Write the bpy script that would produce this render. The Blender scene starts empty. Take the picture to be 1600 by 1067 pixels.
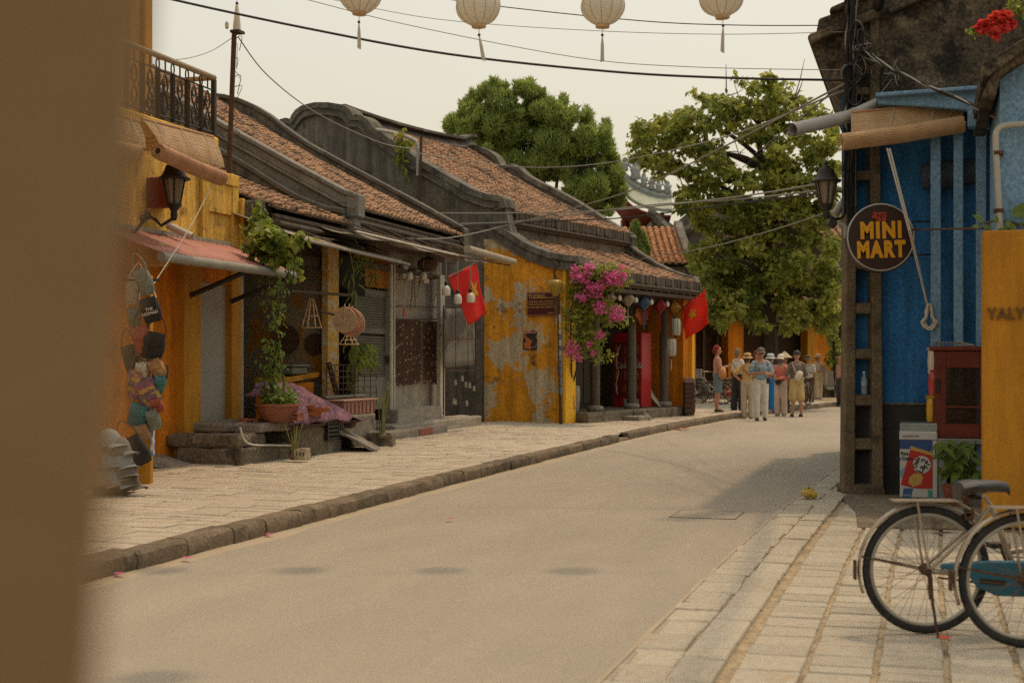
import bpy, bmesh, math, random
from mathutils import Vector, Matrix, noise
R = random.Random(11)
rad, pi = math.radians, math.pi
D = bpy.data
SC = bpy.context.scene
COL = SC.collection
# ---------------------------------------------------------------- camera, sky, sun, exposure
FPX, CX, CY, CH = 2222.0, 800.0, 567.0, 1.40      # focal length and horizon in photo pixels, eye height in metres
cd = D.cameras.new('camera'); cam = D.objects.new('camera', cd); COL.objects.link(cam)
cd.sensor_width = 36.0; cd.lens = FPX / 1600 * 36.0
cd.shift_y = (CY - 533.5) / 1600
cd.clip_start = 0.05; cd.clip_end = 600
cam.location = (0, 0, CH); cam.rotation_euler = (pi / 2, 0, 0)
cd.dof.use_dof = True; cd.dof.focus_distance = 17.0; cd.dof.aperture_fstop = 3.1
SC.camera = cam
SUN_DIR = Vector((0.285, 0.315, 1.0)).normalized()     # towards the sun
wd = D.worlds.new('World'); SC.world = wd; wd.use_nodes = True
wn, wl = wd.node_tree.nodes, wd.node_tree.links
bg = wn['Background']
sky = wn.new('ShaderNodeTexSky'); sky.sky_type = 'NISHITA'; sky.sun_disc = False
sky.sun_elevation = math.asin(SUN_DIR.z); sky.sun_rotation = math.atan2(SUN_DIR.x, SUN_DIR.y)
sky.air_density = 1.6; sky.dust_density = 7.0; sky.ozone_density = 1.0
mx = wn.new('ShaderNodeMixRGB'); mx.inputs[0].default_value = 0.5
mx.inputs[2].default_value = (9.7, 8.65, 6.55, 1)         # even bright haze over the whole dome
wl.new(sky.outputs[0], mx.inputs[1]); wl.new(mx.outputs[0], bg.inputs[0]); bg.inputs[1].default_value = 0.12
sd = D.lights.new('sun', 'SUN'); sun = D.objects.new('sun', sd); COL.objects.link(sun)
sd.energy = 1.5; sd.angle = rad(2.0); sd.color = (1.0, 0.70, 0.42)
sun.rotation_euler = (-SUN_DIR).to_track_quat('-Z', 'Y').to_euler(); sun.location = (5, 5, 30)
SC.view_settings.view_transform = 'Standard'; SC.view_settings.look = 'None'
SC.view_settings.exposure = 0.0; SC.view_settings.gamma = 1.0; SC.view_settings.use_curve_mapping = False
SC.cycles.use_denoising = False; SC.cycles.max_bounces = 6; SC.cycles.transparent_max_bounces = 6
SC.cycles.diffuse_bounces = 4; SC.cycles.glossy_bounces = 2; SC.cycles.caustics_reflective = False; SC.cycles.caustics_refractive = False

# ---------------------------------------------------------------- frames: u along, v across, z up
class Fr:
    def __init__(s, ox, oy, deg):
        a = rad(deg); s.ox, s.oy, s.sn, s.cs = ox, oy, math.sin(a), math.cos(a); s.rot = pi / 2 - a
    def w(s, u, v, z=0): return Vector((s.ox + u * s.sn - v * s.cs, s.oy + u * s.cs + v * s.sn, z))
    def uv(s, p): X, Y = p[0] - s.ox, p[1] - s.oy; return (X * s.sn + Y * s.cs, -X * s.cs + Y * s.sn)
    def v_at(s, x, y, v):
        k, l = (x - CX) / FPX, (CY - y) / FPX
        Y = (v - s.ox * s.cs + s.oy * s.sn) / (s.sn - k * s.cs)
        return (s.uv((k * Y, Y))[0], CH + l * Y)
    def u_at(s, x, y, u):
        k, l = (x - CX) / FPX, (CY - y) / FPX
        Y = (u + s.ox * s.sn + s.oy * s.cs) / (k * s.sn + s.cs)
        return (s.uv((k * Y, Y))[1], CH + l * Y)
    def px(s, x, y, Y):
        k, l = (x - CX) / FPX, (CY - y) / FPX
        u, v = s.uv((k * Y, Y)); return (u, v, CH + l * Y)
class FrW(Fr):
    def __init__(s): s.rot = 0
    def w(s, u, v, z=0): return Vector((u, v, z))
    def uv(s, p): return (p[0], p[1])
L = Fr(0, 0, 16.2)                 # the near street: v grows to the left, away from the road
B = Fr(1.06, 29.4, 29.8)           # the corner house where the street bends
W = FrW()

# ---------------------------------------------------------------- mesh builder
class MB:
    def __init__(s): s.v, s.f, s.m, s.mi = [], [], [], 0
    def add(s, vs, fs):
        n = len(s.v); s.v += [tuple(p) for p in vs]; s.f += [tuple(i + n for i in f) for f in fs]; s.m += [s.mi] * len(fs); return s
    def mat(s, i): s.mi = i; return s
    def box(s, x0, x1, y0, y1, z0, z1):
        return s.add([(x, y, z) for z in (z0, z1) for y in (y0, y1) for x in (x0, x1)],
                     [(0, 2, 3, 1), (4, 5, 7, 6), (0, 1, 5, 4), (2, 6, 7, 3), (0, 4, 6, 2), (1, 3, 7, 5)])
    def obox(s, c, d, rot=(0, 0, 0), taper=1.0):
        from mathutils import Euler
        m = Euler(rot).to_matrix(); c = Vector(c); P = []
        for z in (-.5, .5):
            t = taper if z > 0 else 1
            for y in (-.5, .5):
                for x in (-.5, .5): P.append(c + m @ Vector((x * d[0] * t, y * d[1] * t, z * d[2])))
        return s.add(P, [(0, 2, 3, 1), (4, 5, 7, 6), (0, 1, 5, 4), (2, 6, 7, 3), (0, 4, 6, 2), (1, 3, 7, 5)])
    def tube(s, pts, r, n=8, cap=True, closed=False, flat=1.0):
        pts = [Vector(p) for p in pts]; N = len(pts)
        if not isinstance(r, (list, tuple)): r = [r] * N
        P, up = [], None
        for i, p in enumerate(pts):
            if closed: t = pts[(i + 1) % N] - pts[i - 1]
            else: t = pts[min(i + 1, N - 1)] - pts[max(i - 1, 0)]
            if t.length < 1e-9: t = Vector((0, 0, 1))
            t.normalize()
            if up is None:
                up = Vector((0, 0, 1)) if abs(t.z) < .9 else Vector((1, 0, 0))
            a = t.cross(up)
            if a.length < 1e-4: a = t.cross(Vector((1, 0, 0.01)))
            a.normalize(); b = a.cross(t).normalized(); up = b
            for j in range(n):
                w = 2 * pi * j / n; P.append(p + a * math.cos(w) * r[i] + b * math.sin(w) * r[i] * flat)
        Fs = []
        for i in range(N if closed else N - 1):
            k = (i + 1) % N
            for j in range(n):
                j2 = (j + 1) % n; Fs.append((i * n + j, i * n + j2, k * n + j2, k * n + j))
        if cap and not closed:
            Fs.append(tuple(range(n - 1, -1, -1))); Fs.append(tuple(range((N - 1) * n, N * n)))
        return s.add(P, Fs)
    def lathe(s, c, prof, n=16, ax=None, sx=1, sy=1):
        c = Vector(c); P, Fs = [], []
        for r, z in prof:
            for j in range(n):
                w = 2 * pi * j / n; q = Vector((math.cos(w) * r * sx, math.sin(w) * r * sy, z))
                P.append(c + (ax @ q if ax else q))
        for i in range(len(prof) - 1):
            for j in range(n):
                j2 = (j + 1) % n; Fs.append((i * n + j, i * n + j2, (i + 1) * n + j2, (i + 1) * n + j))
        Fs.append(tuple(range(n - 1, -1, -1))); Fs.append(tuple(range((len(prof) - 1) * n, len(prof) * n)))
        return s.add(P, Fs)
    def ball(s, c, r, n=10, m=7, sc=(1, 1, 1)):
        pr = [(r * math.sin(pi * i / m) if 0 < i < m else r * .02, -r * math.cos(pi * i / m) * sc[2]) for i in range(m + 1)]
        return s.lathe(c, pr, n, None, sc[0], sc[1])
    def prism(s, poly, ax, a, b):
        # poly in the plane across axis ax ('u': (v,z), 'v': (u,z), 'z': (u,v))
        mk = {'u': lambda p, t: (t, p[0], p[1]), 'v': lambda p, t: (p[0], t, p[1]), 'z': lambda p, t: (p[0], p[1], t)}[ax]
        n = len(poly); P = [mk(p, a) for p in poly] + [mk(p, b) for p in poly]
        return s.add(P, [tuple(range(n)), tuple(range(2 * n - 1, n - 1, -1))] + [(i, i + n, (i + 1) % n + n, (i + 1) % n) for i in range(n)])
    def grid(s, f, nu, nv):
        P = [f(i / nu, j / nv) for j in range(nv + 1) for i in range(nu + 1)]
        return s.add(P, [(j * (nu + 1) + i, j * (nu + 1) + i + 1, (j + 1) * (nu + 1) + i + 1, (j + 1) * (nu + 1) + i) for j in range(nv) for i in range(nu)])
    def build(s, name, mat, parent=None, smooth=False, bevel=0, solid=0, fix=True):
        o0 = ORG.get(parent.name, (0, 0, 0)) if parent else (0, 0, 0)
        me = D.meshes.new(name)
        me.from_pydata([(p[0] - o0[0], p[1] - o0[1], p[2] - o0[2]) for p in s.v], [], s.f)
        for mm in (mat if isinstance(mat, (list, tuple)) else [mat]): me.materials.append(mm)
        if any(s.m): me.polygons.foreach_set('material_index', s.m)
        if fix:
            bm = bmesh.new(); bm.from_mesh(me); bmesh.ops.recalc_face_normals(bm, faces=bm.faces); bm.to_mesh(me); bm.free()
        if smooth:
            me.polygons.foreach_set('use_smooth', [True] * len(me.polygons))
            try: me.set_sharp_from_angle(angle=rad(smooth if smooth is not True else 50))
            except Exception: pass
        me.update()
        o = D.objects.new(name, me); COL.objects.link(o)
        if parent: o.parent = parent; ORG[o.name] = o0
        if bevel:
            b = o.modifiers.new('bevel', 'BEVEL'); b.width = bevel; b.segments = 1; b.limit_method = 'ANGLE'; b.angle_limit = rad(40)
        if solid:
            b = o.modifiers.new('solid', 'SOLIDIFY'); b.thickness = solid; b.offset = 0
        return o
ORG = {}
def thing(fr, name, org, label, cat, group=None):
    o = D.objects.new(name, None); COL.objects.link(o); o.empty_display_size = .1
    o.location = fr.w(*org); o.rotation_euler = (0, 0, fr.rot); ORG[o.name] = org
    o['label'] = label; o['category'] = cat
    if group: o['group'] = group
    return o
def struct(o, kind='structure'): o['kind'] = kind; return o
def place(fr, name, org):          # an unlabelled empty for pieces of the setting
    o = D.objects.new(name, None); COL.objects.link(o); o.location = fr.w(*org); o.rotation_euler = (0, 0, fr.rot); ORG[o.name] = org; return o
def dup(o, parent=None):
    c = o.copy(); COL.objects.link(c); c.parent = parent
    if o.name in ORG: ORG[c.name] = ORG[o.name]
    for ch in list(o.children): dup(ch, c)
    return c
def piece(src, parent, loc=None, rz=None):
    c = src.copy(); COL.objects.link(c); c.parent = parent
    if loc is not None: c.location = loc
    if rz is not None: c.rotation_euler = (0, 0, rz)
    return c
def text(body, size, mat, parent, loc, rot=(pi / 2, 0, 0), ext=.002, bold=0, sx=1, sh=0, name='lettering', align='CENTER', sp=1.0):
    cu = D.curves.new(name, 'FONT'); cu.body = body; cu.size = size; cu.extrude = ext; cu.offset = bold; cu.align_x = align; cu.align_y = 'CENTER'; cu.shear = sh; cu.space_character = sp; cu.resolution_u = 3
    t = D.objects.new(name, cu); COL.objects.link(t)
    bpy.context.view_layer.update()
    me = D.meshes.new_from_object(t.evaluated_get(bpy.context.evaluated_depsgraph_get()))
    D.objects.remove(t); D.curves.remove(cu)
    me.materials.clear(); me.materials.append(mat)
    o = D.objects.new(name, me); COL.objects.link(o); o.parent = parent
    o0 = ORG.get(parent.name, (0, 0, 0)); o.location = [loc[i] - o0[i] for i in range(3)]; o.rotation_euler = rot; o.scale = (sx, 1, 1)
    return o

# ---------------------------------------------------------------- materials
def M(name, c1, c2=None, rough=.85, scale=3., bump=.15, bsc=40., stain=None, ssc=1.2, slo=.5, shi=.62, rnd=0., metal=0., stretch=(1, 1, 1), spec=.3,
      det=6., emit=None, trans=0., stain2=None, s2=(.6, .66, 5.), coat=0, fine=None, fsc=34., streak=0.):
    if fine is None: fine = .34 if bump >= .3 else 0.
    m = D.materials.new(name); m.use_nodes = True; N, K = m.node_tree.nodes, m.node_tree.links
    b = N['Principled BSDF']; b.inputs['Roughness'].default_value = rough; b.inputs['Metallic'].default_value = metal
    b.inputs['Specular IOR Level'].default_value = spec; b.inputs['Coat Weight'].default_value = coat
    tc = N.new('ShaderNodeTexCoord'); oi = N.new('ShaderNodeObjectInfo')
    mul = N.new('ShaderNodeMath'); mul.operation = 'MULTIPLY'; mul.inputs[1].default_value = 37.7; K.new(oi.outputs['Random'], mul.inputs[0])
    ad = N.new('ShaderNodeVectorMath'); ad.operation = 'ADD'; K.new(tc.outputs['Object'], ad.inputs[0]); K.new(mul.outputs[0], ad.inputs[1])
    mp = N.new('ShaderNodeMapping'); mp.inputs['Scale'].default_value = stretch; K.new(ad.outputs[0], mp.inputs[0]); vec = mp.outputs[0]
    def nz(sc, d=det, ro=.6):
        n = N.new('ShaderNodeTexNoise'); n.inputs['Scale'].default_value = sc; n.inputs['Detail'].default_value = d; n.inputs['Roughness'].default_value = ro; K.new(vec, n.inputs['Vector']); return n.outputs['Fac']
    def ramp(src, lo, hi):
        r = N.new('ShaderNodeMapRange'); r.inputs[1].default_value = lo; r.inputs[2].default_value = hi; K.new(src, r.inputs[0]); return r.outputs[0]
    def mix(f, a, c, mode='MIX'):
        x = N.new('ShaderNodeMixRGB'); x.blend_type = mode
        if f is not None:
            if isinstance(f, float): x.inputs[0].default_value = f
            else: K.new(f, x.inputs[0])
        for i, q in ((1, a), (2, c)):
            if isinstance(q, tuple): x.inputs[i].default_value = (*q, 1)
            else: K.new(q, x.inputs[i])
        return x.outputs[0]
    col = c1
    if c2: col = mix(ramp(nz(scale), .32, .68), c1, c2)
    if stain: col = mix(ramp(nz(ssc, 8., .65), slo, shi), col if not isinstance(col, tuple) else col, stain)
    if stain2: col = mix(ramp(nz(s2[2], 9., .7), s2[0], s2[1]), col, stain2)
    def vary(col, fac, lo, hi, a0, a1):
        r = N.new('ShaderNodeMapRange'); r.inputs[1].default_value = lo; r.inputs[2].default_value = hi; r.inputs[3].default_value = a0; r.inputs[4].default_value = a1; K.new(fac, r.inputs[0])
        cc = N.new('ShaderNodeCombineXYZ')
        for i in range(3): K.new(r.outputs[0], cc.inputs[i])
        return mix(1.0, col, cc.outputs[0], 'MULTIPLY')
    if fine:
        col = vary(col, nz(fsc, 5., .75), .36, .64, 1 - fine, 1 + fine)
    if streak:
        sm = N.new('ShaderNodeMapping'); sm.inputs['Scale'].default_value = (1, 1, .12); K.new(vec, sm.inputs[0])
        sn_ = N.new('ShaderNodeTexNoise'); sn_.inputs['Scale'].default_value = 5.; sn_.inputs['Detail'].default_value = 6.; sn_.inputs['Roughness'].default_value = .7; K.new(sm.outputs[0], sn_.inputs['Vector'])
        col = vary(col, sn_.outputs['Fac'], .40, .66, 1 + streak * .3, 1 - streak)
    if rnd:
        mr = ramp(oi.outputs['Random'], 0., 1.)
        r = N.new('ShaderNodeMapRange'); r.inputs[3].default_value = 1 - rnd; r.inputs[4].default_value = 1 + rnd; K.new(oi.outputs['Random'], r.inputs[0])
        cc = N.new('ShaderNodeCombineXYZ')
        for i in range(3): K.new(r.outputs[0], cc.inputs[i])
        col = mix(1.0, col, cc.outputs[0], 'MULTIPLY')
    if isinstance(col, tuple): b.inputs['Base Color'].default_value = (*col, 1)
    else: K.new(col, b.inputs['Base Color'])
    if bump:
        bp = N.new('ShaderNodeBump'); bp.inputs['Strength'].default_value = min(1, bump); bp.inputs['Distance'].default_value = .02
        K.new(nz(bsc, 4.), bp.inputs['Height']); K.new(bp.outputs[0], b.inputs['Normal'])
    if emit:
        b.inputs['Emission Color'].default_value = (*emit[0], 1); b.inputs['Emission Strength'].default_value = emit[1]
    if trans:
        ts = N.new('ShaderNodeBsdfTranslucent'); ms = N.new('ShaderNodeMixShader'); ms.inputs[0].default_value = trans
        if isinstance(col, tuple): ts.inputs[0].default_value = (*col, 1)
        else: K.new(col, ts.inputs[0])
        K.new(b.outputs[0], ms.inputs[1]); K.new(ts.outputs[0], ms.inputs[2]); K.new(ms.outputs[0], N['Material Output'].inputs[0])
    return m
def glassy(name, c, alpha=.35, rough=.08):
    m = M(name, c, rough=rough, bump=0, spec=.5); m.node_tree.nodes['Principled BSDF'].inputs['Alpha'].default_value = alpha; return m
asphalt = M('asphalt', (.355, .315, .245), (.31, .275, .214), .9, 1.3, .5, 160, stain=(.28, .25, .20), ssc=.8, slo=.5, shi=.8, stain2=(.23, .205, .165), s2=(.66, .8, 2.2), stretch=(.35, 1, 1), fine=.17, fsc=150.)
dust = M('dust', (.39, .325, .23), (.34, .28, .195), .95, 3, .2, 90)
stone_l = M('stone_left', (.48, .425, .33), (.40, .35, .27), .85, 5, .5, 45, stain=(.44, .335, .21), ssc=2.5, slo=.5, shi=.75, rnd=.08, fine=.16)
stone_r = M('stone_right', (.475, .43, .335), (.40, .365, .29), .8, 6, .6, 50, stain=(.41, .32, .20), ssc=3, slo=.54, shi=.7, rnd=.09, fine=.2, fsc=70.)
sand = M('joint_sand', (.40, .32, .20), (.30, .235, .15), .95, 8, .3, 80, stain=(.22, .175, .115), ssc=5, slo=.5, shi=.65)
kerb_m = M('kerb_stone', (.20, .155, .10), (.13, .10, .068), .9, 6, .8, 30, stain=(.08, .062, .042), ssc=4, slo=.5, shi=.7, rnd=.18)
earth = M('earth', (.22, .17, .11), (.16, .125, .085), .95, 2, .4, 30)
yellow = M('yellow_plaster', (.70, .225, .006), (.56, .17, .005), .88, 1.6, .3, 35, stain=(.26, .11, .016), ssc=1.5, slo=.52, shi=.8, stain2=(.085, .05, .022), s2=(.64, .76, 3.), streak=.35, fine=.22)
yellow_up = M('yellow_plaster_sunlit', (.80, .50, .10), (.68, .38, .06), .88, 1.8, .3, 35, stain=(.44, .24, .05), ssc=2.2, slo=.52, shi=.76, stain2=(.10, .07, .03), s2=(.58, .72, 4.), streak=.5, fine=.25)  # brighter copy of the yellow, sunlight put into the colour
yellow_old = M('yellow_plaster_peeling', (.74, .33, .022), (.55, .22, .014), .9, 2.6, .6, 30, stain=(.52, .42, .27), ssc=1.3, slo=.505, shi=.54, stain2=(.14, .09, .035), s2=(.555, .66, 3.2), streak=.4, fine=.3)
yellow_flat = M('yellow_paint_smooth', (.49, .225, .016), (.44, .195, .014), .8, 1.2, .3, 90, stain=(.36, .155, .014), ssc=1.4, slo=.52, shi=.8, stain2=(.22, .10, .016), s2=(.66, .78, 6.), fine=.14, fsc=60., streak=.28)
moss = M('mossy_plaster', (.175, .16, .128), (.10, .095, .08), .92, 1.8, .6, 25, stain=(.24, .22, .18), ssc=1.1, slo=.52, shi=.75, stain2=(.035, .036, .032), s2=(.56, .7, 2.6), streak=.5, fine=.5)
moss_w = M('weathered_gable_plaster', (.115, .09, .058), (.055, .045, .031), .92, 2.8, .8, 22, stain=(.21, .165, .11), ssc=2.6, slo=.54, shi=.66, stain2=(.022, .02, .016), s2=(.5, .62, 4.), fine=.6, fsc=26.)
coping = M('coping_plaster', (.14, .13, .105), (.08, .077, .065), .9, 3, .5, 30, stain=(.26, .25, .21), ssc=1.8, slo=.55, shi=.75)
coping_l = M('pale_coping_plaster', (.23, .225, .20), (.13, .13, .115), .9, 2.4, .5, 25, stain=(.34, .32, .27), ssc=1.6, slo=.55, shi=.75, stain2=(.05, .05, .045), s2=(.58, .7, 3.))
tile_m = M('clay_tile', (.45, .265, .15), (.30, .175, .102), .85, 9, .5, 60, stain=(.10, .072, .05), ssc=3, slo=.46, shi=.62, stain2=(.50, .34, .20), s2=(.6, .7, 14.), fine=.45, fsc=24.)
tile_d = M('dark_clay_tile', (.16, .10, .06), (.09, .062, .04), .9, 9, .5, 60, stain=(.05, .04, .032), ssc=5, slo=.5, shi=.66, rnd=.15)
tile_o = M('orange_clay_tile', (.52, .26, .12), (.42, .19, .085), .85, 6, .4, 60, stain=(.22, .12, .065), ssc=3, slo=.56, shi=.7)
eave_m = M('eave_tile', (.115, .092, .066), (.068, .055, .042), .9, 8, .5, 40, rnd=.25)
wood_d = M('dark_timber', (.115, .08, .05), (.062, .045, .03), .8, 3, .5, 30, stretch=(6, 6, .6))
wood_g = M('grey_timber', (.15, .115, .08), (.085, .065, .047), .85, 3, .6, 30, stretch=(6, 6, .5))
wood_r = M('red_timber', (.17, .035, .018), (.12, .022, .012), .5, 3, .2, 30, stretch=(.6, 6, 4))
dark = M('dark_interior', (.055, .04, .026), (.036, .027, .018), .95, 2, .2, 20)  # dark colour stands in for shade in rooms and hollows
cement = M('cement', (.27, .24, .195), (.20, .18, .145), .9, 2.5, .4, 35, stain=(.11, .095, .075), ssc=1.6, slo=.56, shi=.7)
cement_d = M('damp_cement', (.20, .165, .115), (.12, .098, .068), .92, 3, .6, 30, stain=(.055, .046, .033), ssc=2.2, slo=.52, shi=.66, fine=.45, fsc=22.)
cement_p = M('pale_cement', (.36, .325, .26), (.27, .245, .2), .9, 2.2, .3, 35, stain=(.15, .135, .10), ssc=1.4, slo=.58, shi=.75)
black = M('black_metal', (.018, .017, .016), (.03, .026, .022), .55, 6, .2, 40, spec=.4)
rust = M('rusted_iron', (.11, .058, .03), (.06, .035, .022), .85, 9, .4, 50)
galv = M('galvanised_pipe', (.30, .28, .235), (.22, .205, .175), .6, 4, .15, 40, stain=(.15, .12, .085), ssc=5, slo=.58, shi=.7)
white_p = M('white_paint', (.62, .58, .49), (.52, .48, .40), .7, 5, .2, 40, stain=(.28, .22, .15), ssc=4, slo=.6, shi=.72)
pvc = M('grey_pvc', (.42, .41, .37), (.34, .33, .30), .5, 4, .1, 40, stain=(.22, .20, .17), ssc=3, slo=.6, shi=.75)
pink_tin = M('pink_corrugated_tin', (.46, .21, .165), (.38, .165, .125), .7, 3, .2, 40, stain=(.25, .13, .09), ssc=4, slo=.55, shi=.75)
tin = M('rusty_tin', (.34, .29, .22), (.22, .17, .11), .7, 4, .2, 30, stain=(.13, .075, .04), ssc=3, slo=.5, shi=.65)
tarp = M('faded_tarpaulin', (.34, .31, .25), (.25, .225, .18), .85, 2, .3, 20, stain=(.13, .11, .08), ssc=2, slo=.55, shi=.75, trans=.25)
bamboo = M('bamboo_slats', (.60, .43, .25), (.46, .30, .16), .7, 5, .2, 60, stain=(.30, .19, .10), ssc=3, slo=.58, shi=.75)
bamboo_r = M('reddish_bamboo', (.46, .25, .13), (.33, .17, .085), .7, 5, .2, 60, stain=(.22, .11, .06), ssc=3, slo=.58, shi=.75)
cordm = M('pale_cord', (.52, .48, .40), rough=.9, bump=0)
wire_m = M('black_cable', (.02, .019, .018), rough=.7, bump=0)
wire_g = M('grey_cable', (.24, .23, .20), rough=.7, bump=0)
blue = M('blue_plaster', (.035, .185, .44), (.024, .135, .34), .85, 1.6, .3, 30, stain=(.014, .09, .24), ssc=1.3, slo=.54, shi=.7, stain2=(.15, .25, .38), s2=(.60, .72, 2.4), streak=.4)
blue_l = M('light_blue_paint', (.19, .33, .48), (.15, .28, .43), .75, 3, .3, 40, stain=(.28, .34, .37), ssc=4, slo=.6, shi=.75)
red_flag = M('red_flag_cloth', (.80, .035, .022), (.72, .022, .016), .8, 2, .1, 60, trans=.35)
star_m = M('yellow_star_cloth', (.70, .38, .02), rough=.8, bump=0, trans=.3)
leaf_a = M('almond_leaf', (.25, .30, .065), (.46, .44, .085), .5, .8, 0, stain=(.15, .21, .045), ssc=1.2, slo=.45, shi=.62, stain2=(.42, .30, .05), s2=(.66, .74, 3.), trans=.5, fine=.3, fsc=4.)
leaf_c = M('cypress_leaf', (.28, .37, .10), (.38, .45, .115), .7, 1.2, 0, stain=(.22, .30, .08), ssc=1.5, slo=.5, shi=.65, stain2=(.20, .18, .045), s2=(.66, .78, 3.), trans=.4, fine=.4, fsc=3.)
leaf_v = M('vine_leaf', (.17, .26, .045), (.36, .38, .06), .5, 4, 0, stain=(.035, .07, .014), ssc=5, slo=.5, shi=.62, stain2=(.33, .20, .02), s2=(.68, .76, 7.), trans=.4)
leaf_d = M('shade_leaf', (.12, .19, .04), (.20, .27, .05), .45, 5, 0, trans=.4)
leaf_b = M('bougainvillea_leaf', (.20, .25, .045), (.34, .34, .055), .6, 5, 0, trans=.35)
petal = M('pink_petal', (.78, .20, .44), (.66, .11, .33), .7, 14, 0, trans=.4)
petal_r = M('red_petal', (.70, .045, .07), (.72, .12, .05), .7, 14, 0, trans=.4)
bark = M('bark', (.075, .058, .04), (.04, .032, .024), .95, 4, .9, 16, stretch=(3, 3, .8))
terra = M('terracotta', (.30, .115, .07), (.22, .08, .05), .85, 4, .3, 30, stain=(.15, .09, .06), ssc=3, slo=.56, shi=.7)
brick_m = M('red_brick', (.33, .12, .07), (.24, .085, .05), .9, 6, .5, 40)
paper = M('white_paper', (.62, .585, .50), (.54, .51, .43), .8, 4, .1, 60, trans=.3)
# ---------------------------------------------------------------- ground, road, pavements, kerbs
def cr(P, n):                      # smooth polyline through points
    out = []
    for i in range(len(P) - 1):
        p0, p1, p2, p3 = P[max(i - 1, 0)], P[i], P[i + 1], P[min(i + 2, len(P) - 1)]
        for j in range(n):
            t = j / n
            out.append(tuple(.5 * ((2 * p1[k]) + (-p0[k] + p2[k]) * t + (2 * p0[k] - 5 * p1[k] + 4 * p2[k] - p3[k]) * t * t + (-p0[k] + 3 * p1[k] - 3 * p2[k] + p3[k]) * t ** 3) for k in range(len(p1))))
    out.append(tuple(P[-1])); return out
KL = cr([(-12, 5.05), (0, 5.05), (8, 5.08), (16.7, 5.17), (26.4, 5.12), (32, 4.82), (36.4, 4.42), (46.8, 2.67), (58, -.6), (72, -7)], 12)
def kl(u):                         # left kerb line v at u
    for a, b in zip(KL, KL[1:]):
        if a[0] <= u <= b[0]: return a[1] + (b[1] - a[1]) * (u - a[0]) / (b[0] - a[0])
    return KL[-1][1]
def kr(u):                         # right edge of the asphalt
    return 1.38 - .004 * max(0, u - 9) ** 1.75 if u < 30 else kl(u) - 3.9 + min(1, (u - 30) / 10) * .15 - .06
g = MB().box(-260, 260, -200, 320, -1.0, -.02).build('ground', earth); struct(g)
def ribbon(fv0, fv1, us, z0, z1, nv=1):
    P, Fs = [], []; m = nv + 1
    for u in us:
        for j in range(m):
            t = j / nv; P.append((u, fv0(u) * (1 - t) + fv1(u) * t, z0 * (1 - t) + z1 * t))
    for i in range(len(us) - 1):
        for j in range(nv): Fs.append((i * m + j, i * m + j + 1, (i + 1) * m + j + 1, (i + 1) * m + j))
    return P, Fs
US = [i * .6 - 12 for i in range(135)]
rp = place(L, 'road', (0, 0, 0)); struct(rp)
def road_h(u, v): return .003 * noise.noise(Vector((u * .35, v * .5, 3))) + .001 * noise.noise(Vector((u * 1.7, v * 2.1, 9)))
mb = MB(); P, Fs = ribbon(lambda u: kr(u) - .05, lambda u: kl(u) + .05, US, 0, 0, 10)
mb.add([(p[0], p[1], road_h(p[0], p[1])) for p in P], Fs).build('carriageway', asphalt, rp, smooth=True)
for (za, zb, fa, fb) in ((-.004, .016, lambda u: kl(u) - .16 - .10 * noise.noise(Vector((u * 1.1, 0, 0))), lambda u: kl(u) + .02), (.006, -.004, lambda u: kr(u) - .02, lambda u: kr(u) + .03 + .03 * noise.noise(Vector((u * 1.3, 5, 0))))):
    us = [i * .2 + 3 for i in range(230)]
    mb = MB(); P, Fs = ribbon(fa, fb, us, za, zb, 2); mb.add(P, Fs).build('drifted_dust', dust, rp)
# utility hatch set in the asphalt
a = L.uv(W.w(*W.px(1048, 808, 3111 / (808 - 567))[:2])); b = L.uv(W.w(*W.px(1150, 812, 3111 / (812 - 567))[:2]))
uh = thing(L, 'utility_hatch', (a[0], a[1], .014), 'thin rectangular hatch outline set flush in the road surface', 'hatch')
mb = MB().box(a[0] - .02, a[0] + .62, a[1] - 1.0 + .42, a[1], .001, .0062); mb.build('cover', asphalt, uh)
mb = MB(); u0, u1, v0, v1 = a[0] - .03, a[0] + .63, a[1] - .59, a[1] + .01
for q in ((u0, u0 + .007, v0, v1), (u1 - .007, u1, v0, v1), (u0 + .007, u1 - .007, v0, v0 + .008), (u0 + .007, u1 - .007, v1 - .008, v1)): mb.box(q[0], q[1], q[2], q[3], .001, .0072)
mb.build('frame', cement_d, uh)

# left pavement: base sheet, kerb stones and paving stones
lp = place(L, 'pavement_left', (0, 0, 0)); struct(lp)
mb = MB(); P, Fs = ribbon(lambda u: kl(u) + .16, lambda u: max(kl(u) + 1.2, 14.0), US, .112, .17, 3); mb.add(P, Fs).build('bedding', sand, lp)
def kstone(seed):
    rr = random.Random(seed); mb = MB()
    n = 5
    for k in range(n): pass
    def f(a, b):
        # profile round the stone: bottom front, top front, top back
        ln = a - .5
        pr = [(0.0, 0.0), (-.012, .06), (0.0, .118), (.022, .138), (.17, .14)]
        i = min(int(b * 4 + .001), 4); v, z = pr[i]
        return (ln, v + rr.uniform(-.007, .007), z + (rr.uniform(-.006, .006) if i > 0 else 0))
    mb.grid(f, 5, 4)
    n0 = 6
    ends0 = [j * n0 for j in range(5)]; ends1 = [j * n0 + 5 for j in range(5)]
    mb.f.append(tuple(ends0)); mb.f.append(tuple(ends1)); mb.m += [0, 0]
    return mb.build('kerb_stone', kerb_m, lp, smooth=35)
ks = [kstone(i) for i in range(6)]; used = set()
u, i = 3.0, 0
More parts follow.
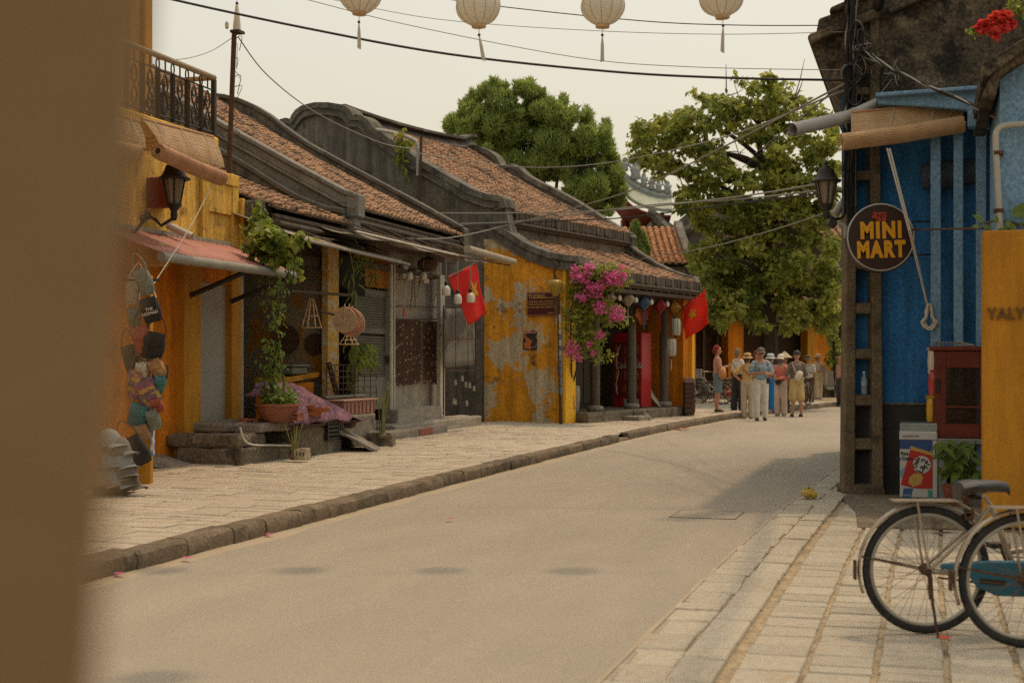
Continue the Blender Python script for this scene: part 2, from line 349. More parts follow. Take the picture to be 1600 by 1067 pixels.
while u < 56:
    ln = R.uniform(.55, 1.0); um = u + ln / 2; s = ks[i % 6]
    o = s if i < 6 else piece(s, lp)
    o.location = (um, kl(um) + R.uniform(-.008, .008), R.uniform(-.006, .004)); o.scale = (ln - .012, 1, 1)
    o.rotation_euler = (R.uniform(-.03, .03), 0, math.atan2(kl(u + ln) - kl(u), ln) + R.uniform(-.008, .008)); u += ln; i += 1
    if abs(um - 25.0) < .35: o.location.z -= .07
def pstone(seed, h):
    rr = random.Random(seed); j = lambda a: rr.uniform(-a, a)
    t = [(-.5 + j(.02), -.5 + j(.02)), (.5 + j(.02), -.5 + j(.02)), (.5 + j(.02), .5 + j(.02)), (-.5 + j(.02), .5 + j(.02))]
    z = [h + j(.003) for _ in t]
    P = [(x * .93, y * .96, zz) for (x, y), zz in zip(t, z)] + [(x, y, h - .008) for x, y in t] + [(x, y, h - .04) for x, y in t]
    Fs = [(0, 1, 2, 3)]
    for k in range(4):
        q = (k + 1) % 4; Fs += [(k, k + 4, q + 4, q), (k + 4, k + 8, q + 8, q + 4)]
    return P, Fs
def paving(parent, name, mat, cells, zf, nmax, seedk, tilt=.01):
    protos = []
    for i in range(8):
        P, Fs = pstone(seedk + i, .0); protos.append((P, Fs))
    cells.sort(key=lambda c: -c[4]); meshes = []; rest = MB()
    for k, (u, v, du, dv, pr, rot) in enumerate(cells):
        z = zf(u, v) + R.uniform(-.0028, .0028); P, Fs = protos[k % 8]
        if k < nmax:
            if k < 8:
                mb = MB(); mb.add(P, Fs); o = mb.build(name, mat, parent); meshes.append(o)
            else: o = piece(meshes[k % 8], parent)
            o.location = (u, v, z); o.scale = (du, dv, 1); o.rotation_euler = (R.gauss(0, tilt), R.gauss(0, tilt), rot)
        else:
            c, s = math.cos(rot), math.sin(rot); tx, ty = R.gauss(0, tilt), R.gauss(0, tilt)
            rest.add([(u + c * p[0] * du - s * p[1] * dv, v + s * p[0] * du + c * p[1] * dv, z + p[2] + tx * p[0] * du + ty * p[1] * dv) for p in P], Fs)
    if rest.v: struct(rest.build(name + '_field', mat, parent), 'stuff')
cells = []; u = 6.0
while u < 47:
    du = R.uniform(.17, .27); v = kl(u) + .18 + R.uniform(0, .25); vend = 8.95 if u < 27.5 else max(9.0 - (u - 27.5) * .45, kl(u) + 1.0)
    if u > 36: vend = kl(u) + 4.5
    v = kl(u) + .175; first = True
    while v < vend:
        dv = R.uniform(.24, .52) if not first else R.uniform(.18, .45); first = False
        um, vm = u + du / 2, v + dv / 2
        Y = um * L.cs + vm * L.sn; X = um * L.sn - vm * L.cs
        if abs(X / Y) < .37: cells.append((um, vm, du - .011, dv - .012, 1 / Y - .003 * abs(X), R.gauss(0, .012)))
        v += dv
    u += du
def zl(u, v): return .128 + (v - kl(u) - .16) * .0125
paving(lp, 'paving_stone', stone_l, cells, zl, 300, 40, .005)

# right pavement: gutter slabs, low kerb, paving in rows along the street
rpv = place(L, 'pavement_right', (0, 0, 0)); struct(rpv)
us = [3.0 + i * .4 for i in range(125)]
mb = MB(); P, Fs = ribbon(lambda u: kr(u) - 7.5, lambda u: kr(u) + .0, us, -.012, -.012, 2); mb.add(P, Fs).build('bedding', sand, rpv)
cells = []; u = 4.5
while u < 33:                      # gutter slabs
    du = R.uniform(.22, .42); cells.append((u + du / 2, kr(u) - .13, du - .012, .25 + R.uniform(-.02, .05), 1 / (u + 1), R.gauss(0, .02))); u += du
paving(rpv, 'gutter_slab', stone_r, cells, lambda u, v: .004, 300, 90, .012)
cells = []; u = 4.4
while u < 33:
    du = R.uniform(.35, .6); cells.append((u + du / 2, kr(u) - .385, du - .01, .20, 1 / (u + 1), R.gauss(0, .01))); u += du
paving(rpv, 'kerb_slab', stone_r, cells, lambda u, v: .018, 300, 70, .012)
cells = []
for c in range(18):
    v0 = .84 - c * .312; u = 4.4 + R.uniform(0, .3)
    while u < (15.5 if c < 16 else 13):
        du = R.choice((R.uniform(.13, .2), R.uniform(.2, .3), R.uniform(.22, .38)))
        um, vm = u + du / 2, v0 - .156 + (kr(u) - 1.38)
        Y = um * L.cs + vm * L.sn; X = um * L.sn - vm * L.cs
        if X / Y < .42 and not (um > 12.5 and vm < -.3): cells.append((um, vm, du - .010, .284, 1 / Y, R.gauss(0, .008)))
        u += du
paving(rpv, 'paving_slab', stone_r, cells, lambda u, v: .005, 300, 20, .006)
# smooth concrete apron in front of the blue house
mb = MB(); mb.prism([(12.4, .55), (13.6, .62), (15.55, .90), (15.62, -4), (12.3, -4)], 'z', -.02, .014); mb.build('apron', cement_d, rpv, bevel=.008)
# ---------------------------------------------------------------- shared builders
def U(x, v): return L.v_at(x, 0, v)[0]
def Z(x, y, v): return L.v_at(x, y, v)[1]
def leaf(mb, p, a, n, ln, wd, big=False):
    a = a.normalized(); b = n.cross(a)
    if b.length < 1e-3: b = Vector((1, 0, 0))
    b.normalize(); n = a.cross(b)
    if big:
        P = [p, p + a * .18 * ln + b * .38 * wd + n * .05 * wd, p + a * .5 * ln + b * .5 * wd + n * .10 * wd, p + a * ln - n * .16 * ln, p + a * .5 * ln - b * .5 * wd + n * .10 * wd, p + a * .18 * ln - b * .38 * wd + n * .05 * wd, p + a * .5 * ln - n * .03 * ln]
        mb.add(P, [(0, 1, 2, 6), (6, 2, 3), (6, 3, 4), (0, 6, 4, 5)])
    else:
        mb.add([p, p + a * .45 * ln + b * .5 * wd + n * .12 * wd, p + a * ln - n * .15 * ln, p + a * .45 * ln - b * .5 * wd + n * .12 * wd], [(0, 1, 2), (0, 2, 3)])
def rv(s=1.0): 
    while True:
        v = Vector((R.uniform(-1, 1), R.uniform(-1, 1), R.uniform(-1, 1)))
        if .05 < v.length < 1: return v * s
def foliage(mb, c, rx, ry, rz, n, ln, wd, big=False, hang=.3, shell=.0):
    c = Vector(c)
    for _ in range(n):
        d = rv()
        if shell: d = d.normalized() * (shell + (1 - shell) * R.random() ** .5)
        p = c + Vector((d.x * rx, d.y * ry, d.z * rz))
        a = rv() + Vector((0, 0, -hang)); nn = rv(.6) + Vector((0, 0, .6)) + d * .3
        s = R.uniform(.65, 1.25); leaf(mb, p, a, nn, ln * s, wd * s, big)
def vine_leaves(mb, pts, n, spread, ln, big=True):
    for _ in range(n):
        i = R.randrange(len(pts) - 1); t = R.random(); p = Vector(pts[i]).lerp(Vector(pts[i + 1]), t) + rv(spread)
        s = R.uniform(.6, 1.3); leaf(mb, p, rv() + Vector((0, 0, -.7)), rv(.7) + Vector((.3, -.5, .5)), ln * s, ln * .85 * s, big)
def tiled(parent, u0, u1, ev, ez, rvv, rz, mat, sag=0., pitch=.165, step=.125, name='roof_tiles', under=None, back=None, rows=True, ul=None, ur=None):
    def zz(t): return ez + (rz - ez) * t - sag * math.sin(pi * t)
    mb = MB(); slope = math.atan2(rz - ez, rvv - ev); ln = math.hypot(rz - ez, rvv - ev); nr = max(3, int(ln / step)); nc = max(2, int((u1 - u0) / pitch)); w = (u1 - u0) / nc
    nv = Vector((0, -math.sin(slope), math.cos(slope)))
    for c in range(nc):
        um = u0 + (c + .5) * w; lift = R.uniform(-.006, .006)
        if rows and c % 9 == 4: lift += .035
        for r in range(nr):
            t0, t1 = r / nr, min(1, (r + 1.25) / nr)
            j = R.uniform(-.010, .010); zj = R.uniform(-.006, .008) + lift; rr = w * .40 * R.uniform(.92, 1.06); tw = R.uniform(-.008, .008)
            P = []
            for (t, up, k) in ((t0, .022, 1.0), (t1, 0, .88)):
                v = ev + (rvv - ev) * t; z = zz(t)
                for q in range(5):
                    a = pi * q / 4
                    P.append(Vector((um + j + (tw if k == 1. else -tw) - math.cos(a) * rr * k, v, z)) + nv * (math.sin(a) * rr * .75 * k + up + zj))
            mb.add(P, [(q, q + 1, q + 6, q + 5) for q in range(4)] + [(0, 1, 2, 3, 4)])
    o = mb.build(name, mat, parent, fix=False); struct(o, 'stuff')
    m2 = MB(); m2.grid(lambda a, b: (u0 + (u1 - u0) * a, ev + (rvv - ev) * b, zz(b) - .012), 1, 8)
    m2.grid(lambda a, b: (u0 + (u1 - u0) * a, ev + (rvv - ev) * b, zz(b) - .12), 1, 8)
    m2.build('roof_boarding', under or tile_d, parent)
    if back:                       # rear slope, simple sheet
        MB().grid(lambda a, b: (u0 + (u1 - u0) * a, rvv + (back[0] - rvv) * b, rz + (back[1] - rz) * b), 2, 4).build('rear_slope', tile_m, parent, solid=.06)
    return zz
def eave_row(parent, u0, u1, v, z, h=.17, sp=.135, dv=.0, mat=None):
    n = int((u1 - u0) / sp); w = (u1 - u0) / n; src = None
    for i in range(n):
        if src is None:
            q = w * .42; mb = MB(); mb.prism([(-q, 0), (q, 0), (q, -h * .8), (q * .6, -h * .95), (0, -h), (-q * .6, -h * .95), (-q, -h * .8)], 'v', -.018, .018)
            src = mb.build('eave_tile', mat or eave_m, parent); src.modifiers.clear(); o = src
        else: o = piece(src, parent)
        o0 = ORG[parent.name]; um = u0 + (i + .5) * w
        o.location = (um - o0[0], v - o0[1] + R.uniform(-.012, .012), z - o0[2] + R.uniform(-.01, .01)); o.scale = (R.uniform(.92, 1.05), 1, R.uniform(.92, 1.05)); o.rotation_euler = (R.uniform(-.06, .06), R.uniform(-.05, .05), 0)
    MB().box(u0, u1, v + .03, v + .09, z - h - .10, z - h + .10).build('eave_board', wood_g, parent)
    MB().tube([(u0, v - .005, z - h - .03), (u1, v - .005, z - h - .03)], .035, 8).build('eave_roll', eave_m, parent)
def verge(parent, pts, u0, u1, bands, name='verge_coping'):
    # pts: top line (v,z) from eave to ridge; bands: (from top, to bottom, extra width, material)
    for k, (a, b, e, m) in enumerate(bands):
        poly = [(p[0], p[1] - a) for p in pts] + [(p[0], p[1] - b) for p in reversed(pts)]
        mb = MB(); n = len(pts); P = [(u0 - e, *q) for q in poly] + [(u1 + e, *q) for q in poly]; Fs = []
        N2 = 2 * n
        for i in range(n - 1):
            Fs += [(i, i + 1, N2 - 2 - i, N2 - 1 - i), (N2 + i, N2 + i + 1, 2 * N2 - 2 - i, 2 * N2 - 1 - i)]
        Fs += [(i, (i + 1) % N2, (i + 1) % N2 + N2, i + N2) for i in range(N2)]
        mb.add(P, Fs).build(name if k == 0 else 'verge_band', m, parent, bevel=.012)
# ---------------------------------------------------------------- near pillar, close to the lens on the left
PY = .40
pa, pb = W.px(234, 0, PY), W.px(150, 1067, PY)
np_ = thing(W, 'door_post', (pb[0] - .06, PY, 0), 'blurred brown plastered door post close to the lens at left edge', 'post')
brown = M('brown_limewash', (.275, .18, .09), (.24, .158, .08), .9, 3, .2, 30)
s = (pa[0] - pb[0]) / (pa[2] - pb[2]); x0 = pb[0] - pb[2] * s
MB().prism([(-.40, 0), (x0, 0), (x0 + 2.4 * s, 2.4), (-.40, 2.4)], 'v', PY - .006, PY).build('jamb', brown, np_)
MB().box(-.42, x0 + .004, PY - .055, PY + .01, 0, .22).build('plinth', brown, np_, bevel=.006)
MB().box(-.50, x0 + 2.4 * s + .02, PY - .06, PY + .02, 2.4, 2.55).build('lintel', brown, np_, bevel=.006)
# ---------------------------------------------------------------- yellow two-storey shop house with balcony
h0 = thing(L, 'yellow_shop_house', (15, 9, 0), 'yellow two storey shop house with iron balcony and pink tin awning', 'house')
uA, uP0, uP1, uD1, uE = U(240, 9.), U(287, 8.9), U(312, 8.9), U(358, 9.), U(373, 9.)
MB().box(8, uP0 + .05, 9.0, 9.25, .1, 2.95).build('wall', yellow, h0)  # below the awning: darker copy, its shade put into the colour
MB().box(8, uP0 + .05, 8.997, 9.25, 2.95, 3.9).build('wall', yellow_up, h0)  # above the awning: brighter copy, daylight put into the colour
MB().box(uP0, uP1, 8.88, 9.27, .4, 2.95).build('pilaster', yellow_flat, h0, bevel=.01)
MB().prism([(uP0 - .08, .1), (uP1 + .10, .1), (uP1 + .09, .26), (uP1 + .02, .50), (uP0 - .02, .50), (uP0 - .07, .3)], 'v', 8.78, 9.28).build('pilaster_base', yellow_flat, h0, bevel=.02)
MB().box(uP1 + .001, uP1 + .07, 8.95, 9.28, .3, 2.9).build('door_frame', yellow_flat, h0, bevel=.006)
MB().box(uD1, uE, 8.96, 9.27, .1, 2.95).build('pilaster', yellow_flat, h0, bevel=.01)
MB().box(uD1 - .02, uE + .03, 8.90, 9.29, .1, .42).build('pilaster_base', yellow, h0, bevel=.03)
MB().box(uP1 + .07, uD1, 9.02, 9.24, 2.45, 2.95).build('wall', yellow, h0)
MB().box(uP0, uE, 9.0, 9.24, 2.952, 3.9).build('wall', yellow_up, h0)
MB().box(uP1 + .08, uD1 - .002, 9.05, 9.10, .3, 2.45).build('door_panel', M('grey_door_paint', (.36, .325, .265), (.31, .28, .23), .85, 1.6, .2, 40, stain=(.22, .195, .155), ssc=2, slo=.58, shi=.75), h0)
MB().box(uP1 + .03, uD1, 8.86, 9.30, .1, .31).build('door_sill', cement, h0, bevel=.02)
# parapet above the awning with a recessed panel
q0, q1 = U(312, 9.), U(368, 9.); zt = Z(340, 268, 9.)
MB().box(q0, q1, 8.94, 9.02, zt - .16, zt).build('cornice', yellow_up, h0, bevel=.012)
for a, b in ((q0, q0 + .16), (q1 - .17, q1)): MB().box(a, b, 8.95, 8.999, 2.96, zt - .16).build('panel_frame', yellow_up, h0, bevel=.006)
MB().box(q0 + .16, q1 - .17, 8.965, 8.999, 3.38, zt - .16).build('panel_frame', yellow_up, h0, bevel=.006)
MB().box(q1, q1 + .10, 8.90, 9.2, 2.9, zt - .3).build('corner_pilaster', yellow_up, h0, bevel=.01)
MB().box(8, uE, 9.25, 14, 3.82, 3.9).build('flat_roof', cement_d, h0)
MB().box(uE - .12, uE - .002, 9.28, 14, .1, 3.82).build('side_wall', cement_d, h0)
# upper storey
uW = U(238, 9.02); MB().box(8, uW, 9.02, 13.5, 3.9, 10.5).build('upper_wall', yellow_up, h0)
for x in (205, 228): MB().box(U(x, 9.) - .10, U(x, 9.) + .05, 8.95, 9.02, 4.1, 10.5).build('upper_pilaster', yellow_flat, h0, bevel=.01)
# balcony
uB = U(337, 8.0); zT = Z(337, 122, 8.0); zB = Z(337, 212, 8.0)
MB().box(9, uB + .05, 7.98, 9.0, zB - .14, zB - .02).build('balcony_slab', yellow_up, h0, bevel=.02)
rl = MB().tube([(9, 8.02, zT), (uB, 8.02, zT)], .035, 8).tube([(uB, 8.02, zT), (uB, 9.0, zT)], .03, 8).build('handrail', M('worn_handrail', (.33, .25, .15), (.25, .18, .10), .6, 5, .1), h0)
MB().box(uB - .025, uB + .025, 8.0, 8.05, zB, zT - .02).build('railing_post', black, rl)
MB().tube([(9, 8.02, zB + .03), (uB, 8.02, zB + .03)], .015, 6).tube([(uB, 8.02, zB + .03), (uB, 9, zB + .03)], .015, 6).tube([(9, 8.02, zT - .15), (uB, 8.02, zT - .15)], .010, 6).build('lower_rail', black, rl)
def baluster(p, d, wide):
    mb = MB(); x, y = p; h = zT - zB
    def at(a, z): return (x + d[0] * a, y + d[1] * a, zB + z * h)
    if wide:
        mb.tube([at(0, .0), at(0, .78)], .034, 6, flat=.5)
        mb.tube([at(math.cos(t) * .035, .87 + math.sin(t) * .09) for t in [2 * pi * i / 10 for i in range(10)]], .009, 5, closed=True)
    else:
        mb.tube([at(0, .78), at(0, .98)], .010, 5)
        for s in (-1, 1):
            mb.tube([at(s * .055 * math.sin(t * pi * 2.0), .06 + .68 * t) for t in [i / 12 for i in range(13)]], .011, 5)
        for zc in (.14, .62): mb.tube([at(math.cos(t) * .04, zc + math.sin(t) * .07) for t in [2 * pi * i / 8 for i in range(8)]], .009, 5, closed=True)
    mb.build('baluster', black, rl)
u = uB - .16; k = 0
while u > uB - 2.6: baluster((u, 8.02), (1, 0), k % 2 == 1); u -= .16; k += 1
v = 8.2; k = 0
while v < 8.95: baluster((uB, v), (0, 1), k % 2 == 1); v += .17; k += 1
# pink corrugated awning with round front bar and brackets
u0, u1 = U(252, 8.0), U(460, 8.0); zf = Z(360, 416, 8.0); zb = 2.98
aw = MB().grid(lambda a, b: (u0 + (u1 - .02 - u0) * a, 8.02 + .96 * b, zf + .05 + (zb - zf - .05) * b + .012 * math.sin(a * 2 * pi * 26)), 130, 3).build('awning_sheet', pink_tin, h0, smooth=True, solid=.006)
MB().tube([(u0, 8.0, zf), (u1, 8.0, zf)], .055, 12).build('awning_bar', galv, h0, smooth=True)
for x in (U(295, 8.9), U(366, 8.9)): MB().tube([(x, 8.95, 2.22), (x + .02, 8.05, zf + .0)], .032, 4).build('awning_bracket', black, h0)
MB().box(u0, u1, 8.90, 8.97, zb - .02, zb + .03).build('awning_flashing', cement_p, h0)
# ---- small things on the yellow house
def wl(x, y, v): return (U(x, v), v, Z(x, y, v))
p = wl(290, 385, 8.7); pp = thing(L, 'drain_pipe', p, 'short white drain pipe sticking out above pink awning', 'pipe')
a, b = wl(262, 352, 8.85), wl(300, 370, 8.55)
MB().tube([a, b], .045, 12, cap=False).tube([a, b], .037, 12, cap=False).build('pipe', white_p, pp, smooth=True)
p = wl(248, 300, 8.95); ac = thing(L, 'wall_ventilator', p, 'maroon metal ventilator box behind the wall lamp', 'ventilator')
MB().box(U(240, 8.9), U(251, 8.9), 8.70, 8.995, Z(245, 325, 8.9), Z(245, 278, 8.9)).build('side_panel', M('maroon_metal', (.20, .045, .035), rough=.6), ac, bevel=.01)
for i in range(9): z = Z(255, 322 - i * 5, 8.9); MB().box(U(251, 8.9), U(266, 8.9), 8.75, 8.99, z, z + .02).build('louvre', black, ac)
p = wl(246, 398, 8.45); eb = thing(L, 'meter_box', p, 'small weathered cream electric meter box by awning bar', 'box')
MB().box(p[0] - .12, p[0] + .10, 8.35, 8.6, p[2] - .13, p[2] + .13).build('case', M('cream_box', (.52, .36, .13), (.42, .28, .10), .7), eb, bevel=.01)
MB().box(p[0] - .09, p[0] + .07, 8.342, 8.349, p[2] - .10, p[2] + .10).build('door', M('cream_door', (.56, .44, .22), rough=.6), eb)
def carriage_lamp(fr, name, c, s, label, armpts, clip=None):
    t = thing(fr, name, c, label, 'lamp', 'carriage lamps'); x, y, z = c; n = 6
    fr_ = MB(); top, bot = z + .16 * s, z - .16 * s
    for i in range(n):
        w = 2 * pi * (i + .5) / n; fr_.tube([(x + math.cos(w) * .155 * s, y + math.sin(w) * .155 * s, top), (x + math.cos(w) * .085 * s, y + math.sin(w) * .085 * s, bot)], .011 * s, 5)
    fr_.build('lamp_frame', black, t)
    MB().lathe((x, y, z), [(.075 * s, -.155 * s), (.142 * s, .155 * s)], 6).build('lamp_glass', lampglass, t)
    MB().lathe((x, y, z), [(.20 * s, .15 * s), (.205 * s, .17 * s), (.15 * s, .21 * s), (.12 * s, .27 * s), (.10 * s, .33 * s), (.055 * s, .35 * s), (.05 * s, .37 * s), (.02 * s, .385 * s), (.03 * s, .42 * s), (.008 * s, .46 * s)], 18).build('lamp_cap', black, t, smooth=30)
    MB().lathe((x, y, z), [(.03 * s, -.36 * s), (.045 * s, -.30 * s), (.04 * s, -.24 * s), (.09 * s, -.17 * s), (.095 * s, -.15 * s)], 12).build('lamp_cup', black, t, smooth=30)
    MB().tube(armpts, .022 * s, 7).build('bracket_arm', black, t, smooth=True)
    return t
lampglass = M('frosted_lamp_glass', (.44, .38, .28), (.36, .30, .21), .25, 6, 0, spec=.5, trans=.4)
c = wl(272, 300, 8.35); arm = [(c[0], c[1], c[2] - .3)] + [(c[0] - .12 - .16 * t, c[1] + .1 + .45 * t, c[2] - .40 + .10 * math.sin(t * pi * 2)) for t in [i / 8 for i in range(9)]]
lt = carriage_lamp(L, 'wall_lamp', c, .92, 'black carriage lamp on scrolled wall bracket above pink awning', arm)
for (dx, dz, r) in ((-.17, -.28, .07), (-.27, -.34, .06)):
    MB().tube([(c[0] + dx + r * (1 - i / 16) * math.cos(i * .8), c[1] + .25, c[2] + dz + r * (1 - i / 16) * math.sin(i * .8)) for i in range(14)], .010, 5).build('scroll', black, lt)
# bamboo blinds under the balcony
def slats(t, n, f0, f1, m, r=.006, name='slat_sheet'):
    mb = MB()
    for i in range(n):
        a = i / (n - 1); mb.tube([Vector(f0(a)).lerp(Vector(f1(a)), q / 3) + Vector((0, 0, -.006 * math.sin(pi * q / 3) + R.uniform(-.003, .003))) for q in range(4)], r, 4)
    return mb.build(name, m, t)
def blind(label, TL, TR, BL, BR, rolled, n, mt, mr, rr, name='bamboo_blind', cords=(.15, .5, .85), fr=L):
    t = thing(fr, name, TL, label, 'blind', 'rolled bamboo blinds')
    TL, TR, BL, BR = map(Vector, (TL, TR, BL, BR)); out = Vector((0, -.10, 0)) if fr is L else Vector((0, 0, 0))
    slats(t, n, lambda a: TL.lerp(BL, a) + out * math.sin(a * pi * .5), lambda a: TR.lerp(BR, a) + out * math.sin(a * pi * .5), mt, name='slat_sheet')
    MB().tube([TL, TR], .018, 6).build('head_rail', bamboo_r, t)
    if rolled:
        A, Bq = Vector(rolled[0]), Vector(rolled[1]); ax = (Bq - A).normalized(); mb = MB()
        e1 = ax.cross(Vector((0, 0, 1))).normalized(); e2 = e1.cross(ax); nn = 26
        for i in range(nn):
            w = 2 * pi * i / nn; o = (e1 * math.cos(w) + e2 * math.sin(w)) * rr
            mb.tube([A + o + ax * R.uniform(-.008, .008), A.lerp(Bq, .5) + o * 1.02 + Vector((0, 0, -.012)), Bq + o + ax * R.uniform(-.008, .008)], .012, 4)
        for q in (.55, .78): mb.tube([A + ax * .004 + (e1 * math.cos(w) + e2 * math.sin(w)) * rr * q for w in [2 * pi * k / 12 for k in range(12)]], .009, 4, closed=True)
        mb.build('roll', mr, t)
        for c_ in cords:
            p = A.lerp(Bq, c_); MB().tube([TL.lerp(TR, c_) + Vector((0, -.012, 0)), TL.lerp(TR, c_).lerp(p, .6) + out * 1.1 + Vector((0, -.012, 0)), p + e1 * (-rr - .014), p - Vector((0, 0, rr + .012)), p + e1 * (rr + .01)], .006, 5).build('pull_cord', cordm, t)
    return t
blind('pale woven bamboo blind with thick tilted roll hanging below balcony', wl(222, 186, 7.93), wl(333, 214, 7.93), wl(238, 232, 7.90), wl(338, 262, 7.90), (wl(246, 236, 7.78), wl(346, 279, 7.78)), 38, bamboo, bamboo_r, .075)
blind('bamboo blind half lost behind the blurred post', wl(120, 160, 7.9), wl(216, 190, 7.9), wl(120, 205, 7.88), wl(214, 232, 7.88), (wl(110, 215, 7.8), wl(214, 238, 7.8)), 26, bamboo, bamboo_r, .07)
# long string from the roll down to the post
MB_string = thing(L, 'pull_string', wl(345, 285, 7.8), 'thin slack string from bamboo roll to yellow post', 'string')
MB().tube(cr([wl(336, 280, 7.8), wl(300, 350, 7.7), wl(262, 410, 7.7), wl(236, 450, 7.7)], 5), .006, 5).build('string', cordm, MB_string)
# ---------------------------------------------------------------- stall in front of the yellow house: post, bags, caps
YP = 14.6; b0 = W.px(228, 760, YP)
sp = thing(W, 'stall_post', (b0[0], b0[1], .13), 'orange yellow stall post with blue and white sticker strip', 'post')
MB().box(b0[0] - .055, b0[0] + .045, b0[1], b0[1] + .12, .13, 2.3).build('post', yellow_flat, sp, bevel=.008)
MB().box(b0[0] - .20, b0[0] - .12, b0[1] + .3, b0[1] + .4, .13, 2.3).build('rear_post', yellow_flat, sp, bevel=.008)
MB().box(b0[0] + .048, b0[0] + .075, b0[1] - .01, b0[1] + .06, .45, 1.25).build('sticker_strip', M('sticker_blue_white', (.10, .17, .38), (.62, .60, .55), .5, 16, 0, det=0), sp)
MB().box(b0[0] - .02, b0[0] + .09, b0[1] - .03, b0[1] + .02, 1.32, 1.50).build('price_tag', paper, sp)
MB().tube([(b0[0] - .25, b0[1] - .02, 2.25), (b0[0] + .15, b0[1] - .02, 2.25)], .014, 6).build('hook_rail', black, sp)
bagm = [M('canvas_grey_green', (.20, .22, .17), (.15, .165, .13), .9, 8, .3, 120), M('black_canvas', (.022, .02, .018), (.04, .035, .03), .8, 8, .3, 120), M('patchwork_cloth', (.30, .06, .05), (.05, .14, .16), .85, 16, .2, 90, stain=(.45, .26, .06), ssc=12, slo=.5, shi=.56, stain2=(.22, .05, .22), s2=(.55, .58, 14.)), M('white_strap', (.52, .48, .40), rough=.8), M('olive_canvas', (.16, .14, .075), (.11, .098, .06), .9, 8, .3, 100), M('rust_red_cloth', (.34, .085, .05), (.24, .06, .04), .85, 9, .3, 90), M('teal_cloth', (.06, .17, .18), (.04, .12, .13), .85, 9, .3, 90), M('striped_cloth', (.48, .30, .10), (.14, .05, .06), .85, 30, .2, 90, stretch=(1, 1, 6)), M('cream_canvas', (.50, .44, .33), (.40, .35, .26), .9, 8, .3, 90)]
def bag(x, y, wpx, hpx, tilt, m, label, strap=3, Y=YP - .12, txt=None, name='shoulder_bag'):
    c = W.px(x, y, Y); s = Y / FPX; w, h = wpx * s * .92, hpx * s * .92
    t = thing(W, name, c, label, 'bag', 'bags hanging from the stall')
    cs, sn = math.cos(tilt), math.sin(tilt)
    def tr(a, b, d): return (c[0] + cs * a - sn * b, c[1] + d, c[2] + sn * a + cs * b)
    mb = MB(); rows = 8; cols = 12; P = []
    for r in range(rows + 1):
        q = r / rows; ww = w * .5 * (.62 + .38 * math.sin(pi * min(1, (1 - q) * .75 + .1))); d = .055 * math.sin(pi * min(.97, max(.05, 1 - q * .93))) + .006
        for k in range(cols):
            a = 2 * pi * k / cols; P.append(tr(math.copysign(abs(math.cos(a)) ** .6, math.cos(a)) * ww, -h * .5 + h * q + .006 * math.sin(k * 2 + r), math.sin(a) * d))
    Fs = [(r * cols + k, r * cols + (k + 1) % cols, (r + 1) * cols + (k + 1) % cols, (r + 1) * cols + k) for r in range(rows) for k in range(cols)] + [tuple(range(cols)), tuple(range(rows * cols, rows * cols + cols))]
    mb.add(P, Fs).build('pouch', bagm[m], t, smooth=True)
    MB().grid(lambda a, b: tr((a - .5) * w * .82, h * .48 - b * h * .42 - .02 * math.sin(a * pi), -.062 - .012 * math.sin(b * 3)), 4, 4).build('flap', bagm[m], t, solid=.008)
    MB().tube(cr([tr(-w * .42, h * .40, -.02), tr(-w * .34, h * .75, 0), tr(0, h * 1.12, .02), tr(w * .34, h * .75, 0), tr(w * .42, h * .40, -.02)], 4), .011, 5, flat=.5).build('strap', bagm[strap], t)
    if txt: text(txt, h * .17, bagm[3], t, tr(0, -.02, -.078), (pi / 2, -tilt, 0), .001, .001)
    return t
bag(226, 440, 28, 46, .35, 0, 'grey green canvas bag hung highest on stall post', 0)
bag(236, 484, 34, 42, .25, 1, 'black satchel with white strap and printed white letters', 3, txt='THE\nNOMAD')
bag(240, 540, 40, 46, -.2, 1, 'bulky black backpack hanging at the middle of stall post', 1, name='backpack')
bag(222, 530, 30, 44, .1, 5, 'rust red pouch bag beside black backpack', 1)
bag(232, 615, 40, 56, .3, 2, 'patchwork bag in red, green and purple on stall post', 1)
bag(212, 600, 26, 50, -.1, 2, 'smaller colourful patchwork pouch behind the post', 4)
bag(208, 455, 26, 44, -.2, 8, 'cream pouch half hidden behind highest canvas bag', 3, Y=YP + .1)
bag(214, 500, 30, 44, .15, 0, 'faded grey canvas pouch behind the black satchel', 3, Y=YP + .1)
bag(246, 576, 26, 34, .35, 7, 'small striped pouch hanging below black backpack', 1)
bag(216, 648, 34, 40, -.3, 6, 'teal drawstring bag under patchwork pouches', 4)
bag(240, 655, 24, 36, .2, 0, 'pale canvas pouch low on the stall post', 3)
bag(205, 560, 28, 46, .2, 1, 'black bag at inner side of the stall post', 1, Y=YP + .15)
bag(250, 600, 20, 30, -.3, 6, 'little teal purse nearest the yellow wall', 1)
bag(247, 632, 18, 26, .4, 5, 'little rust red purse low beside the sticker strip', 3)
bag(222, 580, 22, 30, -.1, 8, 'little cream purse between patchwork bags', 1)
bag(224, 675, 22, 28, .2, 7, 'little striped purse lowest on the stall post', 1)
bag(212, 705, 44, 52, .5, 1, 'black cloth tote with white price tag near pavement', 1, Y=YP - .5)
capm = [M('faded_blue_cap', (.30, .34, .34), (.24, .275, .28), .9, 9, .2, 120), M('tan_cap', (.40, .28, .17), (.33, .23, .14), .9, 9, .2, 120), M('grey_cap', (.20, .19, .17), (.15, .145, .13), .9, 9, .2, 120), M('brown_cap', (.13, .10, .07), rough=.9)]
cy = 13.5; b0 = W.px(185, 768, cy)
st = thing(W, 'cap_rack', (b0[0], cy, .13), 'low wooden cap rack on wheels near the stall post', 'rack')
MB().box(b0[0] - .22, b0[0] + .12, cy - .15, cy + .3, .19, .24).build('tray', wood_g, st, bevel=.005)
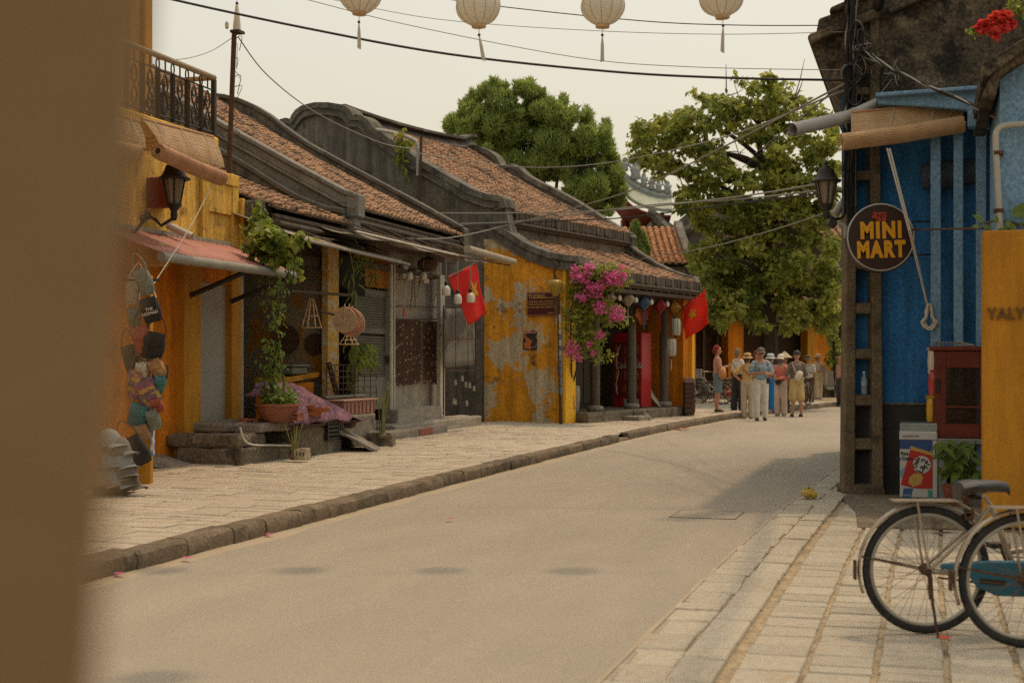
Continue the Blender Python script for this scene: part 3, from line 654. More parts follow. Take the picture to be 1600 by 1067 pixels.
for dx in (-.2, -.04, .1): MB().tube([(b0[0] + dx, cy + .1, .24), (b0[0] + dx, cy + .1, .62 - abs(dx) * .5)], .012, 6).build('peg', wood_d, st)
for dx in (-.18, .09): MB().lathe((b0[0] + dx, cy - .12, .16), [(.03, -.012), (.03, .012)], 12, Matrix.Rotation(pi / 2, 3, 'X')).build('wheel', black, st)
def cap(x, y, mi, ang, label):
    x += R.uniform(-4, 4); y += R.uniform(-3, 3); ang += R.uniform(-.7, .6)
    c = W.px(x, y, cy - .12); t = thing(W, 'baseball_cap', c, label, 'cap', 'caps stacked on the rack'); c = Vector(c)
    m = Matrix.Rotation(ang, 3, 'Z') @ Matrix.Rotation(-.25, 3, 'Y')
    mb = MB(); c = c * 1; mb.lathe(c, [(.115, -.035), (.118, .0), (.11, .06), (.085, .11), (.04, .14), (.006, .146)], 16, m, 1.1, .95); mb.build('crown', capm[mi], t, smooth=True)
    def f(a, b):
        w = (a - .5) * 1.7; r = .108 + b * .075 * math.cos(w * .75); return c + m @ Vector((math.cos(w) * r * 1.1, math.sin(w) * r * .95, -.022 - b * .035 - .02 * w * w * b))
    MB().grid(f, 10, 3).build('brim', capm[mi], t, smooth=True, solid=.005)
    MB().ball(c + m @ Vector((0, 0, .146)), .009, 6, 4).build('button', capm[mi], t)
for q in ((167, 694, 0, -.4, 'pale blue cap at top of the cap rack'), (186, 706, 2, -.7, 'grey cap second from top of the rack'), (170, 728, 0, -.5, 'pale blue cap in middle of left stack'), (190, 726, 0, -.2, 'bluish cap with peak poking toward the road'), (176, 744, 0, -.5, 'pale blue cap low on left stack'), (196, 742, 2, -.3, 'dark grey cap low on right stack'), (160, 752, 1, -.6, 'tan cap at bottom left of the rack'), (182, 757, 0, -.5, 'lowest pale blue cap on the rack'), (202, 756, 3, -.4, 'brown cap at lowest right of the rack')): cap(*q)
# rubble ramp beside the yellow pilaster
a = L.uv(W.w(*W.px(262, 728, 17.2)[:2])); rm = thing(L, 'entry_ramp', (a[0], a[1], .14), 'grey wedge cement ramp at foot of yellow pilaster', 'ramp')
MB().prism([(a[1] - .35, .14), (a[1] + .9, .14), (a[1] + .9, .42), (a[1] + .75, .44)], 'u', a[0] - .55, a[0] + .2).build('slope', cement, rm, bevel=.01)
MB().box(a[0] - .6, a[0] + .25, a[1] + .9, a[1] + 1.2, .13, .46).build('landing', cement_p, rm, bevel=.02)
# ---------------------------------------------------------------- low open-fronted house with the vine
h1 = thing(L, 'low_tiled_house', (19, 9, 0), 'low tiled open fronted house overgrown by vine beside yellow house', 'house')
w0, w1 = uE + .005, 20.35
MB().box(w0, w0 + .14, 9.0, 13, .1, 3.6).build('side_wall', cement_p, h1)
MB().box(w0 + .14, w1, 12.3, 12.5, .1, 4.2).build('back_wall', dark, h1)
MB().box(w1 - .05, w1 - .005, 8.86, 12.3, .4, 3.3).build('patched_wall', M('patched_wall', (.40, .34, .24), (.28, .235, .16), .9, 1.4, .4, 30, stain=(.50, .23, .03), ssc=.8, slo=.5, shi=.56), h1)
MB().box(w0 + .14, w1, 8.9, 12.4, .1, .40).build('floor', cement_d, h1)
MB().box(U(509, 8.78), U(526, 8.78), 8.74, 8.85, .3, 3.2).build('post', M('worn_yellow_post', (.55, .36, .10), (.47, .24, .03), .8, 7, .3, 40, stain=(.50, .44, .33), ssc=6, slo=.5, shi=.58), h1, bevel=.008)
MB().box(w0, w1 - .1, 8.88, 9.0, 2.86, 3.0).build('lintel_beam', wood_d, h1)
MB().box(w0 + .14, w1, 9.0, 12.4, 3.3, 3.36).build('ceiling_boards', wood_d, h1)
e1 = (8.45, 3.50)
tiled(h1, w0 + .02, w1 - .05, e1[0], e1[1], 13.0, 3.50 + 4.55 * .46, tile_m, .12)
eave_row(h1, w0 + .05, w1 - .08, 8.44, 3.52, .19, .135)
pts = [L.u_at(*q, 20.28) for q in ((541, 327), (536, 326), (520, 324), (498, 317), (470, 305), (440, 288), (405, 265), (375, 247), (345, 230), (310, 205))]
verge(h1, pts, 20.14, 20.30, ((0, .09, .04, coping), (.09, .26, 0, moss), (.26, .31, .03, coping), (.31, .62, -.01, moss)))
MB().box(w0 - .02, w0 + .26, 8.62, 9.4, 3.22, 3.62).build('parapet_block', moss, h1, bevel=.03)
MB().box(w0 - .01, w0 + .22, 8.75, 9.4, 2.85, 3.22).build('parapet_corbel', cement_p, h1, bevel=.04)
# rusty tin awning in front
def sheet(parent, name, mat, u0, u1, v0, z0, z0b, v1, z1, cor=.008, n=20, sag=.03):
    return MB().grid(lambda a, b: (u0 + (u1 - u0) * a, v0 + (v1 - v0) * b, (z0 + (z0b - z0) * a) * (1 - b) + z1 * b + cor * math.sin(a * 2 * pi * n) - sag * math.sin(pi * b) * math.sin(pi * a)), n * 5, 5).build(name, mat, parent, smooth=True, solid=.006)
ta, tb = L.v_at(470, 372, 7.95), L.v_at(636, 411, 7.95)
t1 = thing(L, 'tin_awning', (ta[0], 8.9, 3.2), 'rusty corrugated tin awning held on thin poles beside the vine', 'awning')
sheet(t1, 'tin_sheet', tin, ta[0], tb[0], 7.95, ta[1], tb[1], 9.35, 3.56, .010, 18)
MB().tube([(ta[0], 7.93, ta[1] - .02), (tb[0] + .05, 7.93, tb[1] - .02)], .022, 7).build('front_pole', galv, t1)
for k in range(3):
    x = ta[0] + (tb[0] - ta[0]) * (.25 + .3 * k); MB().tube([(x, 7.95, ta[1] + .03), (x, 9.35, 3.59)], .014, 5).build('batten', wood_g, t1)
MB().tube([(ta[0] + .5, 8.0, ta[1] + .06), (tb[0] - .2, 8.6, tb[1] + .30)], .012, 5).build('loose_stick', wood_g, t1)
bh = thing(L, 'black_net', (U(560, 8.9), 8.9, 2.3), 'black shade net hanging under the tin awning', 'net')
MB().grid(lambda a, b: (U(505, 8.9) + (U(572, 8.9) - U(505, 8.9)) * a, 8.9 + .05 * math.sin(a * 9), Z(540, 400, 8.9) - b * (.62 - .18 * (1 - a)) + .03 * math.sin(a * 7)), 12, 5).build('netting', M('black_netting', (.02, .022, .018), rough=.9), bh, solid=.01)
# ---------------------------------------------------------------- long tiled house
h2 = thing(L, 'long_tiled_house', (23, 9.5, 0), 'long tiled house with grey plaster verges and louvred door', 'house')
a2, b2 = 20.46, 25.8
RS = .56; ez2 = 3.80
tiled(h2, a2 + .1, b2 - .02, 8.48, ez2, 14.4, ez2 + RS * 5.92, tile_m, .10, back=(19, 4.2))
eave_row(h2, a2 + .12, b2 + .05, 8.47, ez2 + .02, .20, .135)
MB().box(a2 + .1, b2, 8.6, 8.72, ez2 - .52, ez2 - .22).build('wall_plate', wood_g, h2)
pts = [(8.42, ez2 + .22), (8.6, ez2 + .27), (9.5, ez2 + .18 + RS * 1.02), (11, ez2 + .17 + RS * 2.52), (13, ez2 + .2 + RS * 4.5), (14.4, ez2 + .35 + RS * 5.9)]
verge(h2, pts, 20.34, 20.56, ((0, .08, .06, coping_l), (.08, .22, .02, coping_l), (.22, .27, .05, coping_l), (.27, .62, -.0, coping_l)))
MB().box(20.30, 20.60, 8.36, 8.56, ez2 - .16, ez2 + .20).build('verge_end', coping_l, h2, bevel=.02)
MB().prism([(8.9, .1), (8.9, 3.85), (14.4, 6.6), (19, 4), (19, .1)], 'u', 20.36, 20.54).build('gable_wall', moss, h2)
pts = [L.u_at(*q, 25.85) for q in ((728, 358), (722, 353), (660, 318), (600, 286), (540, 254), (480, 221), (445, 196), (420, 177), (400, 165), (378, 155), (355, 149), (338, 147))]
verge(h2, pts, 25.76, 25.96, ((0, .09, .05, coping), (.09, .26, .0, moss), (.26, .32, .04, coping), (.32, .6, -.01, moss)))
MB().prism([(8.95, .1), (8.95, 3.9), (14.4, 6.8), (19, 4), (19, .1)], 'u', 25.78, 25.94).build('gable_wall', moss, h2)
def fw(x0, x1, y0, y1, v, v2): return (U(x0, v), U(x1, v), v, v2, Z((x0 + x1) / 2, y1, v), Z((x0 + x1) / 2, y0, v))
vF = 8.95
MB().box(20.56, U(552, vF), 9.6, 9.75, .1, 3.6).build('inner_wall', M('inner_grey_green', (.17, .18, .14), (.11, .115, .09), .9, 2), h2)
MB().box(U(607, vF), U(690, vF), vF, vF + .15, .3, 3.6).build('front_wall', cement_p, h2)
MB().box(U(552, vF), U(607, vF), vF, vF + .12, Z(580, 448, vF), 3.4).build('transom_panel', M('orange_board', (.40, .16, .02), (.30, .12, .02), .85, 2, .2), h2)
MB().box(20.6, b2, 9.0, 14, 3.34, 3.4).build('ceiling_boards', wood_d, h2)
MB().box(20.6, b2, 8.9, 14, .1, .42).build('floor', cement_d, h2)
# louvred door
gd = M('grey_green_paint', (.20, .20, .165), (.155, .155, .13), .8, 3, .2, 40, stain=(.10, .095, .075), ssc=3, slo=.58, shi=.72)
d0, d1 = U(555, vF), U(606, vF); zt_, zb_ = Z(580, 452, vF), Z(580, 640, vF)
dr = MB().box(d0, d0 + .08, vF, vF + .05, zb_, zt_).box(d1 - .08, d1, vF, vF + .05, zb_, zt_).box(d0 + .08, d1 - .08, vF + .003, vF + .047, zt_ - .1, zt_).box(d0 + .08, d1 - .08, vF + .003, vF + .047, zb_, zb_ + .55).box(d0 + .08, d1 - .08, vF + .003, vF + .047, zb_ + 1.28, zb_ + 1.38).build('louvred_door', gd, h2, bevel=.004)
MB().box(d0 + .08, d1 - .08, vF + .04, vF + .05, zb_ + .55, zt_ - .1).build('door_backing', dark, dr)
z = zb_ + .57; src = None
while z < zt_ - .12:
    if not (zb_ + 1.24 < z < zb_ + 1.38):
        MB().obox(((d0 + d1) / 2, vF + .02, z), (d1 - d0 - .16, .012, .05), (.7, 0, 0)).build('louvre', gd, dr)
    z += .046
MB().box(d1 - .12, d1 + .02, vF - .05, vF - .002, zb_ + .78, zb_ + .90).build('lock_box', rust, dr)
# drain pipe and white post
for x, wd_ in ((611, .035), (616, .02)): MB().tube([(U(x, 8.86), 8.86, .3), (U(x, 8.86), 8.86, 3.1)], wd_, 8).build('drain_pipe', white_p, h2, smooth=True)
MB().box(U(686, 8.75), U(693, 8.75), 8.72, 8.80, .40, 3.05).build('white_post', white_p, h2, bevel=.006)
MB().box(U(560, 8.8), U(688, 8.8), 8.85, 8.94, 2.98, 3.06).build('meter_shelf', wood_g, h2)
# grey sheet and low mossy wall between the houses
# steps
MB().box(U(598, 8.2), U(700, 8.2), 8.20, 8.6, .10, .30).build('step', cement, h2, bevel=.03)
MB().box(U(618, 8.45), U(753, 8.45), 8.45, 9.0, .10, .36).build('step', cement_p, h2, bevel=.03)
MB().box(U(622, 8.7), U(690, 8.7), 8.70, 9.0, .30, .60).build('threshold', cement_p, h2, bevel=.02)
MB().box(U(655, 8.2), U(676, 8.2), 8.19, 8.5, .12, .285).build('brick_patch', brick_m, h2, bevel=.01)
# faded tarpaulin and rolled canopy
ta, tb = L.v_at(560, 366, 7.85), L.v_at(757, 411, 7.85)
t2 = thing(L, 'tarpaulin_awning', (ta[0], 8.6, 3.4), 'faded grey tarpaulin awning stretched on sticks under long tiled eave', 'awning')
MB().grid(lambda a, b: (ta[0] + (tb[0] - ta[0]) * a, 7.85 + 1.1 * b, (ta[1] * (1 - a) + tb[1] * a) * (1 - b) + 3.72 * b - .13 * math.sin(pi * b) - .03 * math.sin(a * 17) * (1 - b)), 40, 8).build('cloth', tarp, t2, smooth=True, solid=.004)
for dz in (0, .05): MB().tube([(ta[0] - .1, 7.84 + dz, ta[1] + .03 + dz), (tb[0] + .1, 7.84 + dz * 3, tb[1] + .02 + dz)], .016, 5).build('pole', wood_g if dz else white_p, t2)
for k in range(6): x = ta[0] + (tb[0] - ta[0]) * (.15 + .16 * k); MB().tube([(x, 7.85, tb[1] + .05), (x - .2, 8.9, 3.76)], .010, 5).build('stick', wood_g, t2)
ra, rb = L.v_at(730, 389, 7.6), L.v_at(803, 409, 7.6)
t3 = thing(L, 'rolled_canopy', (ra[0], 7.6, ra[1]), 'rolled up off white canopy tube at end of tarpaulin awning', 'canopy')
MB().tube([(ra[0], 7.6, ra[1]), (rb[0], 7.6, rb[1])], [.07, .06], 12).build('roll', M('dirty_canvas', (.40, .35, .26), (.28, .24, .17), .9, 8, .4, 40), t3, smooth=40)
MB().tube([(ra[0], 7.75, ra[1] - .12), (rb[0] - .1, 7.65, rb[1] - .08)], .014, 5).tube([(ra[0] + .3, 8.6, 3.5), (ra[0] + .3, 7.6, ra[1])], .014, 5).tube([(rb[0] - .3, 8.8, 3.4), (rb[0] - .3, 7.6, rb[1])], .014, 5).build('support_rod', rust, t3)
# ---------------------------------------------------------------- antenna pole on the roof line
pb_ = L.px(357, 232, 19.3); pt = L.px(366, 52, 19.3)
an = thing(L, 'antenna_pole', pb_, 'dark rusty pole with white cone antenna standing above tiled roofs', 'antenna')
MB().tube([(pb_[0], pb_[1], pb_[2] - .5), pt], .036, 8).build('pole', rust, an, smooth=True)
MB().box(pt[0] - .05, pt[0] + .12, pt[1] - .10, pt[1] + .04, pt[2], pt[2] + .035).build('bracket', black, an)
MB().lathe((pt[0] + .04, pt[1] - .02, pt[2] + .03), [(.055, 0), (.05, .1), (.022, .34), (.015, .36)], 12).build('cone', white_p, an, smooth=40)
MB().ball((pt[0] + .04, pt[1] - .02, pt[2] + .41), .022, 8, 6).build('tip', black, an); MB().tube([(pt[0] + .04, pt[1] - .02, pt[2] + .4), (pt[0] + .04, pt[1] - .02, pt[2] + .75)], .004, 4).build('whip', black, an)
MB().lathe((pt[0] - .04, pt[1] + .09, pt[2] + .05), [(.012, 0), (.026, .02), (.026, .08), (.015, .10)], 8).build('insulator', white_p, an)
mb = MB()
for k in range(10):
    z = pb_[2] + .3 + k * .13; f = (z - pb_[2]) / (pt[2] - pb_[2]); x, y = pb_[0] + (pt[0] - pb_[0]) * f, pb_[1] + (pt[1] - pb_[1]) * f
    mb.tube(cr([(x, y, z), (x + R.uniform(.05, .16), y - R.uniform(0, .12), z + R.uniform(-.12, .1)), (x + R.uniform(0, .1), y - .04, z - R.uniform(.1, .25))], 3), .005, 4)
mb.build('loose_wire', wire_m, an)
# ---------------------------------------------------------------- things on and by the shop fronts
def ground_z(u, v): return zl(u, v) if v > kl(u) else 0
# ledge of broken cement with pot
lv = 7.95; l0, l1 = U(378, lv), U(470, lv); zt1 = Z(425, 660, lv)
lg = thing(L, 'cement_ledge', (l0, lv, .14), 'broken cement ledge under the terracotta pot', 'ledge')
MB().box(l0, l1, lv, 8.85, .1, .36).build('lower_block', cement_d, lg, bevel=.03)
MB().box(l0 + .02, l0 + (l1 - l0) * .45, lv + .05, 9.0, .36, zt1 - .12).build('left_block', cement_d, lg, bevel=.04)
MB().box(l0 + (l1 - l0) * .8, l1, lv + .02, 9.0, .36, zt1 - .12).build('right_block', cement_d, lg, bevel=.04)
MB().box(l0 + (l1 - l0) * .3, l1 + .01, lv - .01, 9.0, zt1 - .12, zt1).build('top_slab', cement, lg, bevel=.03)
MB().tube(cr([(l0 - .1, lv - .03, .62), (l0 + .1, lv - .03, .42), (l0 + .8, lv - .03, .36), (l1 - .15, lv - .03, .30), (l1 - .05, lv - .05, .16)], 4), .014, 6).build('hose', white_p, lg)
c = L.px(434, 657, 18.15); pot = thing(L, 'terracotta_bowl', (c[0], c[1], zt1), 'wide terracotta bowl planted with trailing vine on cement ledge', 'planter')
MB().lathe((c[0], c[1], zt1 + .002), [(.16, 0), (.21, .04), (.255, .14), (.275, .20), (.30, .205), (.30, .235), (.265, .235), (.24, .19)], 24).build('bowl', terra, pot, smooth=40)
MB().lathe((c[0], c[1], zt1 + .19), [(.25, 0), (.245, .012), (.01, .02)], 20).build('soil', earth, pot)
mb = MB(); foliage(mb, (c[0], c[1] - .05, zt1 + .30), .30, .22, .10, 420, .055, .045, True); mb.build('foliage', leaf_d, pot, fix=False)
# climbing vine
vn = thing(L, 'climbing_vine', (c[0], c[1], zt1 + .2), 'green climbing vine rising from bowl to tin awning', 'vine')
vz = lambda x, y, Y: L.px(x, y, Y)
stems = [cr([vz(428, 640, 18.2), vz(425, 590, 18.2), vz(432, 540, 18.1), vz(436, 480, 18.0), vz(432, 430, 18.3), vz(425, 380, 18.2)], 4),
         cr([vz(418, 640, 18.2), vz(412, 580, 18.2), vz(420, 520, 18.1), vz(418, 460, 18.0), vz(412, 420, 18.3)], 4),
         cr([vz(445, 640, 18.1), vz(440, 570, 18.0), vz(430, 520, 18.0), vz(444, 450, 17.8), vz(455, 420, 18.1)], 4)]
mb = MB()
for s_ in stems: mb.tube(s_, .008, 5)
mb.build('stem', bark, vn)
mb = MB()
vine_leaves(mb, stems[0], 130, .13, .085); vine_leaves(mb, stems[1], 80, .12, .075); vine_leaves(mb, stems[2], 70, .10, .08)
foliage(mb, vz(424, 600, 18.1), .15, .12, .40, 130, .075, .065, True, .5)
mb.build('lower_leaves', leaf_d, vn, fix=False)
mb = MB()
top = [cr([vz(402, 322, 18.2), vz(410, 345, 18.2), vz(425, 370, 18.1), vz(450, 372, 18.0), vz(478, 368, 17.9)], 4), cr([vz(382, 365, 18.3), vz(398, 350, 18.2), vz(415, 362, 18.1), vz(440, 390, 18.0)], 4), cr([vz(378, 382, 18.2), vz(410, 400, 18.1), vz(450, 405, 18.0), vz(465, 430, 18.0)], 4)]
for s_ in top: vine_leaves(mb, s_, 85, .10, .13)
foliage(mb, vz(420, 375, 18.1), .32, .2, .22, 200, .12, .11, True, .4)
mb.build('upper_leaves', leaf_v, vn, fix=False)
mb = MB(); [mb.tube(s_, .007, 5) for s_ in top]
for k in range(8):
    a = vz(R.uniform(425, 475), R.uniform(370, 420), 18.0); mb.tube(cr([a, (a[0] + R.uniform(-.1, .1), a[1], a[2] - .2), (a[0] + R.uniform(-.15, .15), a[1], a[2] - R.uniform(.3, .5))], 3), .005, 4)
mb.build('tendril', bark, vn)
gl = thing(L, 'hanging_leaf', vz(438, 460, 17.7), 'single huge veined green leaf dangling by the vine', 'leaf')
mb = MB(); leaf(mb, Vector(vz(438, 443, 17.8)), Vector((.02, 0, -1)), Vector((.4, -1, 0)), .33, .26, True); mb.build('blade', leaf_d, gl, solid=.004)
# perforated bricks
def hollow(x, y, Y, wpx, hpx, m, label, holes, name='hollow_brick', dep=.10):
    p = L.px(x, y, Y); s = Y / FPX; w, h = wpx * s, hpx * s; t = thing(L, name, (p[0], p[1], p[2]), label, 'brick', 'loose bricks by the shop fronts')
    nx, nz_ = holes; mb = MB()
    # face facing the camera is u = const: build walls round real holes
    vs = [-w / 2 + w * i / (2 * nx + 1) for i in range(2 * nx + 2)]; zs = [h * i / (2 * nz_ + 1) for i in range(2 * nz_ + 2)]
    for i in range(2 * nx + 1):
        for j in range(2 * nz_ + 1):
            if not (i % 2 and j % 2): mb.box(p[0] - dep, p[0] + dep, p[1] + vs[i], p[1] + vs[i + 1], p[2] + zs[j], p[2] + zs[j + 1])
    bm_ = mb.build('block', m, t)
    b_ = bm_.modifiers.new('weld', 'WELD')
    MB().box(p[0] + dep * .4, p[0] + dep * .9, p[1] - w * .45, p[1] + w * .45, p[2] + h * .05, p[2] + h * .95).build('hole_shade', dark, t)  # dark block stands in for the shade inside the holes
    return t
hollow(390, 668, 18.1, 28, 14, brick_m, 'red hollow brick under the pot, far left of ledge', (4, 2))
hollow(462, 657, 18.1, 18, 12, brick_m, 'small red hollow brick right of terracotta bowl', (3, 2))
hollow(388, 682, 18.05, 26, 12, brick_m, 'red brick lying under the hollow brick at ledge', (4, 1))
hollow(473, 718, 17.85, 19, 18, M('pale_block', (.42, .36, .25), (.33, .28, .19), .9, 6, .4), 'pale hollow cement block standing on the pavement by snake plant', (3, 1), 'cement_block', .09)
for q in ((330, 690, 18.4, 34, 8), (330, 683, 18.5, 28, 7)):
    p = L.px(q[0], q[1], q[2]); t = thing(L, 'brick', p, 'red brick lying on door sill, %s of two' % ('lower' if q[3] == 34 else 'upper'), 'brick', 'bricks on the door sill')
    MB().box(p[0] - .05, p[0] + .06, p[1] - .12, p[1] + .12, p[2], p[2] + .06).build('body', brick_m, t, bevel=.006)
    MB().box(p[0] - .054, p[0] - .05, p[1] - .08, p[1] + .08, p[2] + .02, p[2] + .04).build('frog_shade', dark, t)  # flat dark slab painted as the shade of a hollow
def blades(x, y, Y, n, h, label, m, spread=.10, w=.035, name='snake_plant', base=True):
    p = L.px(x, y, Y); t = thing(L, name, p, label, 'plant', 'upright strap leaved plants')
    for _ in range(n):
        a = R.uniform(0, 2 * pi); hh = h * R.uniform(.55, 1); d = Vector((math.cos(a), math.sin(a), 0)); l = R.uniform(.3, 1) * spread; sw = d.cross(Vector((0, 0, 1)))
        b = Vector(p) + d * .03
        def f(q, s): return b + d * l * s * s + Vector((0, 0, hh * s)) + sw * (q - .5) * w * (1 - s ** 3) * 1.0 + d * (.012 * abs(q - .5))
        MB().grid(f, 2, 6).build('blade', m, t, smooth=True, solid=.004)
    if base: MB().lathe(p, [(.05, -.02), (.07, .02), (.05, .06)], 10).build('clump', earth, t)
    return t
snake = M('snake_leaf', (.11, .14, .035), (.30, .26, .09), .5, 20, 0, stretch=(1, 1, .6))
blades(460, 716, 17.9, 6, .52, 'thin snake plant leaning by pale cement block', snake, .16, .03)
blades(597, 682, 21.2, 9, .95, 'tall snake plant in front of louvred door', snake, .10, .045)
# plank bench with purple cloth
bv = 7.85; z0 = Z(520, 659, bv); k0, k1 = U(462, bv), U(565, bv)
bn = thing(L, 'plank_bench', (k0, bv, .15), 'low plank bench resting on cement blocks', 'bench')
MB().box(k0, k1, bv, bv + .75, z0 - .04, z0).build('plank', wood_g, bn, bevel=.006)
MB().box(k0 + .05, U(517, bv), bv + .03, bv + .7, .12, z0 - .04).build('block', cement_d, bn, bevel=.03)
MB().box(U(517, bv) + .01, U(541, bv), bv + .06, bv + .5, .12, .34).build('foot_block', cement, bn, bevel=.03)
cr_ = thing(L, 'crate', (U(520, bv), bv, .35), 'black plastic crate tucked under plank bench', 'crate')
c0, c1 = U(510, bv), U(528, bv)
for i in range(5): z = .345 + i * .055; MB().box(c0, c1, bv - .02, bv + .3, z, z + .035).build('slat', black, cr_)
for x in (c0, c1 - .03): MB().box(x, x + .03, bv - .025, bv + .305, .345, .61).build('corner_post', black, cr_)
cl = thing(L, 'draped_cloth', (U(510, bv), bv, z0), 'purple and pink patterned cloth draped over baskets on bench', 'cloth')
def cloth_h(a):
    ks_ = [(0, .36), (.12, .48), (.26, .54), (.4, .46), (.55, .36), (.7, .27), (.82, .20), (.9, .06), (1, -.14)]
    for (x0, y0), (x1, y1) in zip(ks_, ks_[1:]):
        if x0 <= a <= x1: return y0 + (y1 - y0) * (a - x0) / (x1 - x0)
def clothf(a, b):
    h = cloth_h(a); u = U(442, bv) + (U(562, bv) - U(442, bv)) * a
    fold = .03 * noise.noise(Vector((a * 9, b * 4, 1))) + .018 * math.sin(a * 26 + b * 9) + .012 * math.sin(b * 21 + a * 5)
    v = bv - .06 + b * .62; drop = max(0, (.42 - b) / .42); z = z0 + h + .02 - drop ** 1.5 * (h + .02 - .015) * (1 if a < .8 else .9)
    return (u + fold * .5, v + fold - .05 * drop, z + fold * .7)
MB().grid(clothf, 60, 26).build('sheet', M('purple_print', (.11, .05, .095), (.23, .105, .12), .85, 2.0, .5, 30, stain=(.42, .36, .34), ssc=34, slo=.60, shi=.63, stain2=(.07, .03, .07), s2=(.5, .6, 5.)), cl, smooth=True, solid=.006)
for k, (x, y) in enumerate(((482, 650), (495, 644), (470, 640))):
    p = L.px(x, y, 18.9); t = thing(L, 'woven_basket', p, ['orange woven basket on the plank bench under cloth edge', 'upper orange basket stacked beneath purple cloth', 'orange basket behind the terracotta bowl'][k], 'basket', 'orange baskets under the cloth')
    MB().lathe(p, [(.13, 0), (.17, .03), (.175, .06), (.165, .06), (.15, .02)], 18).build('bowl', M('orange_weave%d' % k, (.40, .15, .03), (.26, .09, .025), .8, 30, .5, 60), t, smooth=40)
    MB().tube([(p[0] + .176 * math.cos(w), p[1] + .176 * math.sin(w), p[2] + .06) for w in [2 * pi * i / 18 for i in range(18)]], .010, 5, closed=True).build('rim', terra, t)
# wooden shelf and tub behind
p = L.px(460, 592, 21.3); sh = thing(L, 'yellow_chest', (p[0], p[1], .4), 'orange yellow chest with sloping lid inside the open front', 'chest')
MB().prism([(p[0] - .75, p[2] - .06), (p[0] + .45, p[2] + .02), (p[0] + .48, p[2] + .10), (p[0] - .75, p[2] + .02)], 'v', p[1] - .2, p[1] + .3).build('lid', yellow_flat, sh, bevel=.01)
MB().box(p[0] - .7, p[0] + .38, p[1] - .15, p[1] + .3, .42, p[2] - .05).build('body', yellow, sh, bevel=.01)
p = L.px(452, 583, 21.2); tb_ = thing(L, 'green_tub', p, 'square grey green plastic tub on the yellow chest', 'tub')
MB().box(p[0] - .30, p[0] + .22, p[1] - .2, p[1] + .16, p[2] - .02, p[2] + .10).build('tub', M('sage_plastic', (.17, .18, .12), (.13, .14, .09), .6), tb_, bevel=.02)
MB().box(p[0] - .33, p[0] + .25, p[1] - .23, p[1] + .19, p[2] + .10, p[2] + .125).build('rim', M('sage_rim', (.21, .22, .15), rough=.6), tb_, bevel=.008)
# round woven trays on the wall, cages and hats
weave = M('brown_weave', (.16, .085, .05), (.10, .055, .035), .85, 22, .6, 50)
for k, (x, y, r_) in enumerate(((492, 538, .16), (448, 530, .20))):
    p = L.px(x, y, 22.0); t = thing(L, 'woven_tray', p, ['round brown woven tray on patched wall near yellow post', 'larger round woven tray half hidden by the vine'][k], 'tray', 'woven trays on the inner wall')
    m_ = Matrix.Rotation(pi / 2, 3, 'Y')
    MB().lathe(p, [(r_, -.02), (r_, .015), (r_ * .92, .02), (r_ * .88, .005), (.01, .0)], 22, m_).build('tray', weave, t, smooth=40)
    MB().tube([Vector(p) + m_ @ Vector((r_ * math.cos(w), r_ * math.sin(w), 0)) for w in [2 * pi * i / 22 for i in range(22)]], .012, 5, closed=True).build('rim', wood_d, t)
for k, (x, y, h_) in enumerate(((487, 512, .42), (545, 538, .16))):
    p = L.px(x, y, 20.6); t = thing(L, 'bamboo_cage', p, ['tall tapering bamboo frame hanging in the dark shop front', 'small bamboo bird cage hanging below the fan hats'][k], 'cage', 'bamboo cages')
    for q in range(8):
        w = 2 * pi * q / 8; MB().tube([(p[0] + .15 * math.cos(w), p[1] + .15 * math.sin(w), p[2]), (p[0] + .03 * math.cos(w), p[1] + .03 * math.sin(w), p[2] + h_)], .007, 5).build('bar', bamboo, t)
    for f_ in (0, .4, .75): MB().tube([(p[0] + (.15 - .12 * f_) * math.cos(w), p[1] + (.15 - .12 * f_) * math.sin(w), p[2] + h_ * f_) for w in [2 * pi * i / 12 for i in range(12)]], .006, 4, closed=True).build('hoop', bamboo, t)
palm = M('palm_leaf_hat', (.47, .33, .20), (.38, .25, .15), .8, 6, .3, 50); palm_p = M('pink_edge_hat', (.42, .16, .13), (.46, .30, .17), .8, 5, .3, 50)
for k, (x, y, r_, m) in enumerate(((539, 500, .17, palm), (546, 502, .185, palm_p), (551, 504, .18, palm))):
    p = L.px(x, y, 20.0 + k * .09); t = thing(L, 'palm_leaf_fan', p, ['front pale heart shaped palm leaf fan hung from pole', 'middle palm leaf fan with pink edge', 'rearmost rounded palm leaf fan of the bunch'][k], 'fan', 'palm leaf fans hung in a bunch')
    out = [(r_ * (1.0 - .12 * math.sin(w) + .10 * (math.sin(w) > .95)) * math.cos(w), r_ * math.sin(w) * 1.02) for w in [2 * pi * i / 24 for i in range(24)]]
    MB().prism([(p[1] + a, p[2] + b) for a, b in out], 'u', p[0] - .008, p[0] + .008).build('blade', m, t)
    MB().tube([(p[0] + q_[0] * 0, p[1] + q_[0], p[2] + q_[1]) for q_ in out], .013, 5, closed=True).build('hem', m, t)
    MB().tube([(p[0], p[1], p[2] - r_ * .9), (p[0] - .012, p[1], p[2] + r_ * 1.35)], .009, 5).build('handle', bamboo, t)
pl_ = thing(L, 'hanging_pole', L.px(480, 458, 19.9), 'dark horizontal bamboo pole under the tin awning', 'pole')
MB().tube([L.px(455, 455, 19.5), L.px(545, 461, 21.5)], .022, 7).build('pole', wood_d, pl_); MB().tube([L.px(500, 486, 20.), L.px(540, 496, 20.4)], .02, 7).build('arm', wood_d, pl_)
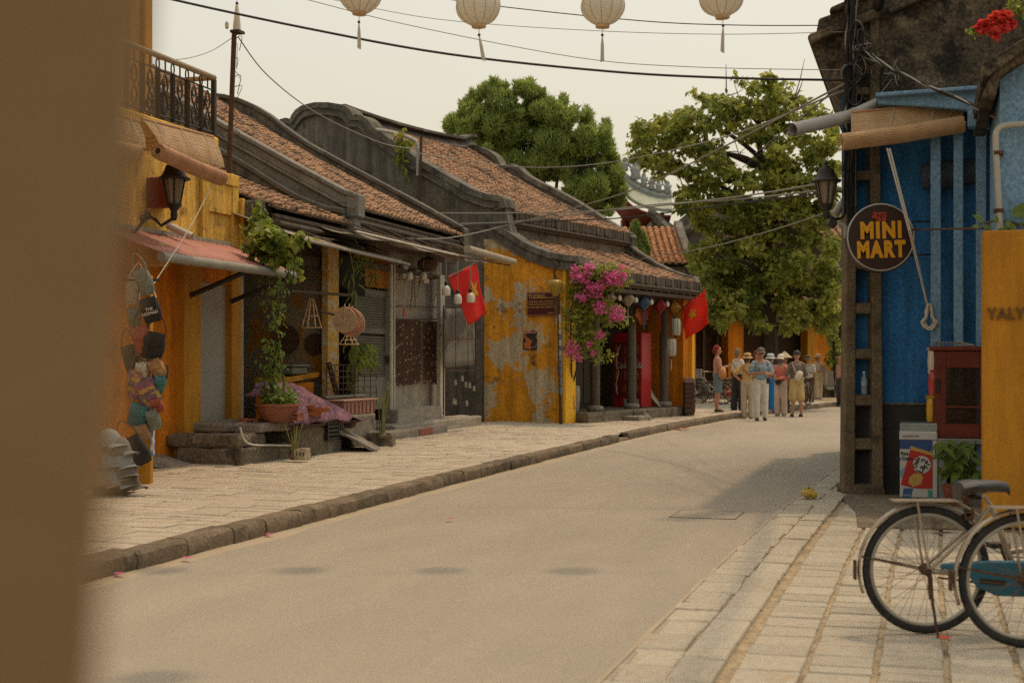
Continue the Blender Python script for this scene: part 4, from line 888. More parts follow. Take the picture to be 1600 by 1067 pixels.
# iron trellises, planter box, leaning plank
def grille(fr, name, label, P, nx, nz, m, r=.008, cat='trellis', group=None):
    t = thing(fr, name, P[0], label, cat, group); P = [Vector(p) for p in P]      # bl, br, tr, tl
    for i in range(nx + 1): MB().tube([P[0].lerp(P[1], i / nx), P[3].lerp(P[2], i / nx)], r, 5).build('upright', m, t)
    for i in range(nz + 1): MB().tube([P[0].lerp(P[3], i / nz), P[1].lerp(P[2], i / nz)], r, 5).build('crossbar', m, t)
    return t
q = lambda x, y, v: (U(x, v - .68), v - .68, Z(x, y, v - .68))
grille(L, 'iron_trellis', 'rusty iron trellis of wide bars beside yellow post', [q(510, 618, 9.2), q(549, 618, 9.2), q(549, 570, 9.2), q(510, 570, 9.2)], 3, 5, rust, .008, 'trellis', 'iron trellises')
grille(L, 'iron_trellis', 'rusty trellis with square mesh before louvred door', [q(550, 632, 9.2), q(588, 632, 9.2), q(588, 585, 9.2), q(550, 585, 9.2)], 4, 5, rust, .007, 'trellis', 'iron trellises')
p = q(555, 655, 8.12); bx = thing(L, 'planter_box', p, 'pink ribbed planter box on cement block', 'planter')
MB().prism([(U(540, 8.12), p[2]), (U(584, 8.12), p[2]), (U(588, 8.12), p[2] + .20), (U(537, 8.12), p[2] + .20)], 'v', 8.12, 8.40).build('box', M('dusty_pink_plastic', (.34, .19, .14), (.27, .15, .11), .7, 4, .2), bx, bevel=.01)
for i in range(8): x = U(542, 8.12) + (U(584, 8.12) - U(542, 8.12)) * i / 7; MB().box(x - .012, x + .012, 8.105, 8.13, p[2] + .02, p[2] + .18).build('rib', terra, bx)
MB().box(U(536, 8.12), U(589, 8.12), 8.10, 8.42, p[2] + .20, p[2] + .225).build('rim', M('pink_rim', (.36, .22, .16), rough=.7), bx, bevel=.005)
cb = thing(L, 'planter_stand', (U(560, 8.12), 8.07, .15), 'tall cement block carrying the pink planter box', 'block'); MB().box(U(533, 8.07), U(588, 8.07), 8.07, 8.47, .12, p[2] - .003).build('block', cement, cb, bevel=.03); MB().box(U(531, 8.07), U(590, 8.07), 8.05, 8.07, .12, .22).build('footing', cement_d, cb, bevel=.01)
p2 = q(540, 633, 9.14); tr = thing(L, 'trough', p2, 'dark wooden trough behind the pink planter box', 'trough'); MB().box(U(508, 8.46), U(568, 8.46), 8.46, 8.6, p2[2] - .02, p2[2] + .14).build('side', wood_d, tr, bevel=.006); MB().box(U(508, 8.46), U(568, 8.46) + .03, 8.44, 8.46, p2[2] + .12, p2[2] + .16).build('rim', cement, tr)
pk = thing(L, 'leaning_plank', q(530, 640, 9.3), 'brown plank leaning behind iron trellis', 'plank'); MB().tube([q(532, 636, 9.25), q(513, 566, 9.3)], .05, 4, flat=.4).build('board', wood_g, pk)
sl = thing(L, 'leaning_slab', q(580, 700, 8.2), 'ridged cement slab sloping from bench to the pavement', 'slab')
MB().add([q(530, 672, 8.55), q(535, 668, 8.9), q(597, 700, 8.35), q(585, 702, 8.05), *[(a, b, c - .05) for a, b, c in (q(530, 672, 8.55), q(535, 668, 8.9), q(597, 700, 8.35), q(585, 702, 8.05))]], [(0, 1, 2, 3), (4, 5, 6, 7), (0, 4, 5, 1), (1, 5, 6, 2), (2, 6, 7, 3), (3, 7, 4, 0)]).build('slab', cement, sl, bevel=.008)
a = L.uv(W.w(*W.px(605, 699, 2822 / (699 - 567))[:2])); bs = thing(L, 'stone_block', (a[0], a[1], .15), 'rough rectangular stone block lying on pavement below the steps', 'stone')
mb = MB(); mb.obox((a[0], a[1] + .1, .245), (.32, .42, .22), (.04, .03, .2), .93); mb.build('block', cement_d, bs, bevel=.03)
mb = MB(); mb.obox((a[0] + .005, a[1] + .1, .352), (.27, .36, .02), (.04, .03, .2)); mb.build('worn_top', cement, bs, bevel=.006)
# bamboo plant, bead curtain, lamp fittings, hanging red pouch
bpl = thing(L, 'bamboo_plant', q(548, 630, 9.3), 'slender bamboo plant with drooping leaves before grey door', 'plant')
mb = MB(); cl_ = [cr([q(548, 620, 9.3), q(550, 560, 9.2), q(546, 500, 9.1), q(553, 440, 9.0), q(545, 385, 8.9)], 4), cr([q(552, 620, 9.3), q(558, 560, 9.2), q(566, 545, 9.1)], 4)]
[mb.tube(s_, .012, 6) for s_ in cl_]; mb.build('cane', M('green_cane', (.14, .15, .05), rough=.5), bpl)
mb = MB()
for s_ in cl_:
    for _ in range(70):
        p = Vector(s_[R.randrange(len(s_))]) + rv(.16); leaf(mb, p, rv() + Vector((0, 0, -1.0)), rv() + Vector((-.6, -.4, .3)), R.uniform(.12, .2), .028, True)
for _ in range(120):
    p = Vector(q(R.uniform(558, 585), R.uniform(535, 570), 9.05)); leaf(mb, p, rv() + Vector((0, 0, -.9)), rv() + Vector((-.6, -.4, .3)), R.uniform(.12, .2), .03, True)
for _ in range(60):
    p = Vector(q(R.uniform(552, 590), R.uniform(378, 440), 9.2)); leaf(mb, p, rv() + Vector((0, 0, -.9)), rv() + Vector((-.6, -.4, .3)), R.uniform(.12, .2), .03, True)
mb.build('foliage', leaf_v, bpl, fix=False)
bc = thing(L, 'bead_curtain', q(616, 500, 9.56), 'brown curtain of strung wooden beads on pale wall', 'curtain')
mb = MB(); beadm = [M('brown_bead', (.13, .06, .032), (.08, .04, .024), .7, 30, .2), M('pale_bead', (.36, .28, .18), rough=.6)]
n = 34
for i in range(n):
    x = U(616, 8.88) + (U(684, 8.88) - U(616, 8.88)) * i / (n - 1); zt0, zb0 = Z(650, 500, 8.88), Z(650, 596, 8.88) + (.08 if 18 < i < 21 else 0) - R.uniform(0, .05); z = zt0
    if i in (20, 21): continue
    while z > zb0:
        mb.mat(1 if R.random() < .07 else 0); h_ = R.uniform(.03, .05); mb.lathe((x + R.uniform(-.004, .004), 8.88, z - h_), [(.006, 0), (.017, h_ * .3), (.017, h_ * .7), (.006, h_)], 5); z -= h_
o = mb.build('bead_strings', beadm, bc, fix=False); struct(o, 'stuff')
MB().tube([q(614, 499, 9.56), q(686, 499, 9.56)], .014, 6).build('rod', wood_d, bc)
bulbs = M('milky_bulb', (.62, .57, .46), (.52, .47, .37), .35, 6, 0, spec=.5)
def bulb(x, ytop, y, v, label, s=1.0):
    p = q(x, y, v); t = thing(L, 'hanging_bulb', p, label, 'bulb', 'bulbs hanging by the shop front')
    MB().tube([q(x, ytop, v), (p[0], p[1], p[2] + .12 * s)], .007, 5).build('flex', wire_g, t)
    MB().lathe(p, [(.03 * s, .06 * s), (.03 * s, .13 * s), (.012 * s, .15 * s)], 10).build('socket', black, t, smooth=40)
    MB().lathe(p, [(.03 * s, -.10 * s), (.068 * s, -.09 * s), (.072 * s, .0), (.055 * s, .05 * s), (.03 * s, .07 * s)], 14).build('globe', bulbs, t, smooth=40)
bulb(697, 406, 453, 8.3, 'milky bulb leftmost of three beside the hanging flag'); bulb(715, 410, 466, 8.2, 'milky bulb in front of red flag, lowest of three'); bulb(735, 412, 464, 8.1, 'milky bulb covering the flag star'); bulb(640, 415, 430, 9.0, 'small bulb under tarpaulin by the drain pipe', .8); bulb(662, 405, 430, 9.0, 'small bulb before round basket lamp', .8)
p = q(668, 412, 9.3); bl = thing(L, 'basket_lampshade', p, 'dark round woven lampshade under the tarpaulin', 'lampshade')
MB().lathe(p, [(.05, .12), (.17, .06), (.19, -.02), (.15, -.12), (.13, -.12), (.165, -.02), (.04, .1)], 20).build('shade', weave, bl, smooth=40); MB().tube([p, (p[0], p[1], p[2] + .5)], .006, 5).build('flex', wire_m, bl)
p = q(632, 488, 9.4); rp_ = thing(L, 'red_pouch', p, 'small pinkish red pouch hanging on cords against the wall', 'pouch')
MB().obox(p, (.15, .03, .16), (0, 0, 0), .85).build('pouch', M('pink_red_cloth', (.40, .13, .11), rough=.8), rp_, bevel=.02)
for dx in (-.04, .04): MB().tube([(p[0] + dx, p[1], p[2] + .06), (p[0] + dx * .5, p[1], p[2] + .5)], .006, 4).build('cord', cordm, rp_)
mw = thing(L, 'wall_wiring', q(640, 420, 9.55), 'tangle of wires and switch boxes above the bead curtain', 'wiring')
for x, y, w_, h_ in ((630, 425, .12, .12), (648, 430, .1, .09), (662, 434, .14, .10)): p = q(x, y, 9.6); MB().box(p[0] - w_, p[0] + w_, 8.86, 8.945, p[2] - h_, p[2] + h_).build('switch_box', white_p, mw, bevel=.008)
for k in range(9):
    x = R.uniform(622, 680); MB().tube(cr([q(x, 420, 9.58), q(x + R.uniform(-6, 6), 445, 9.57), q(x + R.uniform(-6, 6), 460 + R.uniform(0, 30), 9.58)], 3), .006, 4).build('wire', wire_m if k % 2 else wire_g, mw)
MB().tube([q(612, 437, 9.55), q(745, 432, 9.3)], .010, 5).tube([q(612, 478, 9.6), q(690, 480, 9.55)], .008, 5).build('rail', rust, mw)
# sheet, frame and flag hung in the gap
gf = thing(L, 'iron_rack', q(700, 640, 9.2), 'thin iron frame with pale plastic sheet between the two houses', 'rack')
for x in (693, 743): MB().tube([q(x, 648, 9.1), q(x, 478, 9.1)], .014, 6).build('upright', rust, gf)
for y in (478, 529, 579): MB().tube([q(693, y, 9.1), q(743, y, 9.1)], .009, 5).build('crossbar', rust, gf)
MB().tube([q(712, 576, 9.08), q(712, 480, 9.08)], .006, 5).tube([q(731, 600, 9.08), q(731, 480, 9.08)], .006, 5).build('hanging_cord', wire_m, gf)
MB().grid(lambda a, b: (lambda r: (r[0], r[1] + .02 * math.sin(a * 8 + b * 3), r[2]))(Vector(q(694, 482, 9.14)).lerp(Vector(q(742, 482, 9.14)), a).lerp(Vector(q(694, 575, 9.14)).lerp(Vector(q(742, 570, 9.14)), a), b)), 10, 8).build('plastic_sheet', M('grey_plastic_sheet', (.31, .285, .235), (.22, .20, .165), .6, 1.6, .2, 20, stain=(.13, .115, .09), ssc=1., slo=.52, shi=.56, trans=.3), gf, smooth=True, solid=.004)
for k in range(8): p = q(R.uniform(705, 742), R.uniform(585, 630), 9.06); MB().box(p[0] - .006, p[0] + .006, p[1] - .02, p[1] + .02, p[2] - .05, p[2] + .05).build('paper_tag', paper, gf)
def flag(fr, label, TL, TR, BR, BL, staff, starc, sr, wav=.05, ph=0., srot=0., m=None):
    t = thing(fr, 'flag', staff[0], label, 'flag', 'red flags with a yellow star'); TL, TR, BR, BL = map(Vector, (TL, TR, BR, BL))
    n = (TR - TL).cross(BL - TL).normalized()
    def f(a, b): return TL.lerp(TR, a).lerp(BL.lerp(BR, a), b) + n * (wav * math.sin(a * 7 + b * 2 + ph) * (.3 + a) + wav * .5 * math.sin(b * 9 + a * 3)) * .6
    MB().grid(f, 24, 18).build('cloth', m or red_flag, t, smooth=True, solid=.004)
    P = []
    for i in range(10):
        r = sr if i % 2 == 0 else sr * .42; w = pi / 2 + i * pi / 5 + srot; P.append((starc[0] + math.cos(w) * r, starc[1] - math.sin(w) * r * (TR - TL).length / max(.01, (BL - TL).length)))
    for side in (-1, 1):
        V = [f(*p) + n * .012 * side for p in P]; c = f(*starc) + n * .012 * side
        MB().add([c] + V, [(0, i + 1, (i + 1) % 10 + 1) for i in range(10)]).build('star', star_m, t)
    MB().tube([Vector(p) for p in staff], .014, 6).build('staff', wood_g, t)
    return t
flag(L, 'red flag with yellow star drooping between long house and yellow gable', q(700, 432, 8.3), q(746, 410, 8.1), q(760, 490, 8.1), q(733, 508, 8.2), [q(700, 434, 8.3), q(748, 408, 8.1)], (.66, .46), .27, .04, .5, .3)
# ---------------------------------------------------------------- corner house with peeling yellow gable
h3 = thing(B, 'corner_house', (0, 0, 0), 'old corner house with dark scalloped gable, peeling yellow wall and tiled double roof', 'house')
def G(x, y): return B.u_at(x, y, 0)
TH = .45
# main gable wall
prof = [G(*p) for p in ((791, 325), (789, 312), (782, 308), (763, 306), (737, 297), (698, 275), (657, 252), (620, 226), (590, 205), (583, 199), (580, 194), (575, 188), (567, 183), (559, 182), (554, 183), (549, 174), (542, 169), (534, 166), (516, 163), (494, 163), (475, 168), (466, 174), (460, 182), (457, 189), (450, 187), (442, 189), (437, 195), (430, 205))]
base = [G(430, 700)[0] + 1.2]
vL = prof[-1][0] + .3
gw = [(0.02, .1), (0.02, 3.45)] + [(p[0], p[1] - .10) for p in prof] + [(vL + 3.5, prof[-1][1] - 1.9), (vL + 3.5, .1)]
gw[1] = (.02, 3.4); gw.insert(2, (1.2, 4.0))
MB().prism(gw, 'u', .0, .28).build('gable_wall', moss, h3)
# scalloped coping made of two stepped mouldings
def coping_run(pts, offs, u0, u1, mats, name='gable_coping'):
    for (a, b, e, m) in offs:
        mb = MB(); n = len(pts); nrm = []
        for i in range(n):
            p, r_ = pts[max(i - 1, 0)], pts[min(i + 1, n - 1)]; d = Vector((r_[0] - p[0], r_[1] - p[1])).normalized(); nrm.append((d.y, -d.x) if d.x > 0 else (d.y, -d.x))
        sg = 1 if sum(q_[1] for q_ in nrm) > 0 else -1
        O = [(pts[i][0] + nrm[i][0] * sg * -a, pts[i][1] + nrm[i][1] * sg * -a) for i in range(n)]; I = [(pts[i][0] + nrm[i][0] * sg * -b, pts[i][1] + nrm[i][1] * sg * -b) for i in range(n)]
        P = [(u0 - e, *o) for o in O] + [(u0 - e, *o) for o in I] + [(u1 + e, *o) for o in O] + [(u1 + e, *o) for o in I]; Fs = []
        for i in range(n - 1):
            Fs += [(i, i + 1, n + i + 1, n + i), (2 * n + i, 2 * n + i + 1, 3 * n + i + 1, 3 * n + i), (i, i + 1, 2 * n + i + 1, 2 * n + i), (n + i, n + i + 1, 3 * n + i + 1, 3 * n + i)]
        Fs += [(0, n, 3 * n, 2 * n), (n - 1, 2 * n - 1, 4 * n - 1, 3 * n - 1)]
        mb.add(P, Fs).build(name, m, h3)
coping_run(prof, ((-.03, .10, .09, moss), (.10, .20, .05, coping), (.20, .25, .075, moss)), 0, .28, None)
# peeling yellow face on the lower gable, front pier
ywall = [G(*p) for p in ((757, 374), (790, 372), (812, 386), (835, 398), (862, 408), (890, 412))]
yp = [(.0, .1), (.0, ywall[-1][1])] + [(p[0], p[1]) for p in reversed(ywall) if p[0] > .02] + [(ywall[0][0], .1)]
MB().prism(yp, 'u', -.012, .0).build('yellow_wall_face', yellow_old, h3)
MB().box(-.012, TH, -.06, .022, .1, 3.35).build('front_pier', M('sunlit_yellow_limewash', (.88, .50, .03), (.80, .42, .025), .85, 2, .3, 30, stain=(.62, .30, .035), ssc=3, slo=.6, shi=.75), h3, bevel=.01)  # brighter yellow than the gable, sunlight put into the colour
# lower roof verge
lower = [G(*p) for p in ((909, 413), (906, 402), (884, 400), (861, 396), (833, 386), (813, 375), (794, 362), (775, 352), (760, 340))]
coping_run(lower, ((-.02, .10, .10, moss), (.10, .24, .03, moss), (.24, .29, .07, coping)), 0, .28, None)
# upper roof
eu = (1.30, 4.58); rg = (5.9, 7.0)
tiled(h3, .30, 6.0, eu[0], eu[1], rg[0], rg[1], tile_m, .16, name='upper_roof_tiles', back=(10.5, 4.4))
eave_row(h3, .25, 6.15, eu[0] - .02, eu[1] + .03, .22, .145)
MB().box(.28, 6.1, 1.42, 1.65, 3.9, 4.35).build('clerestory_band', cement_d, h3)
MB().box(.2, 6.2, 1.28, 1.5, 3.84, 3.92).build('band_moulding', eave_m, h3)
# main ridge with hooked end
rid = [(i / 20) for i in range(21)]
def ridge_z(a): return 7.16 + .10 * (2 * a - 1) ** 2 + (.10 if a > .9 else 0)
mb = MB(); P = []; Fs = []
mb.grid(lambda a, b: (.28 + 5.75 * a, 5.78 + (.0 if b < .5 else .22), ridge_z(a) - .26 + .26 * (b if b < .5 else 1 - b) * 2), 20, 2)
mb.build('main_ridge', moss, h3, solid=.12)
MB().grid(lambda a, b: (.24 + 5.83 * a, 5.74 + .30 * b, ridge_z(a) + .02), 20, 1).build('ridge_cap', coping, h3, solid=.06)
# far gable with its own scallops
GR = lambda x, y: B.u_at(x, y, 6.1)
prof2 = [GR(*p) for p in ((990, 372), (985, 366), (960, 352), (930, 333), (900, 314), (870, 298), (845, 286), (830, 278), (822, 272), (814, 264), (800, 258), (790, 262), (784, 256), (778, 246), (768, 238), (752, 232), (735, 231))]
MB().prism([(p[0], p[1] - .05) for p in prof2] + [(prof2[-1][0] + 3, prof2[-1][1] - 1.5), (prof2[-1][0] + 3, .2), (1.3, .2)], 'u', 6.02, 6.2).build('far_gable_wall', moss, h3)
coping_run(prof2, ((-.03, .09, .07, moss), (.09, .2, .03, coping), (.2, .26, .06, moss)), 6.0, 6.22, None)
# lower roof and front
el = (-.52, 3.30)
tiled(h3, .30, 6.05, el[0], el[1], 1.45, 4.05, tile_m, .05, name='lower_roof_tiles')
eave_row(h3, .3, 6.1, el[0] - .02, el[1] + .04, .20, .14)
lowr = [GR(*p) for p in ((1090, 440), (1086, 432), (1070, 429), (1050, 422), (1030, 412), (1010, 400), (995, 390), (985, 380))]
verge(h3, lowr, 6.02, 6.22, ((0, .09, .05, moss), (.09, .2, 0, moss), (.2, .25, .04, coping)))
MB().box(.3, 6.3, -.5, -.3, 2.92, 3.0).build('fascia', wood_d, h3)
MB().box(.45, 6.1, .0, .14, 2.85, 3.05).build('tie_beam', wood_d, h3)
for i in range(14): x = .5 + i * .42; MB().box(x, x + .06, -.5, 1.3, 3.0, 3.06).build('rafter', wood_d, h3)
FZ = .36
MB().box(.45, 6.25, -.35, 2.0, .08, FZ).build('platform', cement_d, h3, bevel=.02)
MB().box(2.1, 2.7, -.75, -.35, .10, .24).build('doorstep', cement, h3, bevel=.03)
MB().prism([(2.7, .12), (3.3, .12), (2.72, .32)], 'v', -.6, -.35).build('ramp_stone', cement, h3, bevel=.01)
for x in (931, 988, 1039):
    u_ = B.v_at(x, 600, -.02)[0]
    MB().lathe((u_, -.0, FZ), [(.16, 0), (.19, .05), (.18, .10), (.12, .125)], 20).build('column_base', cement, h3, smooth=40)
    MB().lathe((u_, -.0, FZ + .12), [(.105, 0), (.11, .8), (.095, 2.5)], 16).build('column', wood_g, h3, smooth=40)
# back wall: timber panels left, yellow right
uY = B.v_at(1008, 600, 1.1)[0]
MB().box(.28, uY, 1.3, 1.45, .3, 3.9).build('timber_back_wall', wood_d, h3)
for i in range(9):
    x = .5 + i * .42
    if x + .4 < uY: MB().box(x, x + .36, 1.26, 1.30, FZ + .1, 2.6).build('timber_panel', wood_g, h3, bevel=.008)
MB().box(uY, 5.75, 1.05, 1.2, .3, 3.4).build('yellow_back_wall', yellow, h3)
MB().box(5.62, 5.98, -.30, 1.2, .2, 3.0).build('end_wall', yellow, h3)
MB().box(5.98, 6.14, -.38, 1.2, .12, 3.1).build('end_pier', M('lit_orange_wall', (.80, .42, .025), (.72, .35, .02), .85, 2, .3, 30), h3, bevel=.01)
MB().box(.3, 6, .0, 1.3, 3.1, 3.14).build('porch_ceiling', wood_d, h3)
# wiring conduit and pipe on the gable
cp = thing(B, 'conduit', (-.1, 3, 3.5), 'bent grey conduit pipe hooked over the dark gable wall', 'conduit')
cg = lambda x, y, u=-.08: (u, *B.u_at(x, y, u))
MB().tube(cr([cg(588, 203), cg(620, 209), cg(645, 218), cg(652, 228), cg(653, 250), cg(653, 275)], 4), .04, 8).build('pipe', pvc, cp, smooth=True)
MB().tube([cg(658, 214, -.14), cg(656, 330, -.14)], .035, 6).build('iron_post', rust, cp)
wd_ = thing(B, 'wall_weeds', (-.06, 2.4, 4.5), 'straggly weeds and dry stalks growing from dark gable wall', 'weeds')
mb = MB()
for k in range(26):
    x = R.uniform(655, 705); a = cg(x, R.uniform(330, 345), -.05); mb.tube(cr([a, (a[0] - .08, a[1] + R.uniform(-.1, .15), a[2] + .2), (a[0] - .12, a[1] + R.uniform(-.35, .3), a[2] + R.uniform(.25, .55))], 3), .005, 3)
mb.build('dry_stalk', M('straw', (.22, .17, .10), rough=.9), wd_)
mb = MB(); sv = cr([cg(625, 205), cg(630, 225), cg(632, 260), cg(642, 290), cg(646, 320)], 4); mb.tube(sv, .018, 5); mb.build('stem', M('green_stem', (.16, .17, .07), rough=.8), wd_)
mb = MB(); vine_leaves(mb, sv[:9], 60, .2, .17, True); vine_leaves(mb, sv[9:], 8, .1, .12, True); mb.build('foliage', leaf_b, wd_, fix=False)
# plaque
def on_gable(x, y, off): return (-off, *B.u_at(x, y, -off))
a, b = on_gable(824, 457, .02), on_gable(870, 493, .02)
sgn = thing(B, 'notice_plaque', a, 'maroon framed plaque with yellow lettering on peeling wall', 'sign')
MB().box(-.05, -.016, b[1], a[1], b[2], a[2]).build('frame', M('pink_brown_frame', (.25, .125, .085), (.20, .10, .07), .7, 6), sgn, bevel=.006)
MB().box(-.055, -.0502, b[1] + .03, a[1] - .03, b[2] + .03, a[2] - .03).build('board', M('maroon_board', (.085, .014, .010), (.07, .012, .009), .6), sgn)
gold = M('gold_letters', (.55, .33, .10), rough=.6, bump=0)
cv, wz = (a[1] + b[1]) / 2, a[2] - b[2]; ht = wz / 6
RT = (pi / 2, 0, -pi / 2)
ul = a[1] - .045
for k, (s_, sz, al) in enumerate((('TUONG', .12, 'LEFT'), ('HOI AN ARTCRAFT MANUFACTURING', .038, 'CENTER'), ('WORKSHOP  AND  SHOWROOM', .044, 'CENTER'), ('TRADITIONAL LANTERN MAKING', .044, 'CENTER'), ('CO SO SAN XUAT DEN LONG HOI AN', .052, 'CENTER'), ('Welcome', .04, 'CENTER'))):
    z = (a[2] - .095, a[2] - .125, a[2] - .20, a[2] - .255, a[2] - .315, b[2] + .06)[k]
    yv = (ul, cv - .06, cv, cv, cv, b[1] + .12)[k]
    text(s_, sz, gold, sgn, (-.057, yv, z), RT, .001, .0015 if k == 0 else .0006, .8 if k in (1, 4) else .9, align=al)
a, b = on_gable(817, 517, .015), on_gable(839, 547, .015)
po = thing(B, 'poster', a, 'small dark poster with orange figures pasted on peeling wall', 'poster')
MB().box(-.018, -.0135, b[1], a[1], b[2], a[2]).build('sheet', M('poster_print', (.035, .022, .02), (.05, .03, .03), .5, 6, 0, stain=(.52, .15, .04), ssc=5, slo=.53, shi=.57, stain2=(.42, .30, .22), s2=(.6, .63, 9.)), po)
text('NIGHT CAMP', .055, paper, po, (-.020, (a[1] + b[1]) / 2, a[2] - .04), RT, .001, .001, .85)
text('MEMORIES', .03, paper, po, (-.020, b[1] + .08, b[2] + .06), RT, .001, .0, .9)
# sign pole with yellow silk lantern
p0 = B.v_at(880, 664, -.10); x0 = B.uv(W.w(*W.px(880, 664, 29.0)[:2]))
lpz = lambda x, y: B.px(x, y, 29.05)
pc = lpz(876, 664); sp2 = thing(B, 'sticker_pole', (pc[0], pc[1], .15), 'thin dark pole covered with stickers before the orange pier', 'pole')
MB().tube([(pc[0], pc[1], .14), lpz(872, 440)], .032, 10).build('pole', rust, sp2, smooth=True)
stk = [M('st_white', (.5, .48, .43), rough=.6), M('st_blue', (.13, .17, .25), rough=.6), M('st_yellow', (.55, .38, .04), rough=.6), M('st_grey', (.27, .27, .26), rough=.6)]
yy = 492
while yy < 610:
    h_ = R.uniform(5, 13); A, Bq = Vector(lpz(874 + (yy - 492) / 80, yy)), Vector(lpz(874 + (yy + h_ - 492) / 80, yy + h_))
    MB().tube([A, Bq], .034, 10).build('sticker', stk[2 if 500 < yy < 506 else R.choice((0, 1, 3, 1))], sp2); yy += h_ + R.uniform(.5, 3)
lc = lpz(868, 449); ln = thing(B, 'yellow_lantern', lc, 'golden yellow silk lantern shaped like a heart on sticker pole', 'lantern')
s_ = .165
gld = M('gold_silk', (.42, .30, .035), (.33, .23, .025), .35, 3, .1, 30, spec=.6, trans=.2)
MB().lathe(lc, [(.03, -.19), (.06, -.165), (.115, -.06), (.155, .04), (.15, .10), (.105, .145), (.04, .16)], 20).build('silk', gld, ln, smooth=60)
for k in range(10): w = 2 * pi * k / 10; MB().tube([(lc[0] + r_ * 1.01 * math.cos(w), lc[1] + r_ * 1.01 * math.sin(w), lc[2] + z_) for r_, z_ in ((.03, -.19), (.06, -.165), (.115, -.06), (.155, .04), (.15, .10), (.105, .145), (.04, .16))], .004, 4).build('rib', gold, ln)
MB().lathe(lc, [(.045, .155), (.05, .18), (.02, .19)], 12).lathe(lc, [(.02, -.21), (.04, -.20), (.035, -.185)], 12).build('cap', wood_d, ln)
MB().tube(cr([(lc[0], lc[1], lc[2] + .19), lpz(866, 424), lpz(870, 414), lpz(864, 409)], 3), .03, 7).build('hanger', rust, ln)
# tall jar, drinks fridge, rolled sheet
p = B.px(895, 638, 30.0); jr = thing(B, 'stone_jar', (p[0], p[1], FZ), 'tall pale stone jar with small plant beside orange pier', 'jar')
MB().lathe((p[0], p[1], FZ), [(.09, -.05), (.13, .05), (.155, .3), (.15, .5), (.135, .56), (.12, .56), (.11, .5)], 20).build('jar', M('jar_stone', (.30, .26, .19), (.24, .2, .15), .8, 3, .3, 30, stain=(.48, .25, .04), ssc=2.2, slo=.58, shi=.66), jr, smooth=40)
mb = MB(); foliage(mb, (p[0], p[1], FZ + .62), .10, .10, .08, 60, .05, .03, True); mb.build('plant', leaf_d, jr, fix=False)
fu = 4.2; v0_, v1_ = B.u_at(1003, 600, fu)[0], B.u_at(957, 600, fu)[0]
fg = thing(B, 'drinks_fridge', (fu, v0_, FZ), 'red upright drinks fridge with bottle picture behind timber column', 'fridge')
redm = M('fridge_red', (.40, .016, .018), (.34, .012, .014), .35, 2, 0, spec=.5)
MB().box(fu, fu + .55, v0_, v1_, FZ, FZ + 1.75).build('cabinet', redm, fg, bevel=.02)
MB().box(fu - .014, fu - .001, v0_ + .06, v1_ - .06, FZ + .25, FZ + 1.5).build('glass_door', M('fridge_glass', (.12, .012, .012), (.20, .02, .015), .15, 3, 0, spec=.6), fg)
cola = [M('cola_a', (.32, .07, .02), rough=.3), M('cola_b', (.12, .02, .012), rough=.3), M('cola_c', (.40, .18, .03), rough=.3)]
for z in (.35, .65, .95, 1.25):
    for i in range(6): y_ = v0_ + .11 + i * (v1_ - v0_ - .22) / 5; MB().lathe((fu - .015, y_, FZ + z), [(.03, 0), (.034, .12), (.014, .17), (.014, .22)], 8, None, .25, 1).build('bottle', cola[(i + int(z * 10)) % 3], fg)
MB().tube(cr([(fu - .022, v1_ - .20, FZ + 1.45), (fu - .022, v1_ - .10, FZ + 1.05), (fu - .022, v1_ - .17, FZ + .8), (fu - .022, v1_ - .10, FZ + .55), (fu - .022, v1_ - .14, FZ + .3)], 4), .008, 4).build('bottle_outline', white_p, fg)
text('Coca-Cola', .20, paper, fg, (fu - .026, (v0_ + v1_) / 2 + .30, FZ + .98), (pi / 2, 0, -pi / 2), .002, .004, .8, .25, align='LEFT')
MB().box(fu - .012, fu - .001, v0_ + .08, v1_ - .3, FZ + .1, FZ + .2).build('kick_plate', paper, fg)
p = B.v_at(1008, 636, .35); rs = thing(B, 'curled_sheet', (p[0], .35, FZ), 'tall pale sheet leaning and curling at its foot beside fridge', 'sheet')
MB().grid(lambda a, b: (p[0] - .13 + .26 * a + .16 * (1 - b) ** 3, .35 + .15 * b - .35 * (1 - b) ** 4, FZ + .01 + 1.62 * b), 3, 14).build('sheet', M('pale_board', (.42, .37, .27), (.35, .31, .22), .8), rs, smooth=True, solid=.012)
MB().tube([(p[0] - .15, .36, FZ + .95), (p[0] + .15, .36, FZ + .97)], .008, 5).build('tie', wood_d, rs)
# silk lanterns under the eave
def diamond(x, y, col, label, s=.17):
    c = (B.v_at(x, y, -.35)[0], -.35, B.v_at(x, y, -.35)[1]); t = thing(B, 'silk_lantern', c, label, 'lantern', 'diamond silk lanterns under the eave')
    m = M('silk_' + str(x), col, tuple(q_ * .7 for q_ in col), .6, 4, 0, trans=.35)
    MB().lathe(c, [(.035, -s), (s * 1.05, 0), (.035, s)], 6).build('silk', m, t)
    MB().lathe(c, [(.04, s - .01), (.04, s + .03)], 8).lathe(c, [(.04, -s - .03), (.04, -s + .01)], 8).build('cap', wood_d, t)
    MB().tube([(c[0], c[1], c[2] - s - .02), (c[0], c[1], c[2] - s - .42)], [.014, .022], 6).build('tassel', m, t)
    MB().tube([(c[0], c[1], c[2] + s), (c[0], c[1], c[2] + .5)], .006, 4).build('cord', wire_m, t)
diamond(951, 466, (.42, .30, .19), 'cream silk lantern nearest the bougainvillea'); diamond(981, 467, (.50, .40, .27), 'cream silk lantern left of the blue one'); diamond(1006, 473, (.10, .17, .27), 'blue diamond silk lantern under the eave'); diamond(1031, 478, (.36, .035, .03), 'red diamond silk lantern under the eave'); diamond(1053, 481, (.42, .19, .03), 'orange diamond silk lantern by the end pier')
